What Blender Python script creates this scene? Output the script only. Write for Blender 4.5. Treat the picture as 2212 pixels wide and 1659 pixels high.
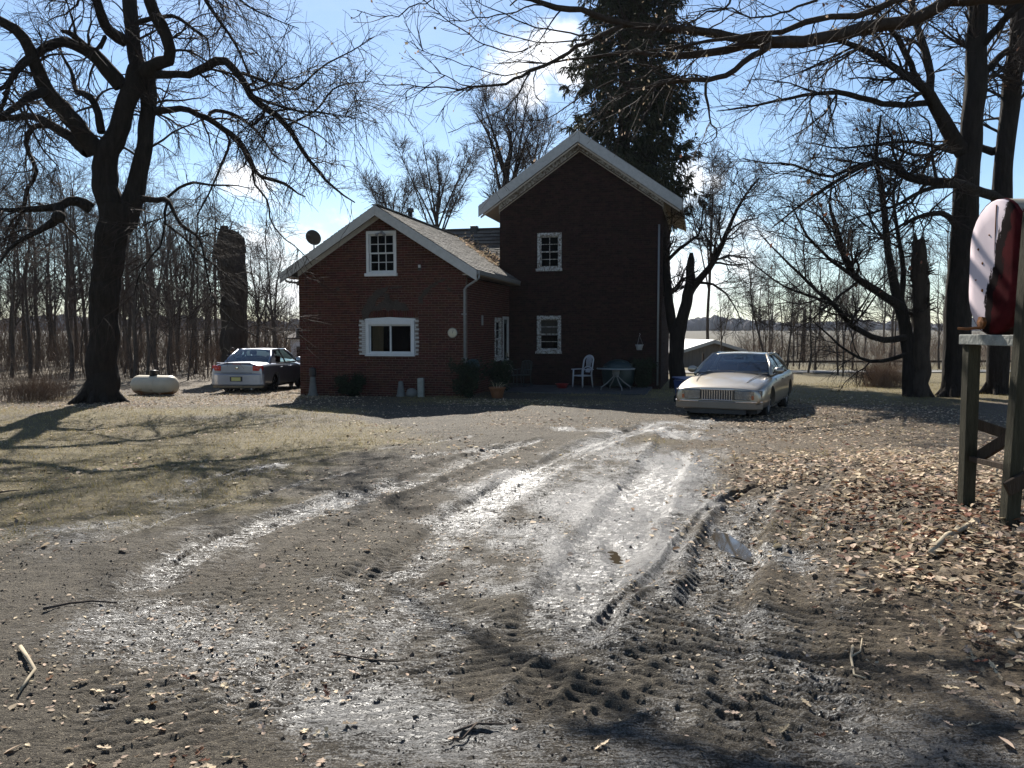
import bpy, bmesh, math, random
import numpy as np
from mathutils import Vector, Matrix

for o in list(bpy.data.objects):
    bpy.data.objects.remove(o)
S = bpy.context.scene
COL = S.collection
RAD = math.radians

# ------------------------------------------------------------------ camera
CAM = (0.0, 0.0, 1.7)
FPX, CX, CY = 1769.6, 1106.0, 829.5          # focal length and centre, in 2212 x 1659 picture units
PITCH = RAD(3.8)
cam = bpy.data.cameras.new('camera')
cam.sensor_width = 36.0
cam.lens = 36.0 * FPX / 2212.0
cam.clip_start = 0.1
cam.clip_end = 6000
camo = bpy.data.objects.new('camera', cam)
camo.location = CAM
camo.rotation_euler = (math.pi / 2 - PITCH, 0, 0)
COL.objects.link(camo)
S.camera = camo

# ------------------------------------------------------------------ sun, sky, exposure
SUN_EL, SUN_AZ = RAD(36.5), RAD(-11.0)       # azimuth from +Y towards +X
sd = Vector((math.sin(SUN_AZ) * math.cos(SUN_EL), math.cos(SUN_AZ) * math.cos(SUN_EL), math.sin(SUN_EL)))
sun = bpy.data.lights.new('sun', 'SUN')
sun.energy = 5.0
sun.angle = RAD(0.5)
sun.color = (1.0, 0.95, 0.87)
suno = bpy.data.objects.new('sun', sun)
suno.rotation_euler = (-sd).to_track_quat('-Z', 'Y').to_euler()
suno.location = (-8, 40, 40)
COL.objects.link(suno)


def pdir(x, y):
    """direction of a ray through a picture point (2212 x 1659 units)"""
    a, b = (x - CX) / FPX, -(y - CY) / FPX
    return np.array([a, math.cos(PITCH) + b * math.sin(PITCH), -math.sin(PITCH) + b * math.cos(PITCH)])


W = bpy.data.worlds.new('World')
S.world = W
W.use_nodes = True
nt = W.node_tree
nt.nodes.clear()
wo = nt.nodes.new('ShaderNodeOutputWorld')
bg = nt.nodes.new('ShaderNodeBackground')
bg.inputs['Strength'].default_value = 0.055
sky = nt.nodes.new('ShaderNodeTexSky')
sky.sky_type = 'NISHITA'
sky.sun_disc = False
sky.sun_elevation = SUN_EL
sky.sun_rotation = SUN_AZ
sky.air_density = 1.0
sky.dust_density = 0.15
sky.ozone_density = 1.2
tc = nt.nodes.new('ShaderNodeTexCoord')


def wmath(op, a, b=None, c=None):
    n = nt.nodes.new('ShaderNodeMath')
    n.operation = op
    for i, v in enumerate((a, b, c)):
        if v is None:
            continue
        if isinstance(v, (int, float)):
            n.inputs[i].default_value = v
        else:
            nt.links.new(v, n.inputs[i])
    return n.outputs[0]


nz = nt.nodes.new('ShaderNodeTexNoise')
nz.inputs['Scale'].default_value = 11.0
nz.inputs['Detail'].default_value = 9.0
nz.inputs['Roughness'].default_value = 0.6
mp = nt.nodes.new('ShaderNodeMapping')
mp.inputs['Scale'].default_value = (1, 1, 1.7)
nt.links.new(tc.outputs['Generated'], mp.inputs['Vector'])
nt.links.new(mp.outputs[0], nz.inputs['Vector'])
# cumulus clouds: centres as sky directions, angular half width
clouds = [((1120, 140), .036), ((1175, 120), .038), ((1230, 150), .033), ((1150, 190), .028),
          ((505, 392), .022), ((545, 384), .027), ((1500, 390), .026), ((1545, 392), .022),
          ((600, 545), .06), ((640, 620), .07), ((1530, 640), .085), ((1610, 600), .05), ((1480, 610), .05),
          ((-900, 420), .10), ((-1010, 300), .08), ((3000, 330), .10), ((3200, 420), .1), ((1800, -700), .12), ((300, -900), .1)]
acc = None
for (px, py), rad in clouds:
    d = pdir(px, py)
    d = d / np.linalg.norm(d)
    vm = nt.nodes.new('ShaderNodeVectorMath')
    vm.operation = 'DISTANCE'
    nt.links.new(tc.outputs['Generated'], vm.inputs[0])
    vm.inputs[1].default_value = d
    f = wmath('SUBTRACT', 1.0, wmath('DIVIDE', vm.outputs['Value'], rad * 1.28))
    acc = f if acc is None else wmath('MAXIMUM', acc, f)
dens = wmath('ADD', wmath('MULTIPLY', acc, 0.8), wmath('MULTIPLY', wmath('SUBTRACT', nz.outputs['Fac'], 0.52), 2.4))
mr = nt.nodes.new('ShaderNodeMapRange')
mr.interpolation_type = 'SMOOTHSTEP'
mr.inputs['From Min'].default_value = 0.0
mr.inputs['From Max'].default_value = 0.85
nt.links.new(dens, mr.inputs['Value'])
# thin cirrus veil everywhere
nz2 = nt.nodes.new('ShaderNodeTexNoise')
nz2.inputs['Scale'].default_value = 2.2
nz2.inputs['Detail'].default_value = 7.0
nz2.inputs['Roughness'].default_value = 0.62
mp2 = nt.nodes.new('ShaderNodeMapping')
mp2.inputs['Scale'].default_value = (1, 1, 3.5)
nt.links.new(tc.outputs['Generated'], mp2.inputs['Vector'])
nt.links.new(mp2.outputs[0], nz2.inputs['Vector'])
mr2 = nt.nodes.new('ShaderNodeMapRange')
mr2.inputs['From Min'].default_value = 0.45
mr2.inputs['From Max'].default_value = 0.85
mr2.inputs['To Max'].default_value = 0.14
nt.links.new(nz2.outputs['Fac'], mr2.inputs['Value'])
fac = wmath('MAXIMUM', mr.outputs[0], mr2.outputs[0])
mx = nt.nodes.new('ShaderNodeMix')
mx.data_type = 'RGBA'
nt.links.new(fac, mx.inputs['Factor'])
tn = nt.nodes.new('ShaderNodeMix')
tn.data_type = 'RGBA'
tn.blend_type = 'MULTIPLY'
tn.inputs['Factor'].default_value = 1.0
nt.links.new(sky.outputs[0], tn.inputs[6])
tn.inputs[7].default_value = (.88, .985, 1.09, 1)     # the camera's cool white balance
nt.links.new(tn.outputs[2], mx.inputs[6])
mx.inputs[7].default_value = (12.5, 12.6, 12.9, 1)
nt.links.new(mx.outputs[2], bg.inputs['Color'])
nt.links.new(bg.outputs[0], wo.inputs['Surface'])

vs = S.view_settings
vs.view_transform = 'Standard'
vs.look = 'None'
vs.gamma = 1.0
vs.use_curve_mapping = False
vs.exposure = 1.2
S.cycles.max_bounces = 6
S.cycles.transparent_max_bounces = 12
S.cycles.caustics_reflective = False
S.cycles.caustics_refractive = False
S.cycles.sample_clamp_indirect = 6.0

# ------------------------------------------------------------------ helpers
rs = np.random.default_rng(7)


def sstep(a, b, x):
    t = np.clip((x - a) / (b - a), 0, 1)
    return t * t * (3 - 2 * t)


def gz(x, y):
    """ground height without the fine relief"""
    x = np.asarray(x, float)
    y = np.asarray(y, float)
    z = -0.018 * (np.minimum(y, 40) - 5)
    z = z - 0.62 * sstep(38, 130, y)
    z = z + 0.20 * sstep(2.5, 3.9, x) * (1 - sstep(9.0, 14.0, y))
    z = z + 3.0 * sstep(250, 900, y)
    return z


def at(x, y, Y):
    """the point at distance Y (along +Y) seen at a picture point"""
    d = pdir(x, y)
    return np.array(CAM) + d * (Y / d[1])


def G(x, y):
    """the ground point seen at a picture point"""
    d = pdir(x, y)
    t = 8.0
    for _ in range(60):
        p = np.array(CAM) + d * t
        h = p[2] - float(gz(p[0], p[1]))
        t = t + 0.6 * h / max(-d[2], 0.01)
        t = min(max(t, 1.0), 300)
    return np.array(CAM) + d * t


def vnoise(x, y, seed=0):
    ix = np.floor(x).astype(np.int64)
    iy = np.floor(y).astype(np.int64)
    fx, fy = x - ix, y - iy
    fx = fx * fx * (3 - 2 * fx)
    fy = fy * fy * (3 - 2 * fy)

    def h(a, b):
        n = (a * 374761393 + b * 668265263 + seed * 1442695041) & 0xffffffff
        n = ((n ^ (n >> 13)) * 1274126177) & 0xffffffff
        return ((n ^ (n >> 16)) & 0xffff) / 65535.0
    a, b, c, d = h(ix, iy), h(ix + 1, iy), h(ix, iy + 1), h(ix + 1, iy + 1)
    return (a + (b - a) * fx) * (1 - fy) + (c + (d - c) * fx) * fy - 0.5


def link(name, me, mat, parent=None):
    o = bpy.data.objects.new(name, me)
    if mat is not None and len(me.materials) == 0:
        me.materials.append(mat)
    COL.objects.link(o)
    if parent is not None:
        o.parent = parent
    return o


def npmesh(name, V, Fs, smooth=False, attrs=None):
    """mesh from a vertex array and a list of (n, k) face arrays"""
    if not isinstance(Fs, (list, tuple)):
        Fs = [Fs]
    V = np.asarray(V, np.float32)
    me = bpy.data.meshes.new(name)
    me.vertices.add(len(V))
    me.vertices.foreach_set('co', V.ravel())
    idx = np.concatenate([np.asarray(f, np.int32).ravel() for f in Fs])
    tot = np.concatenate([np.full(len(f), np.asarray(f).shape[1], np.int32) for f in Fs])
    st = np.concatenate([[0], np.cumsum(tot)[:-1]]).astype(np.int32)
    me.loops.add(len(idx))
    me.loops.foreach_set('vertex_index', idx)
    me.polygons.add(len(tot))
    me.polygons.foreach_set('loop_start', st)
    me.polygons.foreach_set('use_smooth', np.full(len(tot), smooth, bool))
    for k, a in (attrs or {}).items():
        at_ = me.attributes.new(k, 'FLOAT', 'POINT')
        at_.data.foreach_set('value', np.asarray(a, np.float32))
    me.update(calc_edges=True)
    return me


def tag(o, label=None, cat=None, group=None, kind=None):
    if label: o['label'] = label
    if cat: o['category'] = cat
    if group: o['group'] = group
    if kind: o['kind'] = kind
    return o


def thing(name, label, cat, loc=(0, 0, 0), rotz=0.0, group=None):
    o = bpy.data.objects.new(name, None)
    o.empty_display_size = 0.3
    o.location = [float(c) for c in loc]
    o.rotation_euler = (0, 0, rotz)
    COL.objects.link(o)
    return tag(o, label, cat, group)


class MB:
    """collects simple shapes and links them as ONE mesh object"""
    def __init__(s):
        s.v, s.f = [], []

    def add(s, vs, fs):
        n = len(s.v)
        s.v += [tuple(float(c) for c in v) for v in vs]
        s.f += [tuple(i + n for i in f) for f in fs]
        return s

    def box(s, x0, x1, y0, y1, z0, z1):
        v = [(x, y, z) for z in (z0, z1) for y in (y0, y1) for x in (x0, x1)]
        return s.add(v, [(0, 2, 3, 1), (4, 5, 7, 6), (0, 1, 5, 4), (2, 6, 7, 3), (0, 4, 6, 2), (1, 3, 7, 5)])

    def tube(s, pts, r, n=8, cap=True):
        pts = [Vector(p) for p in pts]
        rr = r if isinstance(r, (list, tuple)) else [r] * len(pts)
        vs, fs = [], []
        ref = None
        for i, p in enumerate(pts):
            t = (pts[min(i + 1, len(pts) - 1)] - pts[max(i - 1, 0)]).normalized()
            if ref is None:
                ref = Vector((0, 0, 1)) if abs(t.z) < .9 else Vector((1, 0, 0))
            u = t.cross(ref).normalized()
            w = u.cross(t)
            ref = w
            for k in range(n):
                a = 2 * math.pi * (k + .5) / n
                vs.append(p + rr[i] * (math.cos(a) * u + math.sin(a) * w))
        for i in range(len(pts) - 1):
            for k in range(n):
                k2 = (k + 1) % n
                fs.append((i * n + k, i * n + k2, (i + 1) * n + k2, (i + 1) * n + k))
        if cap:
            fs.append(tuple(range(n))[::-1])
            fs.append(tuple((len(pts) - 1) * n + k for k in range(n)))
        return s.add(vs, fs)

    def bar(s, a, b, w, h):
        """rectangular beam from a to b"""
        a, b = Vector(a), Vector(b)
        t = (b - a).normalized()
        ref = Vector((0, 0, 1)) if abs(t.z) < .95 else Vector((0, 1, 0))
        u = t.cross(ref).normalized()
        v = u.cross(t)
        vs = [p + i * u * w / 2 + j * v * h / 2 for p in (a, b) for j in (-1, 1) for i in (-1, 1)]
        return s.add(vs, [(0, 1, 3, 2), (4, 6, 7, 5), (0, 4, 5, 1), (2, 3, 7, 6), (0, 2, 6, 4), (1, 5, 7, 3)])

    def lathe(s, prof, n=24, axis='Z', o=(0, 0, 0)):
        vs, fs = [], []
        for r, h in prof:
            for k in range(n):
                a = 2 * math.pi * k / n
                p = (r * math.cos(a), r * math.sin(a), h)
                if axis == 'X': p = (p[2], p[0], p[1])
                if axis == 'Y': p = (p[0], p[2], p[1])
                vs.append((p[0] + o[0], p[1] + o[1], p[2] + o[2]))
        for i in range(len(prof) - 1):
            for k in range(n):
                k2 = (k + 1) % n
                fs.append((i * n + k, i * n + k2, (i + 1) * n + k2, (i + 1) * n + k))
        if prof[0][0] > 1e-4: fs.append(tuple(range(n))[::-1])
        if prof[-1][0] > 1e-4: fs.append(tuple((len(prof) - 1) * n + k for k in range(n)))
        return s.add(vs, fs)

    def prism(s, poly, d):
        """3-D polygon pushed along the vector d"""
        n = len(poly)
        a = [Vector(p) for p in poly]
        b = [p + Vector(d) for p in a]
        return s.add(a + b, [tuple(range(n))[::-1], tuple(range(n, 2 * n))] +
                     [(i, (i + 1) % n, n + (i + 1) % n, n + i) for i in range(n)])

    def build(s, name, mat, parent=None, smooth=False, bevel=0, sub=0):
        me = bpy.data.meshes.new(name)
        me.from_pydata(s.v, [], s.f)
        bm = bmesh.new()
        bm.from_mesh(me)
        bmesh.ops.remove_doubles(bm, verts=bm.verts, dist=1e-5)
        bmesh.ops.recalc_face_normals(bm, faces=bm.faces)
        bm.to_mesh(me)
        bm.free()
        for p in me.polygons:
            p.use_smooth = smooth
        o = link(name, me, mat, parent)
        if bevel:
            m = o.modifiers.new('bevel', 'BEVEL')
            m.width = bevel
            m.segments = 2
            m.limit_method = 'ANGLE'
        if sub:
            m = o.modifiers.new('subsurf', 'SUBSURF')
            m.levels = m.render_levels = sub
        return o


# ------------------------------------------------------------------ materials
def M(name, col, rough=.8, var=.25, scale=6.0, col2=None, bump=0.0, bscale=40.0, metal=0.0, spec=None, stretch=(1, 1, 1), tint=0.0, transl=0.0, coat=0.0, detail=6.0, contrast=.5, bdist=.02):
    m = bpy.data.materials.new(name)
    m.use_nodes = True
    t = m.node_tree
    L = t.links.new
    b = t.nodes['Principled BSDF']
    tcn = t.nodes.new('ShaderNodeTexCoord')
    mpn = t.nodes.new('ShaderNodeMapping')
    mpn.inputs['Scale'].default_value = stretch
    L(tcn.outputs['Object'], mpn.inputs['Vector'])
    n = t.nodes.new('ShaderNodeTexNoise')
    n.inputs['Scale'].default_value = scale
    n.inputs['Detail'].default_value = detail
    n.inputs['Roughness'].default_value = .62
    L(mpn.outputs[0], n.inputs['Vector'])
    mrn = t.nodes.new('ShaderNodeMapRange')
    mrn.inputs['From Min'].default_value = .5 - contrast / 2
    mrn.inputs['From Max'].default_value = .5 + contrast / 2
    L(n.outputs['Fac'], mrn.inputs['Value'])
    mixn = t.nodes.new('ShaderNodeMix')
    mixn.data_type = 'RGBA'
    a = tuple(c * (1 - var) for c in col)
    c2 = col2 or tuple(min(1, c * (1 + var)) for c in col)
    mixn.inputs[6].default_value = (*a, 1)
    mixn.inputs[7].default_value = (*c2, 1)
    L(mrn.outputs[0], mixn.inputs['Factor'])
    out = mixn.outputs[2]
    if tint:
        an = t.nodes.new('ShaderNodeAttribute')
        an.attribute_name = 'tint'
        oi = t.nodes.new('ShaderNodeObjectInfo')
        ad = t.nodes.new('ShaderNodeMath')
        L(an.outputs['Fac'], ad.inputs[0])
        L(oi.outputs['Random'], ad.inputs[1])
        fr = t.nodes.new('ShaderNodeMath')
        fr.operation = 'FRACT'
        L(ad.outputs[0], fr.inputs[0])
        mr_ = t.nodes.new('ShaderNodeMapRange')
        mr_.inputs['To Min'].default_value = 1 - tint
        mr_.inputs['To Max'].default_value = 1 + tint
        L(fr.outputs[0], mr_.inputs['Value'])
        hs = t.nodes.new('ShaderNodeHueSaturation')
        L(mr_.outputs[0], hs.inputs['Value'])
        mh = t.nodes.new('ShaderNodeMapRange')
        mh.inputs['To Min'].default_value = .485
        mh.inputs['To Max'].default_value = .52
        w = t.nodes.new('ShaderNodeMath')
        w.operation = 'FRACT'
        ml = t.nodes.new('ShaderNodeMath')
        ml.operation = 'MULTIPLY'
        ml.inputs[1].default_value = 7.31
        L(fr.outputs[0], ml.inputs[0])
        L(ml.outputs[0], w.inputs[0])
        L(w.outputs[0], mh.inputs['Value'])
        L(mh.outputs[0], hs.inputs['Hue'])
        L(out, hs.inputs['Color'])
        out = hs.outputs[0]
    L(out, b.inputs['Base Color'])
    b.inputs['Roughness'].default_value = rough
    b.inputs['Metallic'].default_value = metal
    b.inputs['Specular IOR Level'].default_value = spec if spec is not None else (.10 if rough >= .65 else .5)
    if coat:
        b.inputs['Coat Weight'].default_value = coat
        b.inputs['Coat Roughness'].default_value = .10
    if bump:
        n2 = t.nodes.new('ShaderNodeTexNoise')
        n2.inputs['Scale'].default_value = bscale
        n2.inputs['Detail'].default_value = 5
        L(mpn.outputs[0], n2.inputs['Vector'])
        bp = t.nodes.new('ShaderNodeBump')
        bp.inputs['Strength'].default_value = bump
        bp.inputs['Distance'].default_value = bdist
        L(n2.outputs['Fac'], bp.inputs['Height'])
        L(bp.outputs[0], b.inputs['Normal'])
    if transl:
        tr = t.nodes.new('ShaderNodeBsdfTranslucent')
        L(out, tr.inputs['Color'])
        ms = t.nodes.new('ShaderNodeMixShader')
        ms.inputs[0].default_value = transl
        L(b.outputs[0], ms.inputs[1])
        L(tr.outputs[0], ms.inputs[2])
        L(ms.outputs[0], t.nodes['Material Output'].inputs['Surface'])
    return m


def glass_mat(name, tintc=(.75, .82, .82), rough=.02, ior=1.5):
    m = bpy.data.materials.new(name)
    m.use_nodes = True
    t = m.node_tree
    t.nodes.remove(t.nodes['Principled BSDF'])
    tr = t.nodes.new('ShaderNodeBsdfTransparent')
    tr.inputs[0].default_value = (*tintc, 1)
    gl = t.nodes.new('ShaderNodeBsdfGlossy')
    gl.inputs['Roughness'].default_value = rough
    nzn = t.nodes.new('ShaderNodeTexNoise')
    nzn.inputs['Scale'].default_value = 1.6
    bp = t.nodes.new('ShaderNodeBump')
    bp.inputs['Strength'].default_value = .04
    bp.inputs['Distance'].default_value = .05
    t.links.new(nzn.outputs[0], bp.inputs['Height'])
    t.links.new(bp.outputs[0], gl.inputs['Normal'])
    fr = t.nodes.new('ShaderNodeFresnel')
    fr.inputs['IOR'].default_value = ior
    ms = t.nodes.new('ShaderNodeMixShader')
    t.links.new(fr.outputs[0], ms.inputs[0])
    t.links.new(tr.outputs[0], ms.inputs[1])
    t.links.new(gl.outputs[0], ms.inputs[2])
    t.links.new(ms.outputs[0], t.nodes['Material Output'].inputs['Surface'])
    return m


MT = dict(
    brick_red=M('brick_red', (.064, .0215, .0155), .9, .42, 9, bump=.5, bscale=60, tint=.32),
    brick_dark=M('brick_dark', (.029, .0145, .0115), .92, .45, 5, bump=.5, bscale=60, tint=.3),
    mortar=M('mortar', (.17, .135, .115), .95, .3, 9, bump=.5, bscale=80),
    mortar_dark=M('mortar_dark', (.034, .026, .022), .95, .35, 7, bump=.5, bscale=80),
    cement=M('cement_smear', (.062, .050, .042), .95, .3, 12, bump=.8, bscale=50),
    trim=M('white_trim', (.55, .55, .55), .55, .10, 5, bump=.15, bscale=30),
    oldtrim=M('peeling_white_trim', (.55, .54, .52), .7, .02, 14, col2=(.16, .13, .10), contrast=.22, bump=.4, bscale=40, detail=9),
    oldtrim2=M('worn_white_trim', (.42, .41, .395), .7, .14, 9, bump=.3, bscale=40),
    soffit=M('soffit', (.42, .36, .30), .75, .15, 5),
    shingle=M('shingle', (.16, .145, .125), .9, .25, 30, bump=.6, bscale=120, tint=.3, spec=.3),
    slab=M('roof_deck', (.06, .05, .045), .9),
    glass=glass_mat('window_glass', (.7, .7, .72), ior=1.05),
    carglass=glass_mat('car_glass', (.5, .62, .64), ior=2.1),
    inside=M('room_dark', (.010, .010, .012), .9),
    room=M('room_wall', (.012, .010, .009), .9),
    curtain=M('curtain', (.30, .23, .12), .9, .2, 3, stretch=(12, 1, 1), transl=.3),
    curtain_white=M('curtain_white', (.33, .30, .24), .9, .2, 3, stretch=(10, 1, 1), transl=.3),
    metal_white=M('white_metal', (.22, .22, .22), .4, .12, 6),
    black=M('black_plastic', (.02, .02, .022), .5, .2),
    rubber=M('tyre_rubber', (.018, .018, .018), .85, .3, 20, bump=.3, bscale=60),
    chrome=M('chrome', (.75, .75, .77), .12, .05, 4, metal=1.0),
    alloy=M('alloy', (.45, .45, .46), .35, .15, 10, metal=.9),
    gold=M('beige_paint', (.35, .31, .255), .36, .06, 3, metal=.85, coat=.9, spec=.5),
    silver=M('silver_paint', (.28, .30, .355), .34, .08, 3, metal=.6, coat=.7),
    silver_low=M('mud_film', (.22, .17, .11), .8, .3, 12),
    headlamp=M('headlamp_lens', (.30, .33, .36), .10, .6, 26, metal=.8),
    amber=M('amber_lens', (.35, .10, .04), .2, .2, 20),
    bumper=M('beige_bumper', (.17, .14, .11), .38, .12, 3, coat=.3),
    red=M('red_lens', (.42, .012, .014), .15, .35, 30, coat=.6),
    plate=M('plate', (.55, .5, .18), .5, .12, 12),
    dark_cloth=M('dark_cloth', (.02, .02, .026), .9, .3, 20),
    jeans=M('jeans', (.03, .045, .09), .9, .3, 20),
    skin=M('skin', (.42, .25, .18), .6, .1),
    hair=M('hair', (.07, .035, .018), .6, .3, 40),
    tank=M('cream_tank_paint', (.50, .43, .31), .45, .10, 4),
    rust=M('rust', (.20, .085, .035), .85, .4, 14, bump=.3),
    oil_red=M('faded_red_tank', (.055, .008, .009), .9, .5, 5, contrast=.35, spec=.02),
    oil_white=M('chalky_white_tank', (.62, .52, .54), .6, .07, 6, bump=.1),
    oil_band=M('dull_tan_metal', (.30, .27, .21), .5, .3, 7),
    wood_old=M('weathered_timber', (.055, .040, .029), .9, .4, 7, bump=.6, bscale=30, stretch=(6, 6, .7)),
    wood_moss=M('mossy_timber', (.046, .042, .028), .9, .45, 7, bump=.6, bscale=30, stretch=(6, 6, .7)),
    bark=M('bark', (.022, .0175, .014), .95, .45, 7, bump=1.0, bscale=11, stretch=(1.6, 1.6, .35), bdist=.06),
    bark_lite=M('grey_bark', (.046, .035, .027), .95, .4, 6, bump=.8, bscale=14, stretch=(1.5, 1.5, .4), bdist=.05),
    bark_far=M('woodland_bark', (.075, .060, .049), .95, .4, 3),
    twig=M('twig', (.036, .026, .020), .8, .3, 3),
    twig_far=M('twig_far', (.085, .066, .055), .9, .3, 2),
    spruce=M('spruce_needles', (.016, .026, .010), .75, .45, 1.4, col2=(.050, .050, .024), tint=.45, transl=.15, contrast=.4),
    dryleaf=M('dry_leaf', (.44, .34, .24), .7, .3, 3, tint=.6, transl=.25),
    redleaf=M('rust_leaf', (.16, .078, .046), .75, .3, 3, tint=.5, transl=.25),
    grass=M('dry_grass', (.30, .235, .10), .85, .3, 1.5, tint=.45, transl=.3),
    stick=M('pale_stick', (.36, .30, .21), .85, .25, 14),
    stick_dark=M('dark_stick', (.07, .055, .045), .9, .3, 14),
    brush=M('brush_stem', (.16, .105, .07), .9, .35, 2, tint=.4),
    shrub=M('shrub_leaf', (.022, .03, .016), .8, .4, 2, tint=.4),
    plastic_white=M('white_plastic', (.46, .46, .48), .45, .06),
    tableglass=M('green_table_top', (.12, .17, .15), .15, .1),
    green_metal=M('dark_green_metal', (.016, .032, .03), .45, .2),
    terracotta=M('terracotta', (.20, .085, .04), .85, .25, 9),
    stone=M('grey_stone', (.26, .26, .23), .9, .3, 9, bump=.4),
    paint_stone=M('painted_stone', (.13, .13, .12), .8, .25, 9, bump=.3),
    concrete=M('patio_concrete', (.075, .072, .07), .9, .25, 2, bump=.4, bscale=30),
    blue=M('blue_plastic', (.012, .035, .13), .45, .2),
    redplastic=M('red_plastic', (.25, .012, .012), .5, .2),
    shed_wall=M('shed_wall', (.20, .175, .145), .85, .2, 2, stretch=(8, 8, .4)),
    shed_roof=M('shed_roof', (.42, .42, .40), .55, .12, 2),
    white_siding=M('white_siding', (.80, .82, .86), .7, .06, 2),
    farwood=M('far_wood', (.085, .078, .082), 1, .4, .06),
    road=M('lane_gravel', (.22, .21, .19), .9, .25, .8),
    puddle=M('puddle_water', (.050, .040, .026), .04, .1, 3, spec=.5),
)
# ------------------------------------------------------------------ ground
def gp(pts):
    return np.array([G(x, y)[:2] for x, y in pts])


# wheel tracks: picture points on the yard, width, rut depth, ridge height, tread height, tread pitch, wetness
TRACKS = [
    ([(1268, 1368), (1335, 1305), (1420, 1240), (1482, 1160), (1530, 1098), (1590, 1068), (1680, 1036), (1755, 1024)], .11, .034, .024, .0, .1, .2),
    ([(1590, 1062), (1600, 1020), (1592, 985), (1570, 955)], .10, .03, .02, .0, .1, .2),
    ([(1245, 1385), (1180, 1460), (1080, 1600)], .20, .02, .02, 0, .1, .2),
    ([(780, 1270), (960, 1145), (1130, 1035), (1260, 965), (1420, 915)], .55, .03, .02, .010, .09, .8),
    ([(1150, 1420), (1230, 1310), (1310, 1190), (1380, 1085), (1440, 990), (1470, 925)], .6, .03, .025, .010, .09, .8),
    ([(1520, 1330), (1570, 1230), (1590, 1130), (1640, 1060)], .5, .05, .03, .006, .09, .55),
    ([(250, 1300), (420, 1180), (640, 1110), (860, 1055), (990, 1000), (1150, 950)], .5, .03, .02, .008, .08, .55),
    ([(300, 1100), (430, 1036), (560, 1008), (760, 998), (960, 985), (1200, 945)], .2, .03, .02, 0, .1, .6),
    ([(330, 1235), (470, 1150), (640, 1118)], .06, .03, .02, 0, .1, .3),
    ([(800, 1230), (900, 1275), (1050, 1335), (1200, 1400)], .2, .015, .004, 0, .1, .6),
    ([(1262, 1458), (1350, 1425), (1430, 1395), (1520, 1370)], .14, .010, .010, 0, .1, .15),
    ([(1290, 1505), (1390, 1455), (1480, 1418)], .15, .010, .010, 0, .1, .15),
    ([(1900, 1060), (1780, 1140), (1680, 1290), (1560, 1450), (1420, 1650)], 1.6, .008, .008, .015, .10, .3),
    ([(2230, 1560), (2050, 1500), (1800, 1560), (1500, 1640)], .8, .006, .006, .009, .10, .3),
    ([(1180, 1650), (940, 1400), (800, 1200), (780, 1080)], 1.2, .007, .008, .008, .085, .3),
    ([(560, 1650), (420, 1400), (370, 1240), (470, 1090)], 1.3, .007, .008, .008, .085, .2),
    ([(130, 1135), (330, 1075), (560, 1020), (800, 975), (1050, 940)], .2, .022, .014, .006, .09, .45),
    ([(180, 1180), (380, 1110), (620, 1050), (860, 1000), (1100, 955)], .2, .022, .014, .006, .09, .45),
    ([(420, 1640), (600, 1430), (820, 1230), (1010, 1090), (1210, 980), (1400, 915)], .2, .015, .011, .005, .09, .4),
    ([(120, 1640), (330, 1400), (600, 1210), (850, 1090), (1090, 990)], .2, .018, .013, .007, .09, .3),
    ([(1560, 1650), (1590, 1450), (1580, 1290), (1620, 1150), (1700, 1040), (1830, 975)], .2, .015, .010, .006, .10, .4),
    ([(1830, 1650), (1790, 1450), (1730, 1280), (1730, 1140), (1790, 1030), (1900, 960)], .2, .014, .010, .006, .10, .3),
    ([(1210, 1640), (1330, 1530), (1500, 1470), (1700, 1470), (1950, 1540), (2200, 1640)], .16, .008, .008, 0, .10, .3),
    ([(960, 1650), (1120, 1560), (1300, 1480), (1420, 1380)], .16, .008, .008, 0, .10, .3),
    ([(1530, 905), (1640, 950), (1720, 1000)], .15, .02, .012, 0, .1, .3),
    ([(1440, 935), (1530, 975), (1600, 1010)], .15, .02, .012, 0, .1, .3),
    ([(1300, 930), (1500, 925), (1750, 930), (1950, 900)], .35, .03, .025, .006, .09, .4),
]
# damp, shining mud: soft bands over the yard (points, width, strength)
WETS = [([(830, 1235), (960, 1150), (1130, 1040), (1290, 960), (1450, 915)], .75, 1.0),
        ([(1080, 1330), (1200, 1220), (1320, 1090), (1420, 990), (1470, 930)], 1.35, 1.08),
        ([(1180, 1390), (1290, 1250), (1340, 1150)], 1.05, 1.05),
        ([(1430, 1290), (1560, 1230), (1650, 1200)], .6, .8),
        ([(1280, 1440), (1400, 1340), (1560, 1290), (1720, 1330)], .8, .62),
        ([(250, 1340), (480, 1400), (700, 1500), (880, 1550), (1050, 1650)], 1.1, .43),
        ([(720, 1520), (860, 1545), (980, 1560)], .6, .85),
        ([(420, 1042), (500, 1022), (600, 1006)], .22, 1.0),
        ([(140, 1140), (340, 1110), (430, 1050)], .5, .5),
        ([(600, 1120), (800, 1060), (980, 1000)], .55, .62),
        ([(1240, 925), (1480, 940), (1510, 905)], .8, .8),
        ([(1480, 1650), (1800, 1600), (2060, 1625)], .5, .6),
        ([(770, 1262), (900, 1295)], .22, 1.0), ([(980, 1330), (1160, 1400)], .3, .85),
        ([(1500, 1480), (1700, 1420), (1850, 1500)], 1.3, .52),
        ([(60, 1150), (400, 1180), (800, 1180)], 1.6, .28), ([(600, 1420), (1000, 1480), (1500, 1560)], 1.4, .40)]
WTS = [(gp(p), w, s) for p, w, s in WETS]
TRK = [(gp(t[0]),) + tuple(t[1:]) for t in TRACKS]
PUDS = [((1576, 1160), .085, .42), ((1328, 1185), .055, .30)]
PUDS = [(G(*p)[:2], a, b) for p, a, b in PUDS]


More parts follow.
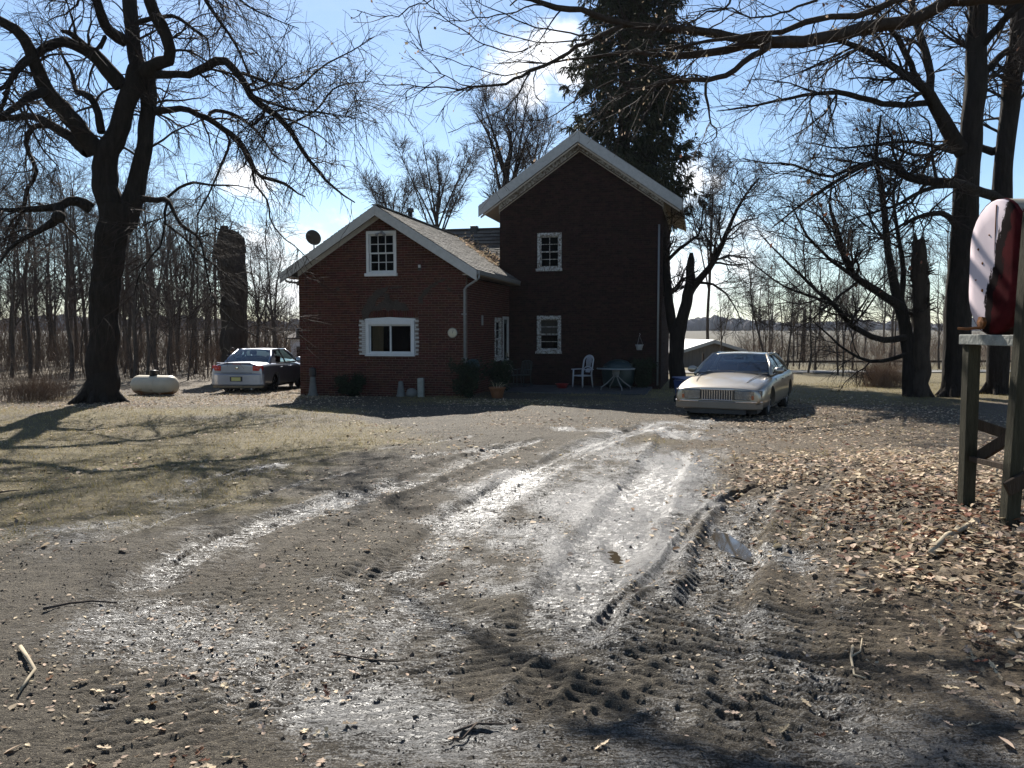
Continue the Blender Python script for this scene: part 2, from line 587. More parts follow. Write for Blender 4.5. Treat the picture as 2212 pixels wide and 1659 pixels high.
def relief(X, Y, want_attr=True):
    """fine relief of the yard and its wetness"""
    near = sstep(42, 24, Y)
    wob = vnoise(X * 2.3, Y * 2.3, 11) * .10 + vnoise(X * 7, Y * 7, 12) * .035
    dz = np.zeros_like(X)
    wet = np.zeros_like(X)
    for pts, w, dep, rid, tread, pitch, wt in TRK:
        lo, hi = pts.min(0) - w - .8, pts.max(0) + w + .8
        m = (X > lo[0]) & (X < hi[0]) & (Y > lo[1]) & (Y < hi[1])
        if not m.any():
            continue
        x, y = X[m], Y[m]
        best = np.full(x.shape, 1e9)
        arc = np.zeros(x.shape)
        sgn = np.zeros(x.shape)
        acc = 0.0
        for a, b in zip(pts[:-1], pts[1:]):
            d = b - a
            L = math.hypot(*d)
            d = d / L
            t = np.clip((x - a[0]) * d[0] + (y - a[1]) * d[1], 0, L)
            ex, ey = x - a[0] - t * d[0], y - a[1] - t * d[1]
            q = np.hypot(ex, ey)
            c = q < best
            best = np.where(c, q, best)
            arc = np.where(c, acc + t, arc)
            sgn = np.where(c, ex * -d[1] + ey * d[0], sgn)
            acc += L
        q = np.abs(best + wob[m] * min(1, w * 1.7)) / (w / 2)
        ends = sstep(0, .5, arc) * sstep(acc, acc - .5, arc)
        inside = 1 - (sstep(.7, 1.15, q) if w > .3 else sstep(.1, 1.4, q))
        ridge = np.exp(-((q - 1.25) / .32) ** 2)
        brk = .55 + .9 * (vnoise(arc * 1.7, sgn * 2 + 3, 5) + .3)
        dv = np.clip(.9 + .7 * vnoise(x * 2.0, y * 2.0, 7), .5, 1.25) if w < .3 else 1.0
        dz[m] += ends * (-dep * inside * dv + rid * ridge * np.clip(brk, .1, 1.3))
        if tread:
            ph = arc / pitch + 1.1 * vnoise(x * .7, y * .7, 21) + .25 * vnoise(x * 4, y * 4, 24)
            fr_ = ph - np.floor(ph) - .5
            tv = .35 - 1.6 * np.exp(-(fr_ / .17) ** 2)
            dz[m] += ends * inside * tread * tv * np.clip(.85 + 1.3 * vnoise(x * .9, y * .9, 22) + .5 * vnoise(x * 3, y * 3, 23), .1, 1.2)
        wet[m] = np.maximum(wet[m], ends * wt * .62 * np.clip((1 - sstep(.3, 1.5, q)) + .25 * ridge, 0, 1))
    # harrow-like lateral ripples, clods and broad unevenness
    rip = vnoise(X * 1.3 + .4 * Y, Y * 11 + 1.5 * vnoise(X * .8, Y * .8, 31), 32)
    dz += near * .030 * rip * (.4 + sstep(-.2, .3, vnoise(X * .35, Y * .35, 33)))
    dz += near * (.05 * vnoise(X * .7, Y * .7, 1) + .024 * vnoise(X * 2.1, Y * 2.1, 2) + .010 * vnoise(X * 6, Y * 6, 3))
    clod = np.clip(vnoise(X * 13, Y * 13, 4) - .12, 0, 1) * .020 + np.clip(vnoise(X * 31, Y * 31, 6), -.2, .5) * .011 + np.clip(vnoise(X * 63, Y * 63, 8), -.2, .5) * .008
    dz += near * clod * np.clip(1.2 - .4 * wet, .6, 1)
    for (c, a, b) in PUDS:
        q = ((X - c[0]) / a) ** 2 + ((Y - c[1]) / b) ** 2
        s = np.exp(-(q * .55) ** 2)
        dz = dz * (1 - .6 * s) - .05 * s
        wet = np.maximum(wet, np.exp(-q * .35))
    # drive centre is damp all over
    drv = np.zeros_like(X)
    for pts, w, st in WTS:
        lo, hi = pts.min(0) - 2.2 * w, pts.max(0) + 2.2 * w
        m = (X > lo[0]) & (X < hi[0]) & (Y > lo[1]) & (Y < hi[1])
        if not m.any(): continue
        x, y = X[m], Y[m]
        best = np.full(x.shape, 1e9)
        for a, b in zip(pts[:-1], pts[1:]):
            d = b - a
            L = math.hypot(*d)
            d = d / L
            t = np.clip((x - a[0]) * d[0] + (y - a[1]) * d[1], 0, L)
            best = np.minimum(best, np.hypot(x - a[0] - t * d[0], y - a[1] - t * d[1]))
        best = best + w * .5 * vnoise(x * 1.8, y * 1.1, 91)
        drv[m] = np.maximum(drv[m], st * np.exp(-(np.maximum(best, 0) / (w * .62)) ** 2))
    pat = .70 + 1.2 * vnoise(X * .8, Y * .45, 41) + .9 * vnoise(X * 2.2, Y * 1.3, 42) + .5 * vnoise(X * 6, Y * 4, 43)
    wet = np.clip(np.maximum(drv * np.clip(pat, 0, 1.0), wet * np.clip(pat + .45, 0, 1.1)), 0, 1)
    return dz, wet


ang = np.linspace(-RAD(63), RAD(63), 840)
ang = np.where(np.abs(ang) < RAD(38), ang, ang)
yr = [1.2]
while yr[-1] < 1000:
    y = yr[-1]
    yr.append(y + (.06 if y < 2.3 else max(.010, (.0036 if y < 11 else .005) * y * (1 if y < 24 else 2.2 if y < 60 else 6))))
yr = np.array(yr)
OX, OY = 0.0, -2.0
AA, YY = np.meshgrid(ang, yr)
XX = OX + np.tan(AA) * (YY - OY)
dz, wet = relief(XX, YY)
hx, hy = 2.5, 31.0
dist_house = np.maximum(np.abs(XX + 0.5) - 9, 0) + np.maximum(24.5 - YY, 0)
ZZ = gz(XX, YY) + dz
grass = sstep(-.35, .25, vnoise(XX * .45, YY * .45, 51) + .45 * vnoise(XX * 2.5, YY * 2.5, 52)
              + 1.1 * sstep(-1.0, -4.2, XX) * sstep(5.5, 9.5, YY) * sstep(24, 15, YY) - .55 + .55 * sstep(20, 26, YY)
              + .8 * sstep(3.5, 6, XX) * sstep(21, 24, YY))
grass = grass * (1 - .85 * wet)
litter = np.clip(.9 * sstep(31, 35, YY) * sstep(-.15, -.25, XX / YY) + sstep(1.6, 3.2, XX - .10 * YY + 1.0) * sstep(26, 20, YY) + sstep(19, 24, YY) * sstep(-2, -6, XX) * .9
                 + sstep(-.05, .3, vnoise(XX * .5, YY * .5, 61)) * .3, 0, 1) * (1 - wet)
field = sstep(48, 60, YY - 14 * sstep(-.10, -.2, XX / YY))
n0, n1 = XX.shape
I = np.arange(n0 * n1).reshape(n0, n1)
F = np.stack([I[:-1, :-1], I[:-1, 1:], I[1:, 1:], I[1:, :-1]], -1).reshape(-1, 4)
gme = npmesh('ground', np.stack([XX, YY, ZZ], -1).reshape(-1, 3), F, True,
             dict(wet=wet.ravel(), grass=grass.ravel(), litter=litter.ravel(), field=field.ravel()))


def ground_mat():
    m = bpy.data.materials.new('yard_ground')
    m.use_nodes = True
    t = m.node_tree
    L = t.links.new
    b = t.nodes['Principled BSDF']
    tcn = t.nodes.new('ShaderNodeTexCoord')

    def noise(sc, det=6, st=(1, 1, 1), rough=.62):
        mpn = t.nodes.new('ShaderNodeMapping')
        mpn.inputs['Scale'].default_value = st
        L(tcn.outputs['Object'], mpn.inputs['Vector'])
        n = t.nodes.new('ShaderNodeTexNoise')
        n.inputs['Scale'].default_value = sc
        n.inputs['Detail'].default_value = det
        n.inputs['Roughness'].default_value = rough
        L(mpn.outputs[0], n.inputs['Vector'])
        return n.outputs['Fac']

    def rng(v, a, b_, c=0., d=1.):
        r = t.nodes.new('ShaderNodeMapRange')
        for k, q in (('From Min', a), ('From Max', b_), ('To Min', c), ('To Max', d)):
            r.inputs[k].default_value = q
        L(v, r.inputs['Value'])
        return r.outputs[0]

    def mth(op, a, b_):
        n = t.nodes.new('ShaderNodeMath')
        n.operation = op
        for i, v in enumerate((a, b_)):
            if isinstance(v, (int, float)): n.inputs[i].default_value = v
            else: L(v, n.inputs[i])
        return n.outputs[0]

    def mix(f, a, b_):
        n = t.nodes.new('ShaderNodeMix')
        n.data_type = 'RGBA'
        if isinstance(f, (int, float)): n.inputs['Factor'].default_value = f
        else: L(f, n.inputs['Factor'])
        for i, v in ((6, a), (7, b_)):
            if isinstance(v, tuple): n.inputs[i].default_value = (*v, 1)
            else: L(v, n.inputs[i])
        return n.outputs[2]

    def attr(k):
        n = t.nodes.new('ShaderNodeAttribute')
        n.attribute_name = k
        return n.outputs['Fac']
    wet, gr, li, fi = attr('wet'), attr('grass'), attr('litter'), attr('field')
    fine, midn, big = noise(70), noise(9), noise(1.1)
    lat = noise(1, 7, (9, 75, 9), .7)
    soil = mix(rng(midn, .3, .7), (.044, .036, .026), (.100, .084, .061))
    soil = mix(rng(noise(2.6, 8, (1, 1, 1), .7), .35, .65, 0, .65), soil, (.036, .029, .022))
    soil = mix(rng(fine, .46, .66), soil, (.125, .108, .083))
    soil = mix(rng(noise(150, 3), .57, .64), soil, (.27, .23, .165))
    soil = mix(rng(noise(95, 4), .58, .64), soil, (.014, .011, .009))
    soil = mix(rng(lat, .56, .68, 0, .8), soil, (.022, .018, .013))
    straw = mix(rng(noise(34, 6, (1, 1, 1)), .35, .65), (.085, .069, .031), (.25, .20, .088))
    soil = mix(mth('MULTIPLY', gr, rng(noise(22), .25, .6)), soil, straw)
    lit = mix(rng(noise(26, 4), .36, .64), (.034, .024, .017), (.19, .145, .095))
    soil = mix(mth('MULTIPLY', li, .85), soil, lit)
    mud = mix(rng(midn, .3, .7), (.013, .0105, .0082), (.034, .028, .021))
    wetf = rng(mth('ADD', wet, mth('MULTIPLY', mth('SUBTRACT', fine, .5), 1.1)), .12, .5)
    col = mix(wetf, soil, mud)
    fld = mix(rng(noise(.035, 5, (1, 3, 1)), .4, .62), (.085, .070, .042), (.056, .050, .025))
    fld = mix(rng(noise(.5, 6), .3, .7), fld, (.066, .053, .033))
    col = mix(fi, col, fld)
    L(col, b.inputs['Base Color'])
    film = rng(mth('ADD', wet, mth('MULTIPLY', rng(wet, .05, .35), mth('ADD', mth('MULTIPLY', mth('ADD', mth('SUBTRACT', noise(85, 5), .5), mth('SUBTRACT', lat, .5)), 2.5), mth('MULTIPLY', mth('SUBTRACT', noise(8, 7), .5), 1.3)))), .20, .74)
    L(rng(film, 0, 1, .80, .40), b.inputs['Roughness'])
    L(rng(film, 0, 1, .12, 1.0), b.inputs['Specular IOR Level'])
    bp = t.nodes.new('ShaderNodeBump')
    bp.inputs['Strength'].default_value = .9
    bp.inputs['Distance'].default_value = .032
    L(mth('ADD', mth('MULTIPLY', noise(38, 8, (1, 1, 1), .7), 1.0), mth('ADD', mth('MULTIPLY', noise(120, 4), .5), mth('MULTIPLY', lat, .9))), bp.inputs['Height'])
    L(bp.outputs[0], b.inputs['Normal'])
    return m


ground = tag(link('ground', gme, ground_mat()), kind='structure')
ground['label'] = 'muddy farmyard with tyre ruts, dry grass and far fields'

# far lane beyond the yard on the right
mb = MB()
xs = np.linspace(5, 70, 40)
lane_v, lane_f = [], []
for i, x in enumerate(xs):
    for dy in (0, 2.6):
        yy = 43 + .05 * x + dy
        lane_v.append((x, yy, float(gz(x, yy)) + .05))
    if i: lane_f.append((2 * i - 2, 2 * i, 2 * i + 1, 2 * i - 1))
mb.add(lane_v, lane_f)
tag(mb.build('lane_road', MT['road']), 'pale gravel lane crossing behind the yard', kind='structure')

# puddles
waters = []
for (c, a, b_) in PUDS:
    lev = float((gz(np.array([c[0]]), np.array([c[1]])) + relief(np.array([c[0]]), np.array([c[1]]))[0])[0]) + (.015 if len(waters) == 0 else .004)
    waters.append(lev)
    vs, n = [], 40
    for k in range(n):
        th = 2 * math.pi * k / n
        rr = 1.3 + .12 * math.sin(3 * th + c[0] * 9) + .08 * math.sin(5 * th + c[1] * 5)
        vs.append((c[0] + a * rr * math.cos(th), c[1] + b_ * rr * math.sin(th), lev))
    mb = MB()
    mb.add(vs, [tuple(range(n))])
    tag(mb.build('puddle_water', MT['puddle']), kind='structure')['label'] = 'shallow puddle lying in a wheel rut'


def groundz(x, y):
    X, Y = np.atleast_1d(np.asarray(x, float)), np.atleast_1d(np.asarray(y, float))
    return gz(X, Y) + relief(X, Y)[0]


# ------------------------------------------------------------------ house
HY = RAD(-13.0)
HO = np.array([(1007 - CX) / FPX * 25.0, 25.0, -0.40])
house = thing('brick_house', 'old two part brick farmhouse with white trim, in its own shade', 'house', HO, HY)
RV = np.array([math.cos(HY), math.sin(HY), 0])
DV = np.array([-math.sin(HY), math.cos(HY), 0])


def hp(x, y, v):
    """house coordinates (u, w) of a picture point on the plane v"""
    d = pdir(x, y)
    c = np.array(CAM) - HO
    t = (v - c @ DV) / (d @ DV)
    p = c + t * d
    return float(p @ RV), float(p[2])


def hworld(u, v, w):
    return HO + RV * u + DV * v + np.array([0, 0, w])


def boxes_mesh(name, B, attrs=None):
    """B: (n, 6) boxes; rear faces left out are kept: 6 quads each"""
    B = np.asarray(B, float).reshape(-1, 6)
    n = len(B)
    V = np.empty((n, 8, 3))
    for i in range(8):
        V[:, i, 0] = B[:, 1 if i & 1 else 0]
        V[:, i, 1] = B[:, 3 if i & 2 else 2]
        V[:, i, 2] = B[:, 5 if i & 4 else 4]
    q = np.array([(0, 2, 3, 1), (4, 5, 7, 6), (0, 1, 5, 4), (2, 6, 7, 3), (0, 4, 6, 2), (1, 3, 7, 5)])
    F = (np.arange(n)[:, None, None] * 8 + q[None]).reshape(-1, 4)
    at_ = {k: np.repeat(a, 8) for k, a in (attrs or {}).items()}
    return npmesh(name, V.reshape(-1, 3), F, False, at_)


BL, BH, JO = .205, .062, .012


def brick_wall(name, limits, w0, w1, openings, place, bmat, mmat, singles=0, seed=0, near=None):
    """courses of real bricks over recessed mortar. limits(w) -> (a0, a1); place(a0,a1,d0,d1,w0,w1) -> box in house coordinates"""
    r = np.random.default_rng(seed)
    bricks, mort = [], []
    k, w = 0, w0
    while w < w1:
        lim = limits(w + BH / 2)
        if lim is not None and lim[1] - lim[0] > .05:
            iv = [lim]
            for (a0, a1, o0, o1) in openings:
                if o0 - .001 < w + BH / 2 < o1 + .001:
                    nv = []
                    for (s, e) in iv:
                        if a1 <= s or a0 >= e:
                            nv.append((s, e))
                        else:
                            if a0 > s: nv.append((s, a0))
                            if a1 < e: nv.append((a1, e))
                    iv = nv
            for (s, e) in iv:
                mort.append((s, e, .012 + .0007 * (k % 3), .14, w - .006, w + BH + .006))
                p = math.floor(s / (BL + JO)) * (BL + JO) + (k % 2) * (BL + JO) / 2 - (BL + JO)
                header = (k % 7 == 6)
                Lb = BL if not header else .098
                while p < e:
                    a, b = max(p, s + .002), min(p + Lb, e - .002)
                    if b - a > .03:
                        j = r.normal(0, .0028)
                        dw = r.normal(0, .0012)
                        bricks.append((a, b, np.clip(j, -.007, .007), .12, w + dw, w + BH + dw))
                    p += Lb + JO
        k += 1
        w += BH + JO
    mort = np.array([place(*m) for m in mort])
    wall = link(name, boxes_mesh(name, mort), mmat, house)
    br = np.array(bricks)
    tint = r.random(len(br))
    pb = np.array([place(*b) for b in br])
    full = np.where((br[:, 1] - br[:, 0]) > BL - .004)[0]
    take = np.zeros(len(br), bool)
    if singles:
        c = (br[full, 0] + br[full, 1]) / 2
        cw = br[full, 4]
        d = (c - near[0]) ** 2 + ((cw - near[1]) * 1.3) ** 2
        take[full[np.argsort(d)[:singles]]] = True
        ume = boxes_mesh('brick', [(-BL / 2 + .002, BL / 2 - .002, 0, .12, 0, BH)], dict(tint=np.zeros(1)))
        ume.materials.append(bmat)
        for i in np.where(take)[0]:
            o = bpy.data.objects.new('brick', ume)
            b = pb[i]
            o.location = ((b[0] + b[1]) / 2, b[2], b[4])
            COL.objects.link(o)
            o.parent = wall
    rest = link('brickwork', boxes_mesh('brickwork', pb[~take], dict(tint=tint[~take])), bmat, wall)
    rest['kind'] = 'stuff'
    return wall


front_place = lambda u0, v0: (lambda a0, a1, d0, d1, w0, w1: (u0 + a0, u0 + a1, v0 + d0, v0 + d1, w0, w1))
# ---- wing
WL, WE, WS = 5.54, 3.66, .63          # width, wall height at the eaves, roof slope
WC = -WL / 2
WTOP = 5.89                           # roof top at the ridge
uw = hp(787, 497, 0)
GW = (hp(791, 497, 0)[0], hp(856, 497, 0)[0], hp(820, 590, 0)[1], hp(820, 499, 0)[1])       # gable window
LW = (hp(790, 700, 0)[0], hp(895, 700, 0)[0], hp(840, 766, 0)[1], hp(840, 692, 0)[1])       # lower window
QX0, QX1 = hp(775, 700, 0)[0], hp(904, 700, 0)[0]


def wing_lim(w):
    top = WTOP - .17
    half = min(WL / 2, (top - w) / WS)
    return (WL / 2 - half, WL / 2 + half) if half > .08 else None


ARCH = .22
ops = [(GW[0] + WL, GW[1] + WL, GW[2], GW[3]),
       (LW[0] + WL, LW[1] + WL, LW[2], LW[3] + .05),
       (QX0 + WL, LW[0] + WL, LW[2] - .02, LW[3] + .05), (LW[1] + WL, QX1 + WL, LW[2] - .02, LW[3] + .05),
       (LW[0] - .12 + WL, LW[1] + .12 + WL, LW[3] + .06, LW[3] + .06 + ARCH)]
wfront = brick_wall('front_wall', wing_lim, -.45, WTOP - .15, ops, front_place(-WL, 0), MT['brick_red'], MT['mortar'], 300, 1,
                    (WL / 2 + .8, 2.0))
# soldier course over the lower window
B, tn = [], []
a = LW[0] - .12
while a < LW[1] + .10:
    B.append((a, a + BH, rs.normal(0, .003), .12, LW[3] + .085, LW[3] + .065 + ARCH))
    tn.append(rs.random())
    a += BH + JO
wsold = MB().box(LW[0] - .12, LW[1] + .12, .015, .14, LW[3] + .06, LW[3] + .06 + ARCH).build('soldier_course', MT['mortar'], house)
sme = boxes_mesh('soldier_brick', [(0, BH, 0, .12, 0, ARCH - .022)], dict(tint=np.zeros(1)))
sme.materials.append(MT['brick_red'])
for b in B:
    o = bpy.data.objects.new('brick', sme)
    o.location = (b[0], b[2], b[4])
    COL.objects.link(o)
    o.parent = wsold
# painted quoin bricks on both sides of the lower window: every course its own brick
k = 0
w = LW[2] - .01
qh = .056
nq = int((LW[3] + .04 - w) / (qh + .008))
for k in range(nq):
    for side in (0, 1):
        ext = (.10 if k % 2 == 0 else .0) + rs.uniform(-.02, .02)
        if side == 0: b = (QX0 + .10 - ext, LW[0] - .008)
        else: b = (LW[1] + .008, QX1 - .10 + ext)
        o = MB().box(b[0], b[1], -.006 + rs.uniform(-.002, .002), .12, w, w + qh).build('painted_brick', MT['oldtrim2'], wfront, bevel=.004)
    w += qh + .008
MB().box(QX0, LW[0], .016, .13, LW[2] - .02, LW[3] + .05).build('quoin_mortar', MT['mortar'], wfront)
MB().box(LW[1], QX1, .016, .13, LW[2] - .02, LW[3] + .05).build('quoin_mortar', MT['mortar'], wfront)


def blob_plate(name, pts, v, th, mat, parent, seed=0, jitter=.05):
    """irregular plate on a wall plane, outline roughened"""
    r = np.random.default_rng(seed)
    P = [np.array(p) for p in pts]
    out = []
    for a, b in zip(P, P[1:] + P[:1]):
        n = max(2, int(np.linalg.norm(b - a) / .06))
        for i in range(n):
            out.append(a + (b - a) * i / n + r.normal(0, jitter, 2) * .5)
    return MB().prism([(p[0], v, p[1]) for p in out], (0, -th, 0)).build(name, mat, parent)


cem = lambda pts: [hp(x, y, 0) for x, y in pts]
blob_plate('cement_smear', cem([(783, 690), (784, 668), (795, 645), (812, 628), (835, 618), (838, 626), (822, 640), (812, 655), (815, 668), (800, 672), (793, 690)]), .002, .012, MT['cement'], house, 3)
blob_plate('cement_smear', cem([(812, 662), (830, 650), (834, 632), (839, 634), (838, 652), (858, 648), (878, 658), (886, 672), (862, 672), (835, 669), (815, 670)]), .002, .011, MT['cement'], house, 4)
blob_plate('cement_smear', cem([(842, 620), (868, 618), (870, 622), (843, 624)]), .002, .009, MT['cement'], house, 5, .03)
blob_plate('cement_smear', cem([(903, 640), (912, 640), (914, 655), (904, 656)]), .002, .009, MT['cement'], house, 6, .03)
blob_plate('cement_smear', cem([(908, 640), (920, 622), (960, 600), (964, 604), (928, 626), (914, 644)]), .002, .007, MT['cement'], house, 7, .03)
blob_plate('cement_smear', cem([(726, 620), (734, 620), (734, 628), (726, 628)]), .002, .007, MT['cement'], house, 8, .03)
blob_plate('cement_smear', cem([(966, 622), (973, 622), (973, 629), (966, 629)]), .002, .007, MT['cement'], house, 9, .03)

# wing right wall (facing +u) with a window and a door
VM = 5.8                                # plane of the tall part's front wall
sp = lambda a0, a1, d0, d1, w0, w1: (-d1, -d0, a0, a1, w0, w1)


def hs(x, y):
    """(v, w) of a picture point on the wing's right wall (u = 0)"""
    d = pdir(x, y)
    c = np.array(CAM) - HO
    t = (0 - c @ RV) / (d @ RV)
    p = c + t * d
    return float(p @ DV), float(p[2])


SW = (hs(1061, 700)[0], hs(1079, 700)[0], hs(1070, 774)[1], hs(1070, 686)[1])
SD = (hs(1083, 700)[0], hs(1092, 700)[0], -.02, hs(1088, 683)[1])
SW = (3.55, 4.45, SW[2], SW[3])
SD = (4.72, 5.58, 0.12, SW[3] + .05)
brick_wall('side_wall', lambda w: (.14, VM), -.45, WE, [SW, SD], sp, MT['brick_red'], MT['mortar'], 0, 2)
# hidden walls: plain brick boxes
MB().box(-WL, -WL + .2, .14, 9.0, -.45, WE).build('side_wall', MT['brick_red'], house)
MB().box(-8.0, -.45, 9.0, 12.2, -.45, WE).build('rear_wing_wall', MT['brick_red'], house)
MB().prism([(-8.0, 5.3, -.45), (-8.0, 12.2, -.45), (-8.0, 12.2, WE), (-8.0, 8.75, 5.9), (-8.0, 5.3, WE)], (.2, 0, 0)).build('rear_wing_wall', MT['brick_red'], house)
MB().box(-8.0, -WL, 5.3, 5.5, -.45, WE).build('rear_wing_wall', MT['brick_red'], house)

# ---- tall part
ML, MR = -.37, 5.58
MC = (ML + MR) / 2
MTOP, MS = 9.16, .695
UWN = (hp(1161, 540, VM)[0], hp(1213, 540, VM)[0], hp(1188, 580, VM)[1], hp(1188, 503, VM)[1])
LWN = (hp(1160, 720, VM)[0], hp(1212, 720, VM)[0], hp(1188, 758, VM)[1], hp(1188, 682, VM)[1])


def main_lim(w):
    half = min((MR - ML) / 2, (MTOP - .2 - w) / MS)
    return ((MR - ML) / 2 - half, (MR - ML) / 2 + half) if half > .08 else None


mo = [(o[0] - ML, o[1] - ML, o[2], o[3]) for o in (UWN, LWN)]
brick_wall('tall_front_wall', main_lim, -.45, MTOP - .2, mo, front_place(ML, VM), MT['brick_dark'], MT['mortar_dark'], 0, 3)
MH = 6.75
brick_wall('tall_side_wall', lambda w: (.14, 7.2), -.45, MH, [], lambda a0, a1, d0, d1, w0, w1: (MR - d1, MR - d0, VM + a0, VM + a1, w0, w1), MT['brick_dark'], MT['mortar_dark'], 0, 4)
MB().box(ML, ML + .2, VM + .14, VM + 7.2, -.45, MH).build('tall_side_wall', MT['brick_dark'], house)
MB().prism([(ML, VM + 7.2, -.45), (MR, VM + 7.2, -.45), (MR, VM + 7.2, MH), (MC, VM + 7.2, MTOP - .2), (ML, VM + 7.2, MH)], (0, .2, 0)).build('tall_rear_wall', MT['brick_dark'], house)


# ---- roofs
def roof_slope(name, e0, e1, r1, r0, th=.10, seed=0):
    """slab with rows of separate shingle tabs. e = eave corners, r = ridge corners, counter-clockwise from above"""
    e0, e1, r1, r0 = [np.array(p, float) for p in (e0, e1, r1, r0)]
    n = np.cross(e1 - e0, r0 - e0)
    n = n / np.linalg.norm(n)
    if n[2] < 0: n = -n
    slab = MB().prism([e0, e1, r1, r0], tuple(-n * th)).build(name, MT['slab'], house)
    r = np.random.default_rng(seed)
    Ls = np.linalg.norm(r0 - e0)
    exp, tabw = .145, .30
    rows = int(Ls / exp)
    V, F, T = [], [], []
    for i in range(rows):
        t0, t1 = i * exp / Ls, min((i + 1.35) * exp / Ls, 1)
        a0, a1 = e0 + (r0 - e0) * t0, e1 + (r1 - e1) * t0
        b0, b1 = e0 + (r0 - e0) * t1, e1 + (r1 - e1) * t1
        Lr = np.linalg.norm(a1 - a0)
        k = -(i % 2) * .5
        while k * tabw < Lr:
            s0, s1 = max(0, k * tabw + .004) / Lr, min(1, ((k + 1) * tabw - .004) / Lr)
            k += 1
            if s1 - s0 < .02 / Lr: continue
            lo = n * (.018 + r.uniform(0, .008))
            hi = n * .003
            dl = (e0 - r0) / Ls * r.uniform(-.006, .012)
            p = [a0 + (a1 - a0) * s0 + lo + dl, a0 + (a1 - a0) * s1 + lo + dl, b0 + (b1 - b0) * s1 + hi, b0 + (b1 - b0) * s0 + hi,
                 a0 + (a1 - a0) * s0 + n * .001 + dl, a0 + (a1 - a0) * s1 + n * .001 + dl]
            q = len(V)
            V += p
            F += [(q, q + 1, q + 2, q + 3), (q + 4, q + 5, q + 1, q)]
            T += [r.random()] * 6
    sh = link('shingles', npmesh('shingles', V, np.array(F), False, dict(tint=np.array(T))), MT['shingle'], slab)
    sh['kind'] = 'stuff'
    return slab


OV, OF = .42, .36
tipw = WTOP - WS * (WL / 2 + OV)
CRV, CRW = 8.7, 6.21
roof_slope('wing_roof', (OV, -OF, tipw), (OV, VM - .02, tipw), (WC, VM - .02, WTOP), (WC, -OF, WTOP), seed=1)
roof_slope('wing_roof', (ML - .01, VM - .02, WTOP - WS * (ML - .01 - WC)), (ML - .01, 8.15, WTOP - WS * (ML - .01 - WC)), (WC, 8.15, WTOP), (WC, VM - .02, WTOP), seed=2)
roof_slope('wing_roof', (-WL - OV, 8.2, tipw), (-WL - OV, -OF, tipw), (WC, -OF, WTOP), (WC, 8.2, WTOP), seed=3)
MB().bar((WC, -OF, WTOP + .012), (WC, 8.15, WTOP + .012), .22, .03).build('ridge_cap', MT['shingle'], house)
ev = CRV - (CRW - tipw) / WS
roof_slope('cross_roof', (-8.25, ev, tipw), (ML - .01, ev, tipw), (ML - .01, CRV, CRW), (-8.25, CRV, CRW), seed=4)
roof_slope('cross_roof', (ML - .01, 2 * CRV - ev, tipw), (-8.25, 2 * CRV - ev, tipw), (-8.25, CRV, CRW), (ML - .01, CRV, CRW), seed=5)
MB().bar((-8.25, CRV, CRW + .012), (ML, CRV, CRW + .012), .22, .03).build('ridge_cap', MT['shingle'], house)
# courses of loose roll roofing on the upper cross slope, edges lifted
for i in range(5):
    w = CRW - .10 - i * .17
    v = CRV - (CRW - w) / WS
    MB().bar((-8.2, v, w + .035), (ML - .03, v, w + .035), .05, .035).build('roofing_edge', MT['slab'], house)
MOV, MOF = .66, .50
mtip = MTOP - MS * ((MR - ML) / 2 + MOV)
roof_slope('tall_roof', (MR + MOV, VM - MOF, mtip), (MR + MOV, VM + 7.6, mtip), (MC, VM + 7.6, MTOP), (MC, VM - MOF, MTOP), .14, seed=6)
roof_slope('tall_roof', (ML - MOV, VM + 7.6, mtip), (ML - MOV, VM - MOF, mtip), (MC, VM - MOF, MTOP), (MC, VM + 7.6, MTOP), .14, seed=7)


# ---- rake boards, soffits, friezes, gutters
def rake(name, uc, top, slope, half, v0, v1, h, mat, sign, inset=0.0):
    """sloping board under a gable roof edge; v0..v1 thickness, h vertical height"""
    u1 = uc + sign * half
    ua = uc + sign * inset
    p = [(ua, v0, top - slope * inset), (u1, v0, top - slope * half), (u1, v0, top - slope * half - h), (ua, v0, top - slope * inset - h)]
    return MB().prism(p, (0, v1 - v0, 0)).build(name, mat, house, bevel=.006)


for sg in (-1, 1):
    rake('rake_board', WC, WTOP - .005, WS, WL / 2 + OV + .02, -OF - .035, -OF - .002, .31, MT['oldtrim2'], sg)
    rake('soffit', WC, WTOP - .14, WS, WL / 2 + OV - .02, -OF, -.006, .03, MT['soffit'], sg)
    rake('frieze_board', WC, WTOP - .19, WS, WL / 2 + .01, -.035, -.004, .17, MT['oldtrim2'], sg)
    rake('rake_board', MC, MTOP - .005, MS, (MR - ML) / 2 + MOV + .02, VM - MOF - .04, VM - MOF - .002, .40, MT['oldtrim2'], sg)
    rake('rake_moulding', MC, MTOP - .42, MS, (MR - ML) / 2 + MOV - .05, VM - MOF + .02, VM - MOF + .09, .07, MT['soffit'], sg)
    rake('soffit', MC, MTOP - .22, MS, (MR - ML) / 2 + MOV - .02, VM - MOF, VM - .006, .03, MT['soffit'], sg)
    rake('frieze_board', MC, MTOP - .30, MS, (MR - ML) / 2 + .02, VM - .045, VM - .004, .27, MT['oldtrim'], sg)
    rake('frieze_moulding', MC, MTOP - .60, MS, (MR - ML) / 2, VM - .02, VM - .003, .05, MT['soffit'], sg)
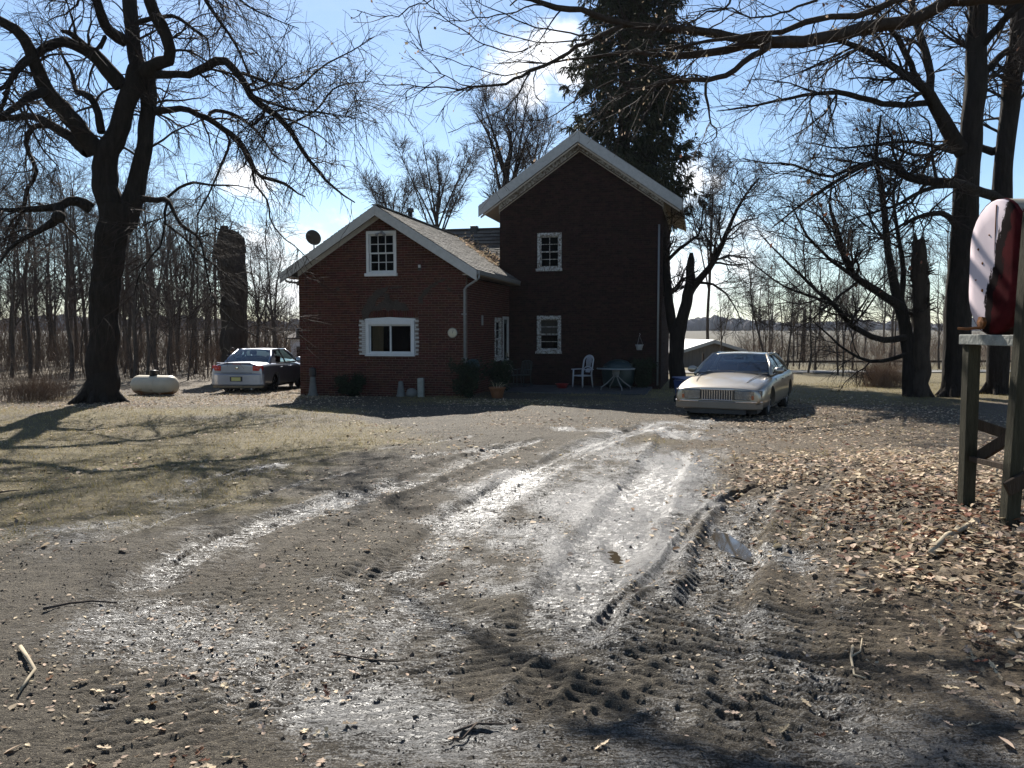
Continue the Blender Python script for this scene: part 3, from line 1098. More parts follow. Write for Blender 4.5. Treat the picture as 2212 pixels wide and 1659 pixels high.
# eave fascia and soffit along the tall part
for sg, ue, uwl in ((-1, ML - MOV, ML), (1, MR + MOV, MR)):
    MB().box(min(ue, ue + sg * .03), max(ue, ue + sg * .03), VM - MOF, VM + 7.6, mtip - .22, mtip - .02).build('eave_fascia', MT['oldtrim2'], house)
    MB().prism([(ue, VM - MOF + .01, mtip - .19), (uwl, VM - MOF + .01, mtip + .10), (uwl, VM - MOF + .01, mtip + .07), (ue, VM - MOF + .01, mtip - .22)], (0, 7.9, 0)).build('eave_soffit', MT['soffit'], house)
    MB().box(min(uwl, uwl + sg * .03), max(uwl, uwl + sg * .03), VM + .0, VM + 7.2, mtip - .25, mtip + .10).build('frieze_board', MT['oldtrim2'], house)
# wing eaves: soffit, K gutter
for sg, ue, uwl in ((-1, -WL - OV, -WL), (1, OV, 0)):
    MB().box(min(ue, uwl), max(ue, uwl), -OF, VM - .05, tipw - .15, tipw - .12).build('eave_soffit', MT['soffit'], house)
    g = MB()
    x0 = ue
    g.prism([(x0, -OF + .05, tipw - .02), (x0, -OF + .05, tipw - .13), (x0 + sg * .08, -OF + .05, tipw - .13), (x0 + sg * .11, -OF + .05, tipw - .02)], (0, VM - .1, 0))
    g.build('gutter', MT['metal_white'], house)
dp = MB()
dp.tube([(OV + .05, -OF + .12, tipw - .12), (OV + .05, -OF + .12, tipw - .24), (OV - .02, -OF + .12, tipw - .30), (.04, -.06, tipw - .48), (-.03, -.055, tipw - .56), (-.03, -.055, .75)], .036, 8)
dpo = dp.build('downspout', MT['metal_white'], house, True)
for w in (2.55, 1.2): MB().box(-.12, .02, -.095, -.0, w, w + .04).build('strap', MT['metal_white'], dpo)
MB().tube([(-WL - OV + .02, -OF + .2, tipw - .12), (-WL - OV + .06, -OF + .22, tipw - .24), (-WL - OV + .12, -OF + .3, tipw - .27), (-WL - .02, .25, tipw - .29), (-WL - .05, .25, tipw - .4), (-WL - .05, .25, .1)], .036, 8).build('downspout', MT['metal_white'], house, True)
us, ws_ = hp(1424, 485, VM)
MB().tube([(us, VM - .05, ws_), (us, VM - .05, 0.1)], .035, 8).build('downspout', MT['metal_white'], house, True)


# ---- windows
def window(u0, u1, w0, w1, v, grid, fr=.085, mat='trim', cur=None, sash=True, axis='u', sill=True, slider=False):
    """casing, two sashes with muntins, a pane each, sill; window > frame pieces, pane, muntin, sill"""
    tr = (lambda a0, a1, d0, d1, z0, z1: (a0, a1, v + d0, v + d1, z0, z1)) if axis == 'u' else (lambda a0, a1, d0, d1, z0, z1: (-d1, -d0, a0, a1, z0, z1))
    f = MB()
    A = lambda *b: f.box(*tr(*b))
    A(u0, u0 + fr, -.03, .10, w0, w1)
    A(u1 - fr, u1, -.03, .10, w0, w1)
    A(u0 + fr, u1 - fr, -.032, .10, w1 - fr * 1.2, w1)
    A(u0 + fr, u1 - fr, -.028, .10, w0, w0 + fr * .5)
    root = f.build('window', MT[mat], house, bevel=.005)
    a0, a1, b0, b1 = u0 + fr, u1 - fr, w0 + fr * .5, w1 - fr * 1.2
    st = .042

    def sash_(x0, x1, z0, z1, d, cols, rows):
        s = MB()
        s.box(*tr(x0, x0 + st, d, d + .035, z0, z1)).box(*tr(x1 - st, x1, d, d + .035, z0, z1))
        s.box(*tr(x0 + st, x1 - st, d, d + .035, z0, z0 + st)).box(*tr(x0 + st, x1 - st, d, d + .035, z1 - st, z1))
        s.build('sash', MT[mat], root, bevel=.003)
        gx, gz_ = (x1 - x0 - 2 * st) / cols, (z1 - z0 - 2 * st) / rows
        for c in range(1, cols):
            x = x0 + st + c * gx
            MB().box(*tr(x - .011, x + .011, d + .004, d + .03, z0 + st, z1 - st)).build('muntin', MT[mat], root)
        for r_ in range(1, rows):
            z = z0 + st + r_ * gz_
            MB().box(*tr(x0 + st, x1 - st, d + .006, d + .028, z - .011, z + .011)).build('muntin', MT[mat], root)
        for c in range(cols):
            for r_ in range(rows):
                MB().box(*tr(x0 + st + c * gx + .004, x0 + st + (c + 1) * gx - .004, d + .014, d + .018, z0 + st + r_ * gz_ + .004, z0 + st + (r_ + 1) * gz_ - .004)).build('pane', MT['glass'], root)
    if slider:
        m = (a0 + a1) / 2
        sash_(a0, m + .02, b0, b1, .03, 1, 1)
        sash_(m - .02, a1, b0, b1, .068, 1, 1)
    else:
        m = (b0 + b1) / 2
        sash_(a0, a1, m - .02, b1, .03, *grid)
        sash_(a0, a1, b0, m + .02, .068, *grid)
    if sill:
        MB().box(*tr(u0 - .05, u1 + .03, -.075, .10, w0 - .10, w0 - .002)).build('sill', MT[mat], root, bevel=.006)
    rb = MB()
    rb.box(*tr(a0 - .3, a1 + .3, .75, .78, b0 - .2, b1 + .2)).box(*tr(a0 - .3, a0 - .27, .14, .75, b0 - .2, b1 + .2)).box(*tr(a1 + .27, a1 + .3, .14, .75, b0 - .2, b1 + .2))
    rb.box(*tr(a0 - .27, a1 + .27, .14, .75, b0 - .23, b0 - .2)).box(*tr(a0 - .27, a1 + .27, .14, .75, b1 + .2, b1 + .23))
    rb.build('room_behind', MT['room'] if cur else MT['inside'], root)
    for (c0, c1, cm, z0, z1) in (cur or []):
        n = 14
        c = MB()
        x0, x1 = a0 + (a1 - a0) * c0, a0 + (a1 - a0) * c1
        vs = []
        for i in range(n + 1):
            x = x0 + (x1 - x0) * i / n
            dd = .16 + .02 * math.sin(i * 2.3)
            for z in (b0 + (b1 - b0) * z0, b0 + (b1 - b0) * z1):
                q = tr(x, x, dd, dd, z, z)
                vs.append((q[0], q[2], q[4]))
        c.add(vs, [(2 * i, 2 * i + 2, 2 * i + 3, 2 * i + 1) for i in range(n)])
        c.build('curtain', MT[cm], root, True)
    return root


window(GW[0], GW[1], GW[2], GW[3], 0, (3, 2))
lw = window(LW[0], LW[1], LW[2], LW[3], 0, (1, 1), .11, 'trim', [(.03, .30, 'curtain', 0, 1)], slider=True, sill=False)
lw['label'] = 'wide sliding window with a tan curtain on the left'
MB().prism([(LW[0] - .06, -.02, LW[3]), (LW[1] + .06, -.02, LW[3]), (LW[1] + .02, -.02, LW[3] + .055), ((LW[0] + LW[1]) / 2, -.02, LW[3] + .10), (LW[0] + .02, -.02, LW[3] + .055)], (0, .13, 0)).build('lintel', MT['trim'], lw)
MB().box(LW[0] - .02, LW[1] + .02, -.06, .1, LW[2] - .05, LW[2] - .003).build('sill', MT['trim'], lw, bevel=.006)
window(UWN[0], UWN[1], UWN[2], UWN[3], VM, (2, 2), .10, 'oldtrim')
window(LWN[0], LWN[1], LWN[2], LWN[3], VM, (1, 2), .10, 'oldtrim', [(0, 1, 'curtain_white', .45, 1.0), (.05, .95, 'room', 0, .4)])
window(SW[0], SW[1], SW[2], SW[3], 0, (1, 2), .10, 'oldtrim', axis='v')
# side door with storm door frame
d = MB()
tr = lambda a0, a1, d0, d1, z0, z1: (-d1, -d0, a0, a1, z0, z1)
for b in ((SD[0], SD[0] + .09, -.03, .1, SD[2], SD[3]), (SD[1] - .09, SD[1], -.03, .1, SD[2], SD[3]), (SD[0] + .09, SD[1] - .09, -.03, .1, SD[3] - .1, SD[3])):
    d.box(*tr(*b))
dr = d.build('door', MT['oldtrim2'], house, bevel=.005)
MB().box(*tr(SD[0] + .09, SD[1] - .09, .02, .06, SD[2], SD[3] - .1)).build('door_leaf', MT['green_metal'], dr)
MB().box(*tr(SD[0] + .17, SD[1] - .17, .012, .018, SD[2] + .9, SD[3] - .25)).build('pane', MT['carglass'], dr)
MB().tube([(.03, SD[1] - .2, 1.1), (.03, SD[1] - .2, 1.25)], .015).build('handle', MT['chrome'], dr)
MB().box(0.02, .9, SD[0] - .1, SD[1] + .15, -.45, SD[2] - .02).build('doorstep', MT['concrete'], house, bevel=.01)
# roof furniture
u, w = hp(886, 466, 5.5)
roofw = lambda u_: WTOP - WS * abs(u_ - WC)
pu = MB()
pu.tube([(u, 5.5, roofw(u) - .1), (u, 5.5, hp(886, 457, 5.5)[1])], .085, 12).tube([(u, 5.5, hp(886, 458, 5.5)[1]), (u, 5.5, hp(886, 450, 5.5)[1])], [.15, .13], 12)
pu.build('flue_pipe', MT['black'], house, True)
u, w = hp(1025, 503, CRV - .2)
MB().box(u - .14, u + .14, CRV - .35, CRV - .07, CRW - .28, CRW + .10).build('vent_box', MT['black'], house, bevel=.01)

# ---- things fixed to the house
# satellite dish
u, w = hp(675, 515, 1.2)
dish = thing('satellite_dish', 'dark round satellite dish on the left slope of the wing roof', 'satellite dish', hworld(u, 1.2, w))
R = .27
prof = [(R * t, .5 * R * t * t * .6) for t in np.linspace(0.01, 1, 9)]
db = MB().lathe(prof, 28)
db.lathe([(r, h - .012) for r, h in prof[::-1]], 28)
dob = db.build('dish', MT['black'], dish, True)
dob.rotation_euler = (RAD(62), 0, RAD(168))
rw = roofw(u) - w
MB().tube([(0, .02, -.02), (.03, .06, -.2), (.05, .08, rw - .05)], .022, 8).build('mast', MT['black'], dish)
MB().tube([(0, .02, -.1), (-.03, .45, .0), (-.02, .5, .05)], .012, 6).build('feed_arm', MT['black'], dish)
MB().box(-.05, .02, .46, .54, .03, .1).build('feed_horn', MT['black'], dish)
# security lamp on the gable, flood lights above the gable window, round thermometer
u, w = hp(907, 575, 0)
t_ = thing('security_lamp', 'small white square lamp on the gable bricks right of the upper window', 'lamp', hworld(u, 0, w))
t_.rotation_euler = (0, 0, HY)
MB().box(-.035, .035, -.07, -.006, -.05, .04).build('lamp_housing', MT['trim'], t_, bevel=.008)
MB().box(-.05, .05, -.05, -.008, -.13, -.055).build('lamp_base', MT['black'], t_, bevel=.008)
u, w = hp(826, 503, 0)
t_ = thing('flood_light', 'twin head flood light at the top of the gable window', 'lamp', hworld(u, -.035, w))
t_.rotation_euler = (0, 0, HY)
MB().lathe([(.055, -.01), (.055, .02), (.03, .035)], 14, 'Y', (0, -.03, 0)).build('mount', MT['metal_white'], t_, True)
for sx in (-1, 1):
    h = MB().tube([(sx * .03, -.05, -.01), (sx * .10, -.09, -.03)], .012, 6).tube([(sx * .08, -.08, -.02), (sx * .13, -.16, -.08)], [.025, .055], 12).build('lamp_head', MT['metal_white'], t_, True)
u, w = hp(978, 719, 0)
t_ = thing('wall_thermometer', 'round pale dial on the brick wall left of the downspout', 'thermometer', hworld(u, -.008, w))
t_.rotation_euler = (0, 0, HY)
MB().lathe([(.15, 0), (.155, -.03), (.14, -.035)], 28, 'Y').build('dial', MT['stone'], t_, True)
MB().lathe([(.135, -.036), (.13, -.04)], 28, 'Y').build('face', MT['tank'], t_, True)
MB().bar((0, -.045, -.02), (.03, -.045, .09), .012, .004).build('pointer', MT['black'], t_)
v, w = hs(1040, 692)
t_ = thing('wall_sign', 'small pale upright plaque on the recessed side wall', 'sign', hworld(.012, v, w))
t_.rotation_euler = (0, 0, HY)
MB().box(0, .03, -.09, .09, -.16, .16).build('board', MT['metal_white'], t_, bevel=.006)

# patio in front of the tall part, hung leaves in the roof valley
c = [hworld(.25, VM - .15, 0), hworld(5.3, VM - .15, 0), hworld(5.3, VM - 3.6, 0), hworld(.4, VM - 3.6, 0)]
pm = MB()
pm.prism([(p[0], p[1], -.62) for p in c], (0, 0, .28))
tag(pm.build('patio_pavement', MT['concrete'], bevel=.01), 'grey concrete patio against the tall brick wall', kind='structure')
PZ = -.34
# ------------------------------------------------------------------ trees
def resample(P, R, n):
    """Catmull-Rom through the points, n samples by arc length"""
    P, R = np.asarray(P, float), np.asarray(R, float)
    Q = np.vstack([2 * P[0] - P[1], P, 2 * P[-1] - P[-2]])
    out, ro = [], []
    for i in range(1, len(Q) - 2):
        t = np.linspace(0, 1, 12, endpoint=False)[:, None]
        a, b, c, d = Q[i - 1], Q[i], Q[i + 1], Q[i + 2]
        out.append(.5 * ((2 * b) + (c - a) * t + (2 * a - 5 * b + 4 * c - d) * t ** 2 + (3 * b - a - 3 * c + d) * t ** 3))
        ro.append(R[i - 1] + (R[i] - R[i - 1]) * t[:, 0])
    out.append(P[-1:])
    ro.append(R[-1:])
    out, ro = np.vstack(out), np.concatenate(ro)
    s = np.concatenate([[0], np.cumsum(np.linalg.norm(np.diff(out, axis=0), axis=1))])
    u = np.linspace(0, s[-1], n)
    return np.stack([np.interp(u, s, out[:, k]) for k in range(3)], 1), np.interp(u, s, ro)


def tubes(groups):
    """groups: list of (P (B,n,3), R (B,n), sides) -> V, F"""
    Vs, Fs, off = [], [], 0
    for gq in groups:
        P, R, k = gq[:3]
        P, R = np.asarray(P, float), np.asarray(R, float)
        if P.ndim == 2: P, R = P[None], R[None]
        B, n, _ = P.shape
        T = np.gradient(P, axis=1)
        T /= np.linalg.norm(T, axis=2, keepdims=True) + 1e-9
        D = P[:, -1] - P[:, 0]
        D /= np.linalg.norm(D, axis=1, keepdims=True) + 1e-9
        ref = np.where(np.abs(D[:, 2:3]) > .75, np.array([[1., .13, 0]]), np.array([[.07, .05, 1.]]))
        U = np.cross(T, ref[:, None, :])
        U /= np.linalg.norm(U, axis=2, keepdims=True) + 1e-9
        Wv = np.cross(T, U)
        a = 2 * np.pi * np.arange(k) / k
        RM = np.ones((B, n, k))
        if len(gq) > 3:
            s_ = np.concatenate([[0], np.cumsum(np.linalg.norm(np.diff(P[0], axis=0), axis=1))])
            kk, ss = np.meshgrid(np.arange(k) / k * 2 * np.pi, s_)
            RM = RM + gq[3] * (vnoise(np.cos(kk) * 3.5 + 9, np.sin(kk) * 3.5 + ss * .5, 3) * 1.6 + vnoise(np.cos(kk) * 9 + 40, np.sin(kk) * 9 + ss * 1.4, 4))[None]
        V = P[:, :, None, :] + R[:, :, None, None] * RM[..., None] * (np.cos(a)[None, None, :, None] * U[:, :, None, :] + np.sin(a)[None, None, :, None] * Wv[:, :, None, :])
        I = off + np.arange(B * n * k).reshape(B, n, k)
        q = np.stack([I[:, :-1], np.roll(I, -1, 2)[:, :-1], np.roll(I, -1, 2)[:, 1:], I[:, 1:]], -1).reshape(-1, 4)
        Vs.append(V.reshape(-1, 3))
        Fs.append(q)
        off += B * n * k
    return np.vstack(Vs), np.vstack(Fs)


def sprout(P, R, N, L, ang, wob, trop, n, rel, tmin, r, taper=.35, rmin=.004, tmax=1.0, rmax=9, bias=(0, 0, 0)):
    """N children on the parents P (B,m,3); L and ang are (lo, hi)"""
    B, m, _ = P.shape
    Lp = np.linalg.norm(np.diff(P, axis=1), axis=2).sum(1)
    b = r.choice(B, N, p=Lp / Lp.sum())
    t = (tmin + (tmax - tmin) * r.random(N)) * (m - 1)
    i = np.minimum(t.astype(int), m - 2)
    f = (t - i)[:, None]
    st = P[b, i] * (1 - f) + P[b, i + 1] * f
    rad = R[b, i] * (1 - f[:, 0]) + R[b, i + 1] * f[:, 0]
    T = P[b, i + 1] - P[b, i]
    T /= np.linalg.norm(T, axis=1, keepdims=True) + 1e-9
    q = r.normal(size=(N, 3))
    q -= (q * T).sum(1, keepdims=True) * T
    q /= np.linalg.norm(q, axis=1, keepdims=True)
    th = np.radians(r.uniform(*ang, N))[:, None]
    d = np.cos(th) * T + np.sin(th) * q + np.asarray(bias)
    d /= np.linalg.norm(d, axis=1, keepdims=True)
    ln = r.uniform(*L, N) * (1.15 - .5 * t / (m - 1))
    pts = [st]
    for k in range(n - 1):
        d = d + r.normal(0, wob, (N, 3)) + np.array([0, 0, trop])
        d /= np.linalg.norm(d, axis=1, keepdims=True)
        pts.append(pts[-1] + d * (ln / (n - 1))[:, None])
    r0 = np.clip(rad * rel, rmin, rmax)
    RR = r0[:, None] * np.linspace(1, taper, n)[None]
    return np.stack(pts, 1), np.maximum(RR, rmin * .6)


def trace(pts, conv, Y0, Y1, nsamp, wscale, sd_=0, wob=.03, Ys=None):
    """limb traced from picture points (x, y, width); its distance runs from Y0 to Y1"""
    r = np.random.default_rng(sd_)
    P, R = [], []
    L = len(pts)
    for i, (x, y, w) in enumerate(pts):
        Y = Y0 + (Y1 - Y0) * (i / (L - 1)) if Ys is None else Ys[i]
        px, py = conv(x, y)
        P.append(at(px, py, Y))
        R.append(w * wscale / FPX * Y / 2)
    P, R = resample(P, R, nsamp)
    j = r.normal(0, 1, P.shape) * (R[:, None] * .05 + wob * .2)
    j[0] = 0
    R = R * (1 + r.normal(0, .025, R.shape))
    return P + j, np.maximum(R, .006)


def obj_tubes(name, groups, base, mat, parent, smooth=True):
    V, F = tubes(groups)
    return link(name, npmesh(name, V - np.asarray(base)[None], F, smooth), mat, parent)


def flare(P, R, amt=.9, n=3):
    R = R.copy()
    for i in range(n):
        R[i] *= 1 + amt * (1 - i / n) ** 2 * .5
    return P, R


def roots(base, r0, parent, mat, seed, n=7, ln=1.3):
    """spreading root flares at the foot of a trunk"""
    r = np.random.default_rng(seed)
    gr = []
    for k in range(n):
        a = 2 * math.pi * k / n + r.uniform(-.3, .3)
        P, R = [], []
        for t in (0, .3, .65, 1.0):
            d = r0 * .55 + t * ln * r.uniform(.7, 1.1)
            x, y = base[0] + d * math.cos(a), base[1] + d * math.sin(a)
            P.append((x, y, float(gz(x, y)) + (.55 * (1 - t) ** 2.2 - .06 - .05 * t)))
            R.append(r0 * (.34 - .22 * t))
        P, R = resample(P, R, 9)
        gr.append((P, R, 7))
    return obj_tubes('root_flare', gr, base, mat, parent)


# ---- the big tree on the left, its limbs traced one by one
c3 = lambda x, y: (x * .3667, y * .3667)
c4 = lambda x, y: (x * .29998, 442.4 + y * .29998)
HB = G(215, 868)
HB[2] = float(gz(HB[0], HB[1]))
YH = HB[1]
hero = thing('big_tree', 'huge old bare tree with a forked dark trunk left of the gas tank', 'tree', HB)
K = .3667
WS_ = K * .9
limbs = {}


def limb(key, pts, y1, ns=16, y0=0.0, sides=9, nm='limb'):
    P, R = trace(pts, c3, YH + y0, YH + y1, ns, WS_, sd_=len(limbs) + 5)
    limbs[key] = (P, R)
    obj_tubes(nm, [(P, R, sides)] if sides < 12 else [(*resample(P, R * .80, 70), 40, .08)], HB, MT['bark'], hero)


limb('trunk', [(575, 2420, 330), (592, 2330, 265), (605, 2150, 236), (618, 1900, 226), (630, 1700, 224), (645, 1500, 232), (670, 1330, 262), (690, 1210, 250)], 0, 22, sides=18, nm='trunk')
limb('B', [(670, 1320, 215), (640, 1180, 200), (612, 1000, 190), (690, 790, 155), (745, 620, 145), (790, 490, 150), (800, 400, 130)], .1, 18, .0, 12, 'stem')
limb('C', [(730, 1330, 190), (770, 1200, 175), (825, 1000, 130), (862, 800, 122), (878, 620, 112), (860, 470, 140), (800, 330, 112), (775, 150, 105), (765, 0, 105), (755, -200, 90), (740, -450, 66), (770, -700, 36)], 1.2, 22, .15, 12, 'stem')
limb('D', [(850, 430, 100), (935, 375, 85), (1000, 335, 74), (965, 180, 80), (900, 60, 75), (870, -60, 70), (850, -300, 50), (900, -520, 26)], -1.5)
limb('E', [(880, 435, 60), (1000, 438, 47), (1120, 440, 46), (1220, 390, 55), (1330, 362, 52), (1430, 470, 46), (1490, 580, 45), (1600, 660, 42), (1690, 740, 38), (1760, 850, 28), (1850, 980, 22), (1960, 1100, 16), (2090, 1190, 8)], -3.5, 26)
limb('E2', [(1430, 430, 26), (1560, 480, 20), (1680, 510, 18), (1760, 520, 16), (1900, 390, 12), (2060, 310, 8), (2200, 220, 5)], -4, 14, -1.5, 6)
limb('E3', [(1690, 740, 18), (1790, 690, 15), (1870, 640, 14), (1960, 530, 12), (2060, 490, 9), (2180, 480, 5)], -1.2, 14, -2.4, 6)
limb('E4', [(1480, 560, 24), (1600, 610, 20), (1700, 640, 17), (1780, 660, 14), (1900, 660, 10), (2100, 700, 6)], -4.5, 12, -1.8, 6)
limb('F', [(900, 655, 62), (980, 650, 45), (1080, 640, 40), (1200, 690, 38), (1330, 770, 38), (1420, 850, 38), (1460, 920, 42), (1500, 1000, 26), (1540, 1040, 25), (1680, 1085, 20), (1740, 1130, 12), (1800, 1160, 8)], 2.2, 22)
limb('F2', [(1230, 690, 26), (1260, 655, 26), (1340, 660, 24), (1460, 725, 20), (1560, 830, 14), (1600, 900, 10), (1680, 960, 7)], 3.0, 14, .9, 6)
limb('F3', [(1490, 980, 18), (1500, 1080, 15), (1580, 1190, 13), (1582, 1260, 12), (1640, 1370, 9), (1760, 1470, 7), (1840, 1560, 5)], 1.4, 14, 1.7, 6)
limb('F4', [(1330, 780, 18), (1350, 850, 17), (1300, 980, 16), (1250, 1100, 12), (1200, 1200, 11), (1155, 1280, 10), (1190, 1290, 7), (1200, 1400, 6)], .6, 14, 1.2, 6)
limb('G', [(830, 1170, 46), (930, 1180, 38), (990, 1180, 30), (1030, 1260, 24), (1060, 1320, 24), (1140, 1370, 20), (1190, 1440, 16), (1210, 1560, 12), (1260, 1760, 9), (1380, 1900, 7), (1520, 1990, 5)], -2.6, 22)
limb('G2', [(985, 1190, 20), (970, 1310, 16), (1080, 1400, 14), (1180, 1500, 13), (1260, 1560, 12), (1420, 1690, 9), (1540, 1790, 6)], -1.4, 14, -.8, 6)
limb('G3', [(990, 1160, 20), (1050, 1110, 19), (1140, 1078, 18), (1260, 1090, 14), (1380, 1090, 9), (1500, 1120, 5)], -3.0, 12, -.9, 6)
limb('G4', [(970, 1300, 16), (950, 1440, 12), (900, 1500, 11), (820, 1620, 8), (790, 1740, 5)], -1.5, 10, -.9, 6)
limb('H', [(570, 900, 125), (490, 790, 112), (400, 680, 108), (290, 560, 105), (230, 440, 88), (180, 310, 80), (120, 200, 66), (0, 120, 60), (-160, 60, 48), (-330, 60, 26)], -2.2, 20, sides=10)
limb('H2', [(270, 530, 62), (180, 570, 50), (80, 640, 40), (0, 690, 34), (-120, 720, 26), (-260, 700, 14)], -3.6, 14, -.9, 7)
limb('H3', [(190, 345, 40), (120, 400, 36), (60, 480, 30), (20, 620, 24), (-60, 760, 16)], -2.5, 12, -1.3, 6)
limb('I', [(520, 890, 95), (420, 810, 70), (320, 755, 60), (220, 690, 50), (100, 690, 40), (0, 700, 36), (-150, 720, 26), (-300, 800, 12)], 1.8, 16)
limb('I2', [(300, 745, 42), (230, 742, 36), (160, 785, 32), (158, 880, 28), (215, 1010, 28), (160, 1120, 26), (130, 1250, 20), (60, 1400, 14), (20, 1520, 8)], 1.0, 18, 1.0, 7)
limb('J', [(715, 510, 100), (620, 400, 92), (540, 310, 88), (440, 260, 68), (330, 250, 60), (220, 310, 52), (100, 400, 38), (40, 500, 30), (-80, 560, 20)], -1.4, 18, sides=10)
limb('J2', [(520, 290, 52), (430, 205, 38), (365, 182, 22)], -1.0, 8, -.5, 7)
limb('J3', [(590, 280, 30), (620, 220, 30), (560, 300, 24), (470, 250, 20), (430, 130, 14), (380, -40, 8)], -2.0, 12, -.6, 6)
limb('Kk', [(740, 245, 80), (640, 180, 68), (600, 80, 62), (560, -20, 56), (520, -200, 40), (430, -420, 20)], -2.0, 14)
limb('L', [(540, 1230, 82), (430, 1180, 62), (340, 1220, 52), (200, 1230, 40), (80, 1235, 30), (-50, 1240, 24), (-200, 1290, 12)], -1.6, 16)
limb('L2', [(345, 1215, 70), (338, 1290, 66), (230, 1360, 36), (110, 1420, 26), (40, 1490, 20), (-60, 1620, 14)], -2.2, 14, -.7, 7)
limb('Mm', [(600, 780, 55), (560, 610, 48), (500, 555, 44), (450, 540, 34), (425, 430, 22), (370, 340, 18), (350, 220, 10)], 1.4, 14, .2, 7)
limb('Nn', [(800, 140, 36), (880, 115, 30), (950, 102, 26), (1040, 100, 24), (1150, 180, 20), (1220, 232, 14), (1240, 400, 8)], -1.0, 14, .5, 6)
limb('Pp', [(790, -260, 34), (1000, -240, 32), (1140, -150, 30), (1215, 10, 25), (1290, 120, 20), (1400, 280, 16), (1460, 420, 12), (1530, 560, 8)], -2.5, 16, .2, 6)
limb('Qq', [(870, -80, 26), (1000, -120, 24), (1250, -130, 20), (1420, 10, 16), (1560, 90, 10), (1760, 170, 5)], -3.6, 14, -1.0, 6)
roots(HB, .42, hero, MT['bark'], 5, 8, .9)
r = np.random.default_rng(21)
allP, allR = [], []
for k_, (P, R) in limbs.items():
    if k_ in ('trunk', 'B'): continue
    P2, R2 = resample(P, R, 22)
    allP.append(P2)
    allR.append(R2)
AP, AR = np.stack(allP), np.stack(allR)
s1 = sprout(AP, AR, 250, (.8, 2.3), (35, 80), .20, -.05, 8, .42, .18, r, .3, .011, rmax=.04)
s2 = sprout(*s1, 1050, (.5, 1.35), (25, 60), .16, -.085, 6, .62, .12, r, .4, .008)
s2b = sprout(AP, AR, 420, (.4, 1.3), (40, 80), .16, -.09, 6, .3, .3, r, .4, .008, rmax=.014)
s3 = sprout(*s2, 5400, (.3, 1.05), (18, 50), .13, -.09, 5, .7, .1, r, .5, .0055)
s3b = sprout(*s2b, 1300, (.25, .8), (18, 50), .13, -.09, 5, .7, .1, r, .5, .0055)
obj_tubes('branches', [(*s1, 5), (*s2, 4), (*s2b, 4)], HB, MT['twig'], hero)['kind'] = 'stuff'
obj_tubes('twigs', [(*s3, 3), (*s3b, 3)], HB, MT['twig'], hero)['kind'] = 'stuff'
MB().lathe([(.06, -.16), (.15, -.1), (.18, .0), (.13, .1), (.05, .15)], 12, 'Z', tuple(at(345 * K, 1275 * K, YH - 1.2) - HB)).build('burl', MT['bark'], hero, True)

# ---- the limb that reaches in from the right, of a tree standing outside the picture
c7 = lambda x, y: (1400.9 + x * .4444, y * .4444)
c8 = lambda x, y: (811 + x * .3333, y * .3333)
OB = np.array([8.9, 11.5, 0.0])
OB[2] = float(gz(OB[0], OB[1]))
over = thing('overhanging_tree', 'bare tree whose long limbs reach in across the top right', 'tree', OB)
TP, TR = resample([OB + (0, 0, -.3), OB + (-.05, 0, 2), OB + (-.1, -.1, 4.2), OB + (-.3, -.15, 6.6), OB + (-.2, .1, 9), OB + (.2, .4, 12)], [.48, .40, .36, .33, .24, .1], 20)
obj_tubes('trunk', [(TP, TR, 14)], OB, MT['bark_lite'], over)
roots(OB, .42, over, MT['bark_lite'], 9, 6, .8)
ovl = []


def olimb(pa, pb, y0, y1, ns=22, start=None, sides=8, endY=None):
    """points pa in the right crop, pb in the left crop"""
    pts = [(*c7(x, y), w * .4444) for x, y, w in pa] + [(*c8(x, y), w * .3333) for x, y, w in pb]
    L = len(pts)
    Ys = [y0 + (y1 - y0) * i / (L - 1) for i in range(L)]
    P = [at(x, y, Y) for (x, y, w), Y in zip(pts, Ys)]
    R = [w / FPX * Y / 2 for (x, y, w), Y in zip(pts, Ys)]
    if start is not None:
        P = [np.asarray(start, float)] + P
        R = [max(R[0] * 1.3, .02)] + R
    P, R = resample(P, R, ns)
    rr = np.random.default_rng(len(ovl) + 60)
    P[1:] += rr.normal(0, 1, P[1:].shape) * .012
    R = np.maximum(R * (1 + rr.normal(0, .05, R.shape)), .005)
    ovl.append((P, R))
    obj_tubes('limb', [(P, R, sides)], OB, MT['bark_lite'], over)


olimb([(1500, -6, 66), (1380, 60, 62), (1250, 95, 58), (1050, 140, 60), (850, 180, 60), (700, 205, 58), (560, 205, 50), (430, 235, 40), (300, 260, 35), (180, 275, 34), (60, 264, 30)],
      [(2000, 365, 30), (1850, 347, 25), (1560, 340, 20), (1400, 375, 15), (1200, 395, 12), (1000, 410, 8), (800, 400, 5)], 11.4, 12.6, 40, OB + (-.2, -.1, 6.3), 10)
olimb([(620, 200, 40), (450, 188, 44), (330, 170, 44), (200, 145, 40), (60, 130, 38)],
      [(2212, 215, 44), (2000, 190, 42), (1800, 175, 42), (1600, 150, 40), (1400, 85, 42), (1250, 55, 40), (1150, 40, 38), (1020, 0, 30), (860, -60, 18), (700, -150, 9)], 11.7, 11.2, 34)
olimb([], [(1640, 160, 30), (1540, 190, 28), (1400, 260, 26), (1250, 345, 24), (1100, 425, 22), (1000, 470, 22), (880, 520, 18), (740, 560, 16), (560, 570, 12), (380, 570, 9), (200, 552, 7), (0, 545, 5)], 11.5, 10.2, 30)
olimb([(1260, -10, 32), (1100, 60, 32), (950, 90, 30), (800, 85, 30), (720, 140, 26), (560, 160, 22), (330, 200, 18), (80, 245, 14)], [(2000, 305, 12), (1800, 330, 9), (1500, 360, 6)], 10.6, 11.3, 28, OB + (-.25, 0, 6.9), 7)
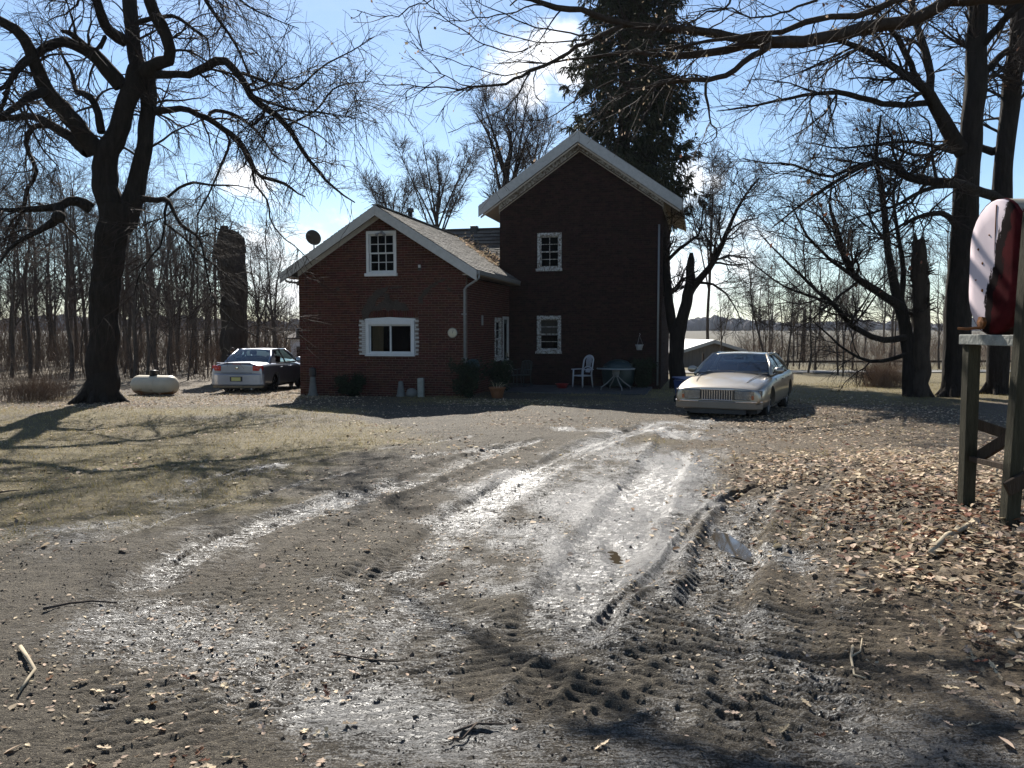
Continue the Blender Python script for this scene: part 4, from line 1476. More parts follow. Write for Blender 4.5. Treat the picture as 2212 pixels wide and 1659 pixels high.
olimb([(590, 222, 32), (480, 290, 28), (380, 365, 25), (280, 385, 25), (100, 395, 20), (0, 430, 14)], [(2000, 515, 16), (1900, 520, 13), (1750, 565, 9), (1500, 640, 7), (1300, 730, 4)], 11.6, 10.4, 26)
olimb([(282, 388, 14), (284, 470, 14), (300, 575, 8), (335, 660, 6), (240, 715, 3)], [], 11.2, 11.0, 12, None, 5)
olimb([(400, -10, 12), (370, 40, 11), (270, 65, 9), (180, 120, 8), (110, 72, 6), (60, 100, 4)], [], 10.4, 10.0, 14, None, 5)
olimb([(820, 0, 14), (640, 60, 11), (500, 80, 9), (380, 40, 7), (200, 60, 4)], [], 10.0, 9.6, 14, None, 5)
olimb([], [(1160, 40, 12), (980, 35, 10), (840, 95, 9), (640, 120, 7), (480, 130, 6), (310, 100, 4)], 11.3, 10.6, 14, None, 5)
olimb([], [(1500, 270, 12), (1250, 265, 10), (1060, 275, 8), (900, 240, 7), (740, 190, 6), (640, 100, 4), (560, 0, 3)], 11.6, 11, 14, None, 5)
olimb([], [(1480, 230, 13), (1200, 210, 11), (1000, 160, 9), (840, 95, 8), (700, 30, 6), (560, -40, 4)], 11.6, 11.4, 14, None, 5)
olimb([], [(990, 310, 9), (920, 340, 9), (840, 330, 9), (700, 280, 8), (560, 200, 8), (440, 110, 7), (330, 20, 6), (260, -60, 5)], 11.0, 10.2, 16, None, 5)
olimb([], [(1100, 425, 11), (850, 485, 8), (680, 450, 7), (540, 410, 6), (330, 340, 5), (230, 270, 3)], 11.0, 10.4, 14, None, 5)
olimb([], [(640, 562, 9), (560, 540, 8), (440, 480, 6), (340, 460, 5), (220, 370, 3)], 10.6, 10.3, 10, None, 4)
olimb([], [(1000, 475, 14), (970, 520, 12), (920, 620, 11), (850, 690, 9), (760, 740, 7), (620, 800, 5), (470, 860, 3)], 10.9, 10.1, 14, None, 5)
olimb([], [(1850, 420, 12), (1700, 520, 10), (1500, 540, 9), (1250, 680, 8), (1100, 770, 6), (900, 780, 4)], 11.3, 10.8, 16, None, 5)
olimb([], [(420, -20, 8), (250, 40, 8), (140, 110, 7), (0, 100, 5), (-120, 60, 3)], 10.2, 9.8, 12, None, 4)
# unseen limbs added above the frame, shaped to throw the branch shadows on the yard
for gpts, hl_, rr_ in (([(2330, 1585), (2212, 1558), (2050, 1498), (1900, 1440), (1760, 1395), (1680, 1370)], 8.8, .05),
                      ([(2450, 1520), (2212, 1432), (2080, 1388), (1960, 1345), (1890, 1300), (1850, 1190)], 8.6, .035),
                      ([(2300, 1180), (2080, 1150), (1900, 1142), (1760, 1132), (1650, 1095)], 8.8, .035),
                      ([(2500, 1690), (2212, 1672), (1800, 1664), (1400, 1668), (1100, 1710)], 9.2, .035),
                      ([(1700, 1640), (1450, 1560), (1300, 1500), (1180, 1420), (1040, 1372), (900, 1300), (840, 1250)], 9.0, .06),
                      ):
    q = [np.array(G(x, y)) for x, y in gpts]
    q = [p + np.array(sd) * (hl_ + .25 * i - p[2]) / sd[2] for i, p in enumerate(q)]
    n_ = len(q)
    P, R = resample([OB + (-.2, .1, 8.2)] + q, [rr_ * 1.3] + [rr_ * (1 - .6 * i / n_) for i in range(n_)], 24)
    ovl.append((P, R))
    obj_tubes('limb', [(P, R, 8)], OB, MT['bark_lite'], over)
r = np.random.default_rng(33)
rp = [resample(P, R, 22) for P, R in ovl[:-5]]
OP, OR = np.stack([a for a, b in rp]), np.stack([b for a, b in rp])
s1 = sprout(OP, OR, 150, (.4, 1.2), (30, 65), .16, .0, 7, .4, .25, r, .35, .006, rmax=.012)
s2 = sprout(*s1, 620, (.2, .7), (25, 60), .14, .01, 5, .7, .15, r, .5, .0035)
s3 = sprout(OP[2:], OR[2:], 260, (.15, .5), (30, 70), .14, .0, 5, .4, .3, r, .5, .0032, rmax=.005)
obj_tubes('twigs', [(*s1, 4), (*s2, 3), (*s3, 3)], OB, MT['twig'], over)['kind'] = 'stuff'
# withered keys and leaves still on the twigs
tipz = np.concatenate([s2[0][:, -1], s3[0][:, -1]])
tipz = tipz[r.random(len(tipz)) < .35]


def leaf_cards(C, size, r, flat=False, droop=False):
    """folded leaf blades: V, F, tint"""
    N = len(C)
    yaw = r.uniform(0, 2 * np.pi, N)
    s = r.uniform(.6, 1.25, N) * size
    a = np.stack([np.cos(yaw), np.sin(yaw), r.normal(0, .22 if flat else .8, N)], 1)
    if droop: a[:, 2] -= 1.2
    a /= np.linalg.norm(a, axis=1, keepdims=True)
    up = np.tile([[0, 0, 1.]], (N, 1)) + r.normal(0, .3 if flat else .8, (N, 3))
    b = np.cross(up, a)
    b /= np.linalg.norm(b, axis=1, keepdims=True) + 1e-9
    n = np.cross(a, b)
    cup = r.uniform(.05, .4, N)[:, None] * s[:, None]
    wd = r.uniform(.45, .72, N)[:, None] * s[:, None]
    A, B_ = a * s[:, None], b * wd
    p = [C - A, C - .25 * A + .8 * B_ + n * cup * .8, C + .35 * A + .95 * B_ + n * cup, C + A + n * cup * .5, C + .35 * A - .95 * B_ + n * cup, C - .25 * A - .8 * B_ + n * cup * .8]
    V = np.stack(p, 1).reshape(-1, 3)
    i = np.arange(N)[:, None] * 6
    F = np.concatenate([i + np.array([[0, 1, 2, 3]]), i + np.array([[0, 3, 4, 5]])])
    return V, F, np.repeat(r.random(N), 6)


V, F, T = leaf_cards(tipz, .022, r, droop=True)
link('withered_leaves', npmesh('withered_leaves', V - OB, F, False, dict(tint=T)), MT['dryleaf'], over)['kind'] = 'stuff'


# ---- generic bare tree
def bare_tree(name, label, base, trunk, limbs_, seed, mat='bark', tw='twig', n1=60, n2=260, n3=900, L1=(.8, 2.2), L2=(.4, 1.2), L3=(.25, .7), trop=.02, group=None, rmin=.006, flare_=True, sides=12, a1=(30, 65), tstart=.3, keep_trunk=False):
    t = thing(name, label, 'tree', base, 0, group)
    P, R = trunk
    obj_tubes('trunk', [(*resample(P, R, 60), 28, .10)] if R[1] > .2 else [(P, R, sides)], base, MT[mat], t)
    if flare_: roots(base, R[1] * .9, t, MT[mat], seed, 6, R[1] * 1.8)
    ls = []
    for (p, q) in limbs_:
        obj_tubes('limb', [(p, q, 7)], base, MT[mat], t)
        ls.append(resample(p, q, 20))
    if keep_trunk or not ls:
        h = len(P) // 3
        ls.append(resample(P[h:], R[h:], 20))
    LP, LR = np.stack([a for a, b in ls]), np.stack([b for a, b in ls])
    r = np.random.default_rng(seed)
    s1 = sprout(LP, LR, n1, L1, a1, .16, trop, 7, .45, tstart, r, .35, rmin * 1.8, rmax=.05)
    s2 = sprout(*s1, n2, L2, (25, 60), .14, trop, 5, .65, .12, r, .4, rmin * 1.25)
    s3 = sprout(*s2, n3, L3, (20, 50), .12, trop, 4, .7, .1, r, .5, rmin)
    obj_tubes('branches', [(*s1, 5), (*s2, 3)], base, MT[tw], t)['kind'] = 'stuff'
    obj_tubes('twigs', [(*s3, 3)], base, MT[tw], t)['kind'] = 'stuff'
    return t, s2


def base_at(x, y):
    b = G(x, y)
    b[2] = float(gz(b[0], b[1]))
    return b


def tr7(pts, Y0, Y1, ns=18, sd_=0):
    return trace(pts, c7, Y0, Y1, ns, .4, sd_)


# right: tallest trunk, to the left of the oil tank
B1 = base_at(2064, 858)
y1 = B1[1]
tk = tr7([(1492, 1990, 175), (1498, 1900, 150), (1505, 1659, 138), (1520, 1300, 128), (1548, 900, 124), (1570, 650, 116), (1595, 250, 100), (1600, 0, 92), (1608, -350, 74), (1625, -800, 40)], y1, y1, 24)
lm = [tr7([(1530, 740, 85), (1440, 600, 76), (1375, 480, 66), (1330, 420, 50), (1230, 350, 42), (1100, 270, 36), (980, 215, 28), (850, 180, 16), (700, 190, 8)], y1, y1 - 3.5, 18, 1),
      tr7([(1372, 480, 46), (1372, 350, 42), (1330, 200, 40), (1290, 80, 35), (1278, -60, 28), (1230, -240, 14)], y1 - .8, y1 + 1, 14, 2),
      tr7([(1332, 425, 32), (1280, 330, 34), (1220, 200, 30), (1160, 130, 22), (1060, 20, 12)], y1 - 1, y1 - 2.4, 12, 3),
      tr7([(1370, 500, 34), (1200, 510, 32), (1080, 490, 30), (960, 455, 28), (840, 450, 22), (700, 475, 17), (480, 520, 11), (330, 540, 5)], y1 - .7, y1 - 4.5, 18, 4),
      tr7([(1600, 250, 44), (1700, 130, 40), (1800, 30, 34), (1920, -80, 22)], y1, y1 - 2, 10, 5),
      tr7([(1590, 420, 40), (1680, 300, 36), (1790, 220, 30), (1900, 190, 20)], y1, y1 + 1.6, 10, 6),
      tr7([(1510, 1120, 40), (1440, 1040, 32), (1330, 1050, 24), (1220, 1100, 14), (1100, 1180, 7)], y1, y1 - 2.8, 12, 8)]
big_right, tipR = bare_tree('bare_tree', 'tallest bare trunk on the right, rising out of the picture left of the oil tank', B1, tk, lm, 41, n1=110, n2=800, n3=4200, rmin=.005, L1=(1., 3.0), trop=-.01, keep_trunk=True)
# right: second trunk, behind the oil tank
B2 = base_at(2150, 853)
y2 = B2[1]
tk = tr7([(1690, 1990, 125), (1695, 1880, 110), (1705, 1500, 102), (1715, 950, 96), (1740, 700, 95), (1770, 400, 90), (1795, 150, 84), (1805, -200, 66), (1840, -600, 34)], y2, y2, 20)
lm = [tr7([(1716, 990, 60), (1690, 960, 54), (1600, 925, 47), (1500, 890, 50), (1350, 880, 50), (1240, 850, 45), (1180, 790, 36), (1110, 780, 30), (1000, 830, 23), (850, 920, 18), (720, 1010, 12), (600, 1110, 6)], y2, y2 - 7, 24, 11),
      tr7([(1120, 785, 24), (1000, 810, 20), (870, 860, 16), (700, 800, 13), (560, 790, 8), (460, 770, 5)], y2 - 4.4, y2 - 6, 12, 12),
      tr7([(1500, 905, 26), (1380, 910, 24), (1270, 960, 20), (1180, 1010, 15), (1060, 1040, 9), (900, 1100, 5)], y2 - 2, y2 - 4, 12, 13),
      tr7([(1730, 720, 50), (1660, 740, 42), (1560, 690, 34), (1450, 700, 26), (1330, 760, 18), (1150, 700, 9)], y2, y2 + 2, 12, 14),
      tr7([(1480, 740, 22), (1300, 690, 18), (1120, 700, 14), (940, 720, 9), (760, 690, 5)], y2 - 1.4, y2 - 3, 12, 15)]
t2, tip2 = bare_tree('bare_tree', 'bare trunk behind the oil tank with a long low limb to the left', B2, tk, lm, 43, n1=110, n2=800, n3=4200, rmin=.005, L1=(.9, 2.8), trop=-.01, keep_trunk=True)
# right: ivy-rough snag without a top
B3 = base_at(1985, 858)
y3 = B3[1]
tk = tr7([(1318, 1960, 105), (1322, 1860, 92), (1326, 1600, 86), (1324, 1400, 84), (1318, 1250, 80), (1312, 1170, 58)], y3, y3, 16, 3)
t3, _ = bare_tree('dead_snag', 'broken off dead trunk standing beside the leaning low branched tree', B3, tk, [], 47, mat='bark_lite', n1=40, n2=120, n3=220, L1=(.2, .7), L2=(.15, .5), L3=(.1, .3), a1=(50, 90), keep_trunk=True)
MB().tube([tuple(at(*c7(1300, 1200), y3) - B3), tuple(at(*c7(1296, 1130), y3) - B3)], [.13, .02], 6).build('splinter', MT['bark_lite'], t3)
MB().tube([tuple(at(*c7(1335, 1200), y3) - B3), tuple(at(*c7(1338, 1150), y3) - B3)], [.10, .015], 6).build('splinter', MT['bark_lite'], t3)
# right: low branched tree with limbs sweeping left
B4 = base_at(1972, 856)
B4[0] -= .05
B4[1] -= .4
y4 = B4[1]
tk = tr7([(1275, 1960, 80), (1270, 1850, 72), (1262, 1659, 68), (1240, 1540, 62), (1215, 1470, 58), (1185, 1330, 42), (1160, 1180, 34), (1140, 950, 28), (1110, 760, 20), (1130, 560, 10)], y4, y4 + .5, 20, 5)
lm = [tr7([(1225, 1490, 52), (1100, 1410, 42), (1010, 1350, 38), (955, 1260, 32), (910, 1100, 25), (880, 1000, 15), (900, 860, 7)], y4, y4 - 2, 16, 21),
      tr7([(1245, 1640, 36), (1120, 1650, 32), (1000, 1590, 30), (900, 1480, 26), (800, 1400, 18), (650, 1250, 11), (540, 1140, 5)], y4, y4 - 3, 16, 22),
      tr7([(900, 1480, 18), (760, 1430, 14), (640, 1380, 10), (480, 1260, 6)], y4 - 1.8, y4 - 3.2, 10, 23),
      tr7([(1010, 1350, 24), (880, 1260, 18), (760, 1130, 13), (700, 1000, 7)], y4 - .7, y4 - 3, 10, 24),
      tr7([(1230, 1520, 34), (1235, 1300, 28), (1210, 1120, 22), (1190, 940, 15), (1230, 760, 7)], y4, y4 + 1.6, 12, 25),
      tr7([(1260, 1720, 26), (1100, 1760, 20), (960, 1700, 13), (800, 1560, 7)], y4, y4 + 1.5, 10, 26)]
t4, tip4 = bare_tree('bare_tree', 'low branched bare tree whose limbs sweep left beside the broken snag', B4, tk, lm, 51, n1=70, n2=520, n3=3000, L1=(.9, 2.8), trop=.012, rmin=.0045, keep_trunk=True)
# rusty leaves still hanging on the right-hand trees
tl = np.concatenate([tipR[0][:, -1], tip2[0][:, -1]])
r = np.random.default_rng(4)
tl = tl[r.random(len(tl)) < .10]
V, F, T = leaf_cards(tl, .07, r, droop=True)
o = link('clinging_leaves', npmesh('clinging_leaves', V - B2, F, False, dict(tint=T)), MT['redleaf'], t2)
o['kind'] = 'stuff'

# tree beside the right corner of the house: two stems, one snapped
B5 = np.array([*at(1462, 838, 30.0)[:2], 0])
B5[2] = float(gz(B5[0], B5[1]))
cc = lambda x, y: (x, y)
tD = lambda pts, Y0, Y1, ns=16, sd_=0: trace(pts, cc, Y0, Y1, ns, .8 if Y0 < 33 else 1.0, sd_)
tk = tD([(1464, 850, 46), (1463, 800, 40), (1462, 750, 40), (1462, 720, 44), (1474, 690, 32), (1484, 650, 29), (1490, 610, 26), (1492, 560, 18), (1494, 546, 8)], 30, 30, 18)
lm = [tD([(1461, 730, 30), (1450, 690, 27), (1444, 640, 24), (1440, 580, 20), (1436, 540, 16), (1425, 480, 9)], 30, 30.6, 14, 1),
      tD([(1487, 640, 22), (1510, 605, 20), (1532, 580, 17), (1552, 545, 14), (1570, 505, 12), (1588, 460, 9), (1612, 420, 6), (1640, 385, 4)], 30, 28.6, 16, 2),
      tD([(1445, 560, 10), (1465, 540, 10), (1490, 520, 8), (1510, 505, 6), (1520, 440, 3)], 30.4, 31, 10, 3),
      tD([(1492, 612, 9), (1520, 610, 8), (1550, 620, 6), (1580, 650, 4), (1600, 690, 3)], 30, 29, 10, 4),
      tD([(1570, 505, 6), (1600, 480, 5), (1640, 470, 3)], 28.9, 28.2, 8, 5)]
bare_tree('bare_tree', 'two stemmed bare tree with one snapped stem at the right corner of the house', B5, tk, lm, 57, n1=70, n2=380, n3=1700, L1=(.5, 1.8), trop=.02, flare_=False)
# broken trunk behind the silver car
B6 = np.array([*at(506, 825, 36.0)[:2], 0])
B6[2] = float(gz(B6[0], B6[1]))
tk = tD([(508, 850, 64), (508, 790, 58), (508, 700, 53), (505, 620, 54), (500, 560, 58), (495, 520, 50), (493, 500, 40)], 36, 36, 20, 7)
t6, _ = bare_tree('broken_trunk', 'thick broken off brown trunk behind the silver car', B6, tk, [], 59, mat='bark_lite', n1=60, n2=240, n3=500, L1=(.25, 1.1), L2=(.2, .7), L3=(.15, .5), a1=(45, 90), trop=.0, keep_trunk=True, flare_=False)
for (x, y, x2, y2_, w) in ((486, 520, 484, 488, .30), (508, 530, 512, 505, .36), (468, 560, 466, 534, .22), (520, 545, 521, 512, .25)):
    MB().tube([tuple(at(x, y, 36) - B6), tuple(at(x2, y2_, 36) - B6)], [w, w * .55], 7).build('jagged_top', MT['bark_lite'], t6)


# ---- trees behind the house
def vase_tree(name, label, x, ytop, ybase, Y, halfw, seed, stems=5, group=None, mat='bark_lite', n=(60, 300, 1500), rt=.16, tw='twig_far'):
    b = at(x, 800, Y)
    b[2] = float(gz(b[0], b[1]))
    top = at(x, ytop, Y)[2] - b[2]
    fork = at(x, ybase, Y)[2] - b[2]
    r = np.random.default_rng(seed)
    P, R = resample([b + (0, 0, -.2), b + (r.normal(0, .1), 0, fork * .5), b + (0, 0, fork), b + (r.normal(0, .4), .2, fork + (top - fork) * .5), b + (r.normal(0, .5), .3, top * .93)], [rt * 1.3, rt * 1.05, rt, rt * .5, .02], 16)
    lm = []
    hw = halfw / FPX * Y
    for k in range(stems):
        a = 2 * math.pi * k / stems + r.uniform(-.4, .4)
        h0 = fork * r.uniform(.75, 1.15)
        e = np.array([hw * .85 * math.cos(a), hw * .7 * math.sin(a), 0])
        q = [b + (0, 0, h0), b + e * .3 + (0, 0, h0 + (top - h0) * .3), b + e * .65 + (0, 0, h0 + (top - h0) * .6), b + e + (0, 0, h0 + (top - h0) * r.uniform(.8, .97))]
        lm.append(resample(q, [rt * .6, rt * .45, rt * .28, .02], 14))
    return bare_tree(name, label, b, (P, R), lm, seed, mat, tw, *n, L1=(.8, 2.2), L2=(.5, 1.4), L3=(.3, .9), trop=.06, group=group, rmin=.009 * Y / 50, flare_=False, sides=8, a1=(22, 50), keep_trunk=True)


vase_tree('bare_tree', 'vase shaped bare tree behind the wing roof, beside the flue pipe', 945, 300, 490, 60, 105, 71, 8, n=(90, 520, 3200), rt=.13)
vase_tree('bare_tree', 'small bare tree behind the wing gable, left of the flue pipe', 852, 378, 520, 64, 60, 72, 6, n=(60, 320, 1800), rt=.1)
vase_tree('bare_tree', 'tall dark bare tree against the white cloud, left of the evergreen', 1092, 205, 400, 46, 80, 73, 6, mat='bark', n=(90, 500, 3000), rt=.17)
vase_tree('bare_tree', 'thin upright bare tree close to the left edge of the evergreen', 1152, 250, 420, 50, 50, 74, 5, n=(60, 350, 1900), rt=.11)
vase_tree('bare_tree', 'pale bare tree above the right roof edge', 1530, 345, 600, 58, 70, 75, 6, n=(60, 350, 2000), rt=.1)

# ---- evergreen
EB = at(1352, 790, 43.0)
EB[2] = float(gz(EB[0], EB[1]))
ev_ = thing('spruce_tree', 'tall ragged dark evergreen behind the tall brick gable', 'tree', EB)
ETOP = 25.5
P, R = resample([EB + (0, 0, -.2), EB + (-.1, 0, 8), EB + (-.25, .1, 15), EB + (-.2, .1, ETOP)], [.48, .38, .24, .03], 14)
obj_tubes('trunk', [(P, R, 10)], EB, MT['bark'], ev_)
r = np.random.default_rng(81)
NB = 620
hh = np.concatenate([r.uniform(.16, 1.0, NB) ** .9 * ETOP])
az = r.uniform(0, 2 * np.pi, NB)
# crown radius over height, fuller on the right and ragged on the upper left
wid = np.interp(hh, [3, 8, 11.5, 14, 17, 20, 23, 25.5], [2.6, 3.0, 3.5, 3.4, 3.2, 2.8, 1.9, .3])
side = np.cos(az)
wid = wid * r.uniform(.55, 1.1, NB) * (1 + .12 * side)
ragged = (side < -.1) & (hh > 11.5)
keep = ~(ragged & (r.random(NB) < .4)) & (hh > 9.2)
hh, az, wid, ragged = hh[keep], az[keep], wid[keep], ragged[keep]
NB = len(hh)
t = np.linspace(0, 1, 9)
dirs = np.stack([np.cos(az), np.sin(az), 0 * az], 1)
sag = r.uniform(.3, .75, NB)
BP = EB[None, None] + np.array([-.2, .1, 0]) * (hh / ETOP)[:, None, None] + dirs[:, None, :] * (wid[:, None] * t)[..., None]
BP[..., 2] += hh[:, None] + wid[:, None] * (.12 * t - sag[:, None] * (t ** 1.6) + .22 * t ** 4)
BP[:, 1:] += r.normal(0, .06, BP[:, 1:].shape)
BR = np.linspace(1, .2, 9)[None] * (.018 + .012 * wid[:, None])
obj_tubes('boughs', [(BP, BR, 4)], EB, MT['bark'], ev_)['kind'] = 'stuff'
side1 = sprout(BP, BR, 3600, (.4, 1.2), (35, 70), .10, -.10, 5, .5, .16, r, .4, .006)
# needle sprays along boughs and side shoots
fol = []
for (PP, per) in ((BP, 34), (side1[0], 19)):
    B_, m, _ = PP.shape
    tt = r.random((B_, per)) ** .8 * (m - 1.001)
    if per == 34: tt = .12 * (m - 1) + .88 * tt
    i = tt.astype(int)
    f = (tt - i)[..., None]
    q = np.arange(B_)[:, None]
    fol.append(np.concatenate([(PP[q, i] * (1 - f) + PP[q, i + 1] * f), (PP[q, i + 1] - PP[q, i])], -1).reshape(-1, 6))
fol = np.concatenate(fol)
C, T = fol[:, :3], fol[:, 3:]
T /= np.linalg.norm(T, axis=1, keepdims=True) + 1e-9
N = len(C)
d = T * .6 + r.normal(0, .45, (N, 3)) + np.array([0, 0, -.65])
d /= np.linalg.norm(d, axis=1, keepdims=True)
b_ = np.cross(d, r.normal(size=(N, 3)))
b_ /= np.linalg.norm(b_, axis=1, keepdims=True)
ln = r.uniform(.2, .5, N)[:, None]
wd = r.uniform(.02, .045, N)[:, None]
V = np.stack([C - b_ * wd * .4, C + d * ln * .55 - b_ * wd, C + d * ln, C + d * ln * .5 + b_ * wd], 1).reshape(-1, 3)
F = np.arange(N * 4).reshape(-1, 4)
o = link('needles', npmesh('needles', V - EB, F, False, dict(tint=np.repeat(r.random(N), 4))), MT['spruce'], ev_)
o['kind'] = 'stuff'


# ---- woodland saplings: a set of tree shapes, every tree its own object
def sapling(seed, H, r0, nb=16, spread=1.6, fork=False):
    r = np.random.default_rng(seed)
    k = 7
    P = np.zeros((k, 3))
    P[:, 2] = np.linspace(-.3, H, k)
    P[1:, :2] = np.cumsum(r.normal(0, .012 * H, (k - 1, 2)), 0)
    R = np.linspace(1, .12, k) * r0
    P, R = resample(P, R, 12)
    tk = [(P, R, 6)]
    ls = [resample(P, R, 20)]
    if fork:
        q = P[4]
        a = r.uniform(0, 6.28)
        e = np.array([math.cos(a), math.sin(a), 0]) * H * .12
        P2, R2 = resample([q, q + e * .6 + (0, 0, H * .2), q + e + (0, 0, H * .55)], [R[4] * .8, R[4] * .5, .02], 12)
        tk.append((P2, R2, 6))
        ls.append(resample(P2, R2, 20))
    LP, LR = np.stack([a for a, b in ls]), np.stack([b for a, b in ls])
    s1 = sprout(LP, LR, nb, (.10 * H, .26 * H), (25, 60), .12, .05, 6, .5, .28, r, .3, .018, rmax=.05)
    s2 = sprout(*s1, nb * 7, (.05 * H, .14 * H), (25, 55), .12, .05, 4, .6, .1, r, .4, .011)
    s3 = sprout(*s2, nb * 26, (.03 * H, .10 * H), (20, 50), .1, .04, 3, .7, .1, r, .5, .007)
    V, F = tubes(tk)
    tm = npmesh('trunk', V, F, True)
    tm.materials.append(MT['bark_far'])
    V, F = tubes([(*s1, 4), (*s2, 3), (*s3, 3)])
    cm_ = npmesh('crown', V, F, False)
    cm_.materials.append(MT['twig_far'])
    return tm, cm_


SAP = [sapling(100 + i, H, r0, nb, 1.6, fk) for i, (H, r0, nb, fk) in enumerate(
    [(12.5, .13, 20, False), (11.0, .10, 18, True), (13.5, .17, 24, True), (9.5, .075, 16, False), (12.0, .11, 20, False), (10.0, .12, 22, True), (7.0, .05, 14, False), (8.5, .07, 16, True)])]


def plant(kind, x, y, rot, sc, label, group, name):
    t = thing(name, label, 'tree', (x, y, float(gz(x, y))), rot, group)
    for nm, me in zip(('trunk', 'crown'), SAP[kind]):
        o = bpy.data.objects.new(nm, me)
        COL.objects.link(o)
        o.parent = t
        o.scale = (sc, sc, sc)
    return t


KINDS_ = ['tall straight', 'mid sized forked', 'stout forked', 'thin straight', 'slim tall', 'broad forked', 'short thin', 'small forked']
name_later = []


def name_all():
    groups = {}
    for t_, kd, row, zone, px in name_later:
        groups.setdefault((kd, row, zone), []).append((px, t_))
    for (kd, row, zone), lst in groups.items():
        lst.sort(key=lambda q: q[0])
        n_ = len(lst)
        for i, (px, t_) in enumerate(lst):
            w = ['' if n_ == 1 else ', left one of two', ', right one of two'] if n_ <= 2 else [', leftmost', ', second from left', ', third from left', ', fourth from left', ', fifth from left', ', sixth from left', ', seventh from left', ', eighth from left', ', ninth from left', ', tenth from left', ', eleventh from left'][:n_ - 1] + [', rightmost']
            t_['label'] = kd + ' bare tree, ' + row + ' row ' + zone + w[i]
    name_later.clear()


r = np.random.default_rng(91)
taken = []


def free(x, y, dmin):
    for (a, b) in taken:
        if (a - x) ** 2 + (b - y) ** 2 < dmin ** 2: return False
    taken.append((x, y))
    return True


n = 0
while n < 155:
    Y = 35 + 34 * r.random() ** 1.1
    px = r.uniform(-420, 640)
    x = (px - CX) / FPX * Y
    if px > 455 and (Y < 44 or r.random() < .5): continue
    if not free(x, Y, .55): continue
    k = int(r.integers(0, 8))
    hfac = np.interp(px, [-400, 0, 200, 380, 640], [1.05, 1.02, .95, .82, .62])
    t_ = plant(k, x, Y, r.uniform(0, 6.28), hfac * r.uniform(.85, 1.12) * (.92 + (Y - 36) * .006), None, 'bare trees of the left woods', 'woodland_tree')
    zone = ('beyond the brown brush' if px < 0 else 'above the brown brush' if px < 100 else 'left of the big tree' if px < 190 else 'right behind the big tree' if px < 268
            else 'behind the gas tank' if px < 385 else 'between gas tank and broken trunk' if px < 465 else 'behind the silver car' if px < 540 else 'between broken trunk and brick house')
    name_later.append((t_, KINDS_[k], 'front' if Y < 41 else 'middle' if Y < 50 else 'rear', zone, px))
    n += 1
n = 0
while n < 62:
    Y = 46 + 70 * r.random() ** 1.3
    px = r.uniform(1560, 2500)
    x = (px - CX) / FPX * Y
    if not free(x, Y, .9): continue
    k = int(r.integers(0, 8))
    hf = np.interp(px, [1560, 1800, 2000, 2500], [.52, .60, .85, 1.05])
    t_ = plant(k, x, Y, r.uniform(0, 6.28), hf * r.uniform(.75, 1.15) * Y / 62, None, 'bare trees beyond the lane', 'lane_tree')
    zone = ('behind the shed' if px < 1640 else 'behind the beige car' if px < 1740 else 'left of the rusty shrub' if px < 1860 else 'behind the rusty shrub' if px < 1955 else 'behind the snag' if px < 2040
            else 'between the big right trunks' if px < 2130 else 'under the oil tank' if px < 2212 else 'beyond the tank stand')
    name_later.append((t_, KINDS_[k], 'near' if Y < 62 else 'middle' if Y < 85 else 'far', zone, px))
    n += 1
name_all()
# a leaning sapling and a few dark single ones left of the right-hand trees
for i, (px, Y, k, sc, lab) in enumerate([(1655, 50, 4, .72, 'leaning thin bare tree right of the shed roof'), (1745, 44, 1, .62, 'dark bare tree directly right of the parked beige car'),
                                         (1812, 42, 3, .8, 'nearest of the two thin bare trees by the lane, left of the shrub'), (1822, 41, 6, .95, 'thinner bare tree standing against its neighbour left of the rusty shrub'),
                                         (1700, 47, 5, .6, 'forked bare tree behind the roof of the beige car')]):
    x = (px - CX) / FPX * Y
    t = plant(k, x, Y, i * 1.3, sc, lab, 'bare trees beyond the lane', 'lane_tree')
    if i == 0: t.rotation_euler = (0, RAD(-13), 0)
# understory of the woods, one mass of thin stems
def brush_mass(name, label, n, gen, hrange, mat, seed, kind='stuff', rr=.006, sub=3):
    r = np.random.default_rng(seed)
    XY = gen(r, n)
    Z = gz(XY[:, 0], XY[:, 1])
    h = r.uniform(*hrange, n)
    d = r.normal(0, .25, (n, 3))
    d[:, 2] = 1
    p0 = np.stack([XY[:, 0], XY[:, 1], Z - .03], 1)
    p1 = p0 + d * (h * .5)[:, None]
    p2 = p1 + (d + r.normal(0, .35, (n, 3))) * (h * .5)[:, None]
    P = np.stack([p0, p1, p2], 1)
    R = np.array([1, .7, .4])[None] * np.full((n, 1), rr)
    s = sprout(P, R, n * sub, (.2 * hrange[1], .45 * hrange[1]), (20, 55), .12, .03, 3, .7, .2, r, .5, rr * .5)
    c = p0.mean(0)
    c[2] = 0
    V, F = tubes([(P, R, 3), (*s, 3)])
    nv = len(V)
    o = link(name, npmesh(name, V - c, F, False, dict(tint=r.random(nv))), MT[mat])
    o.location = c
    return o


def g_under(r, n):
    Y = 36 + 34 * r.random(n)
    px = r.uniform(-300, 640, n)
    return np.stack([(px - CX) / FPX * Y, Y], 1)


tag(brush_mass('undergrowth', '', 2900, g_under, (.5, 2.2), 'brush', 95, rr=.011), 'brown leafless undergrowth between the trunks of the left woods', kind='stuff')


def g_under3(r, n):
    Y = 66 + 70 * r.random(n)
    px = r.uniform(-300, 650, n)
    return np.stack([(px - CX) / FPX * Y, Y], 1)


tag(brush_mass('undergrowth', '', 2600, g_under3, (1.5, 6.5), 'brush', 94, rr=.022), 'hazy brown thicket at the back of the left woods', kind='stuff')


def g_under2(r, n):
    Y = 46 + 55 * r.random(n)
    px = r.uniform(1600, 2450, n)
    return np.stack([(px - CX) / FPX * Y, Y], 1)


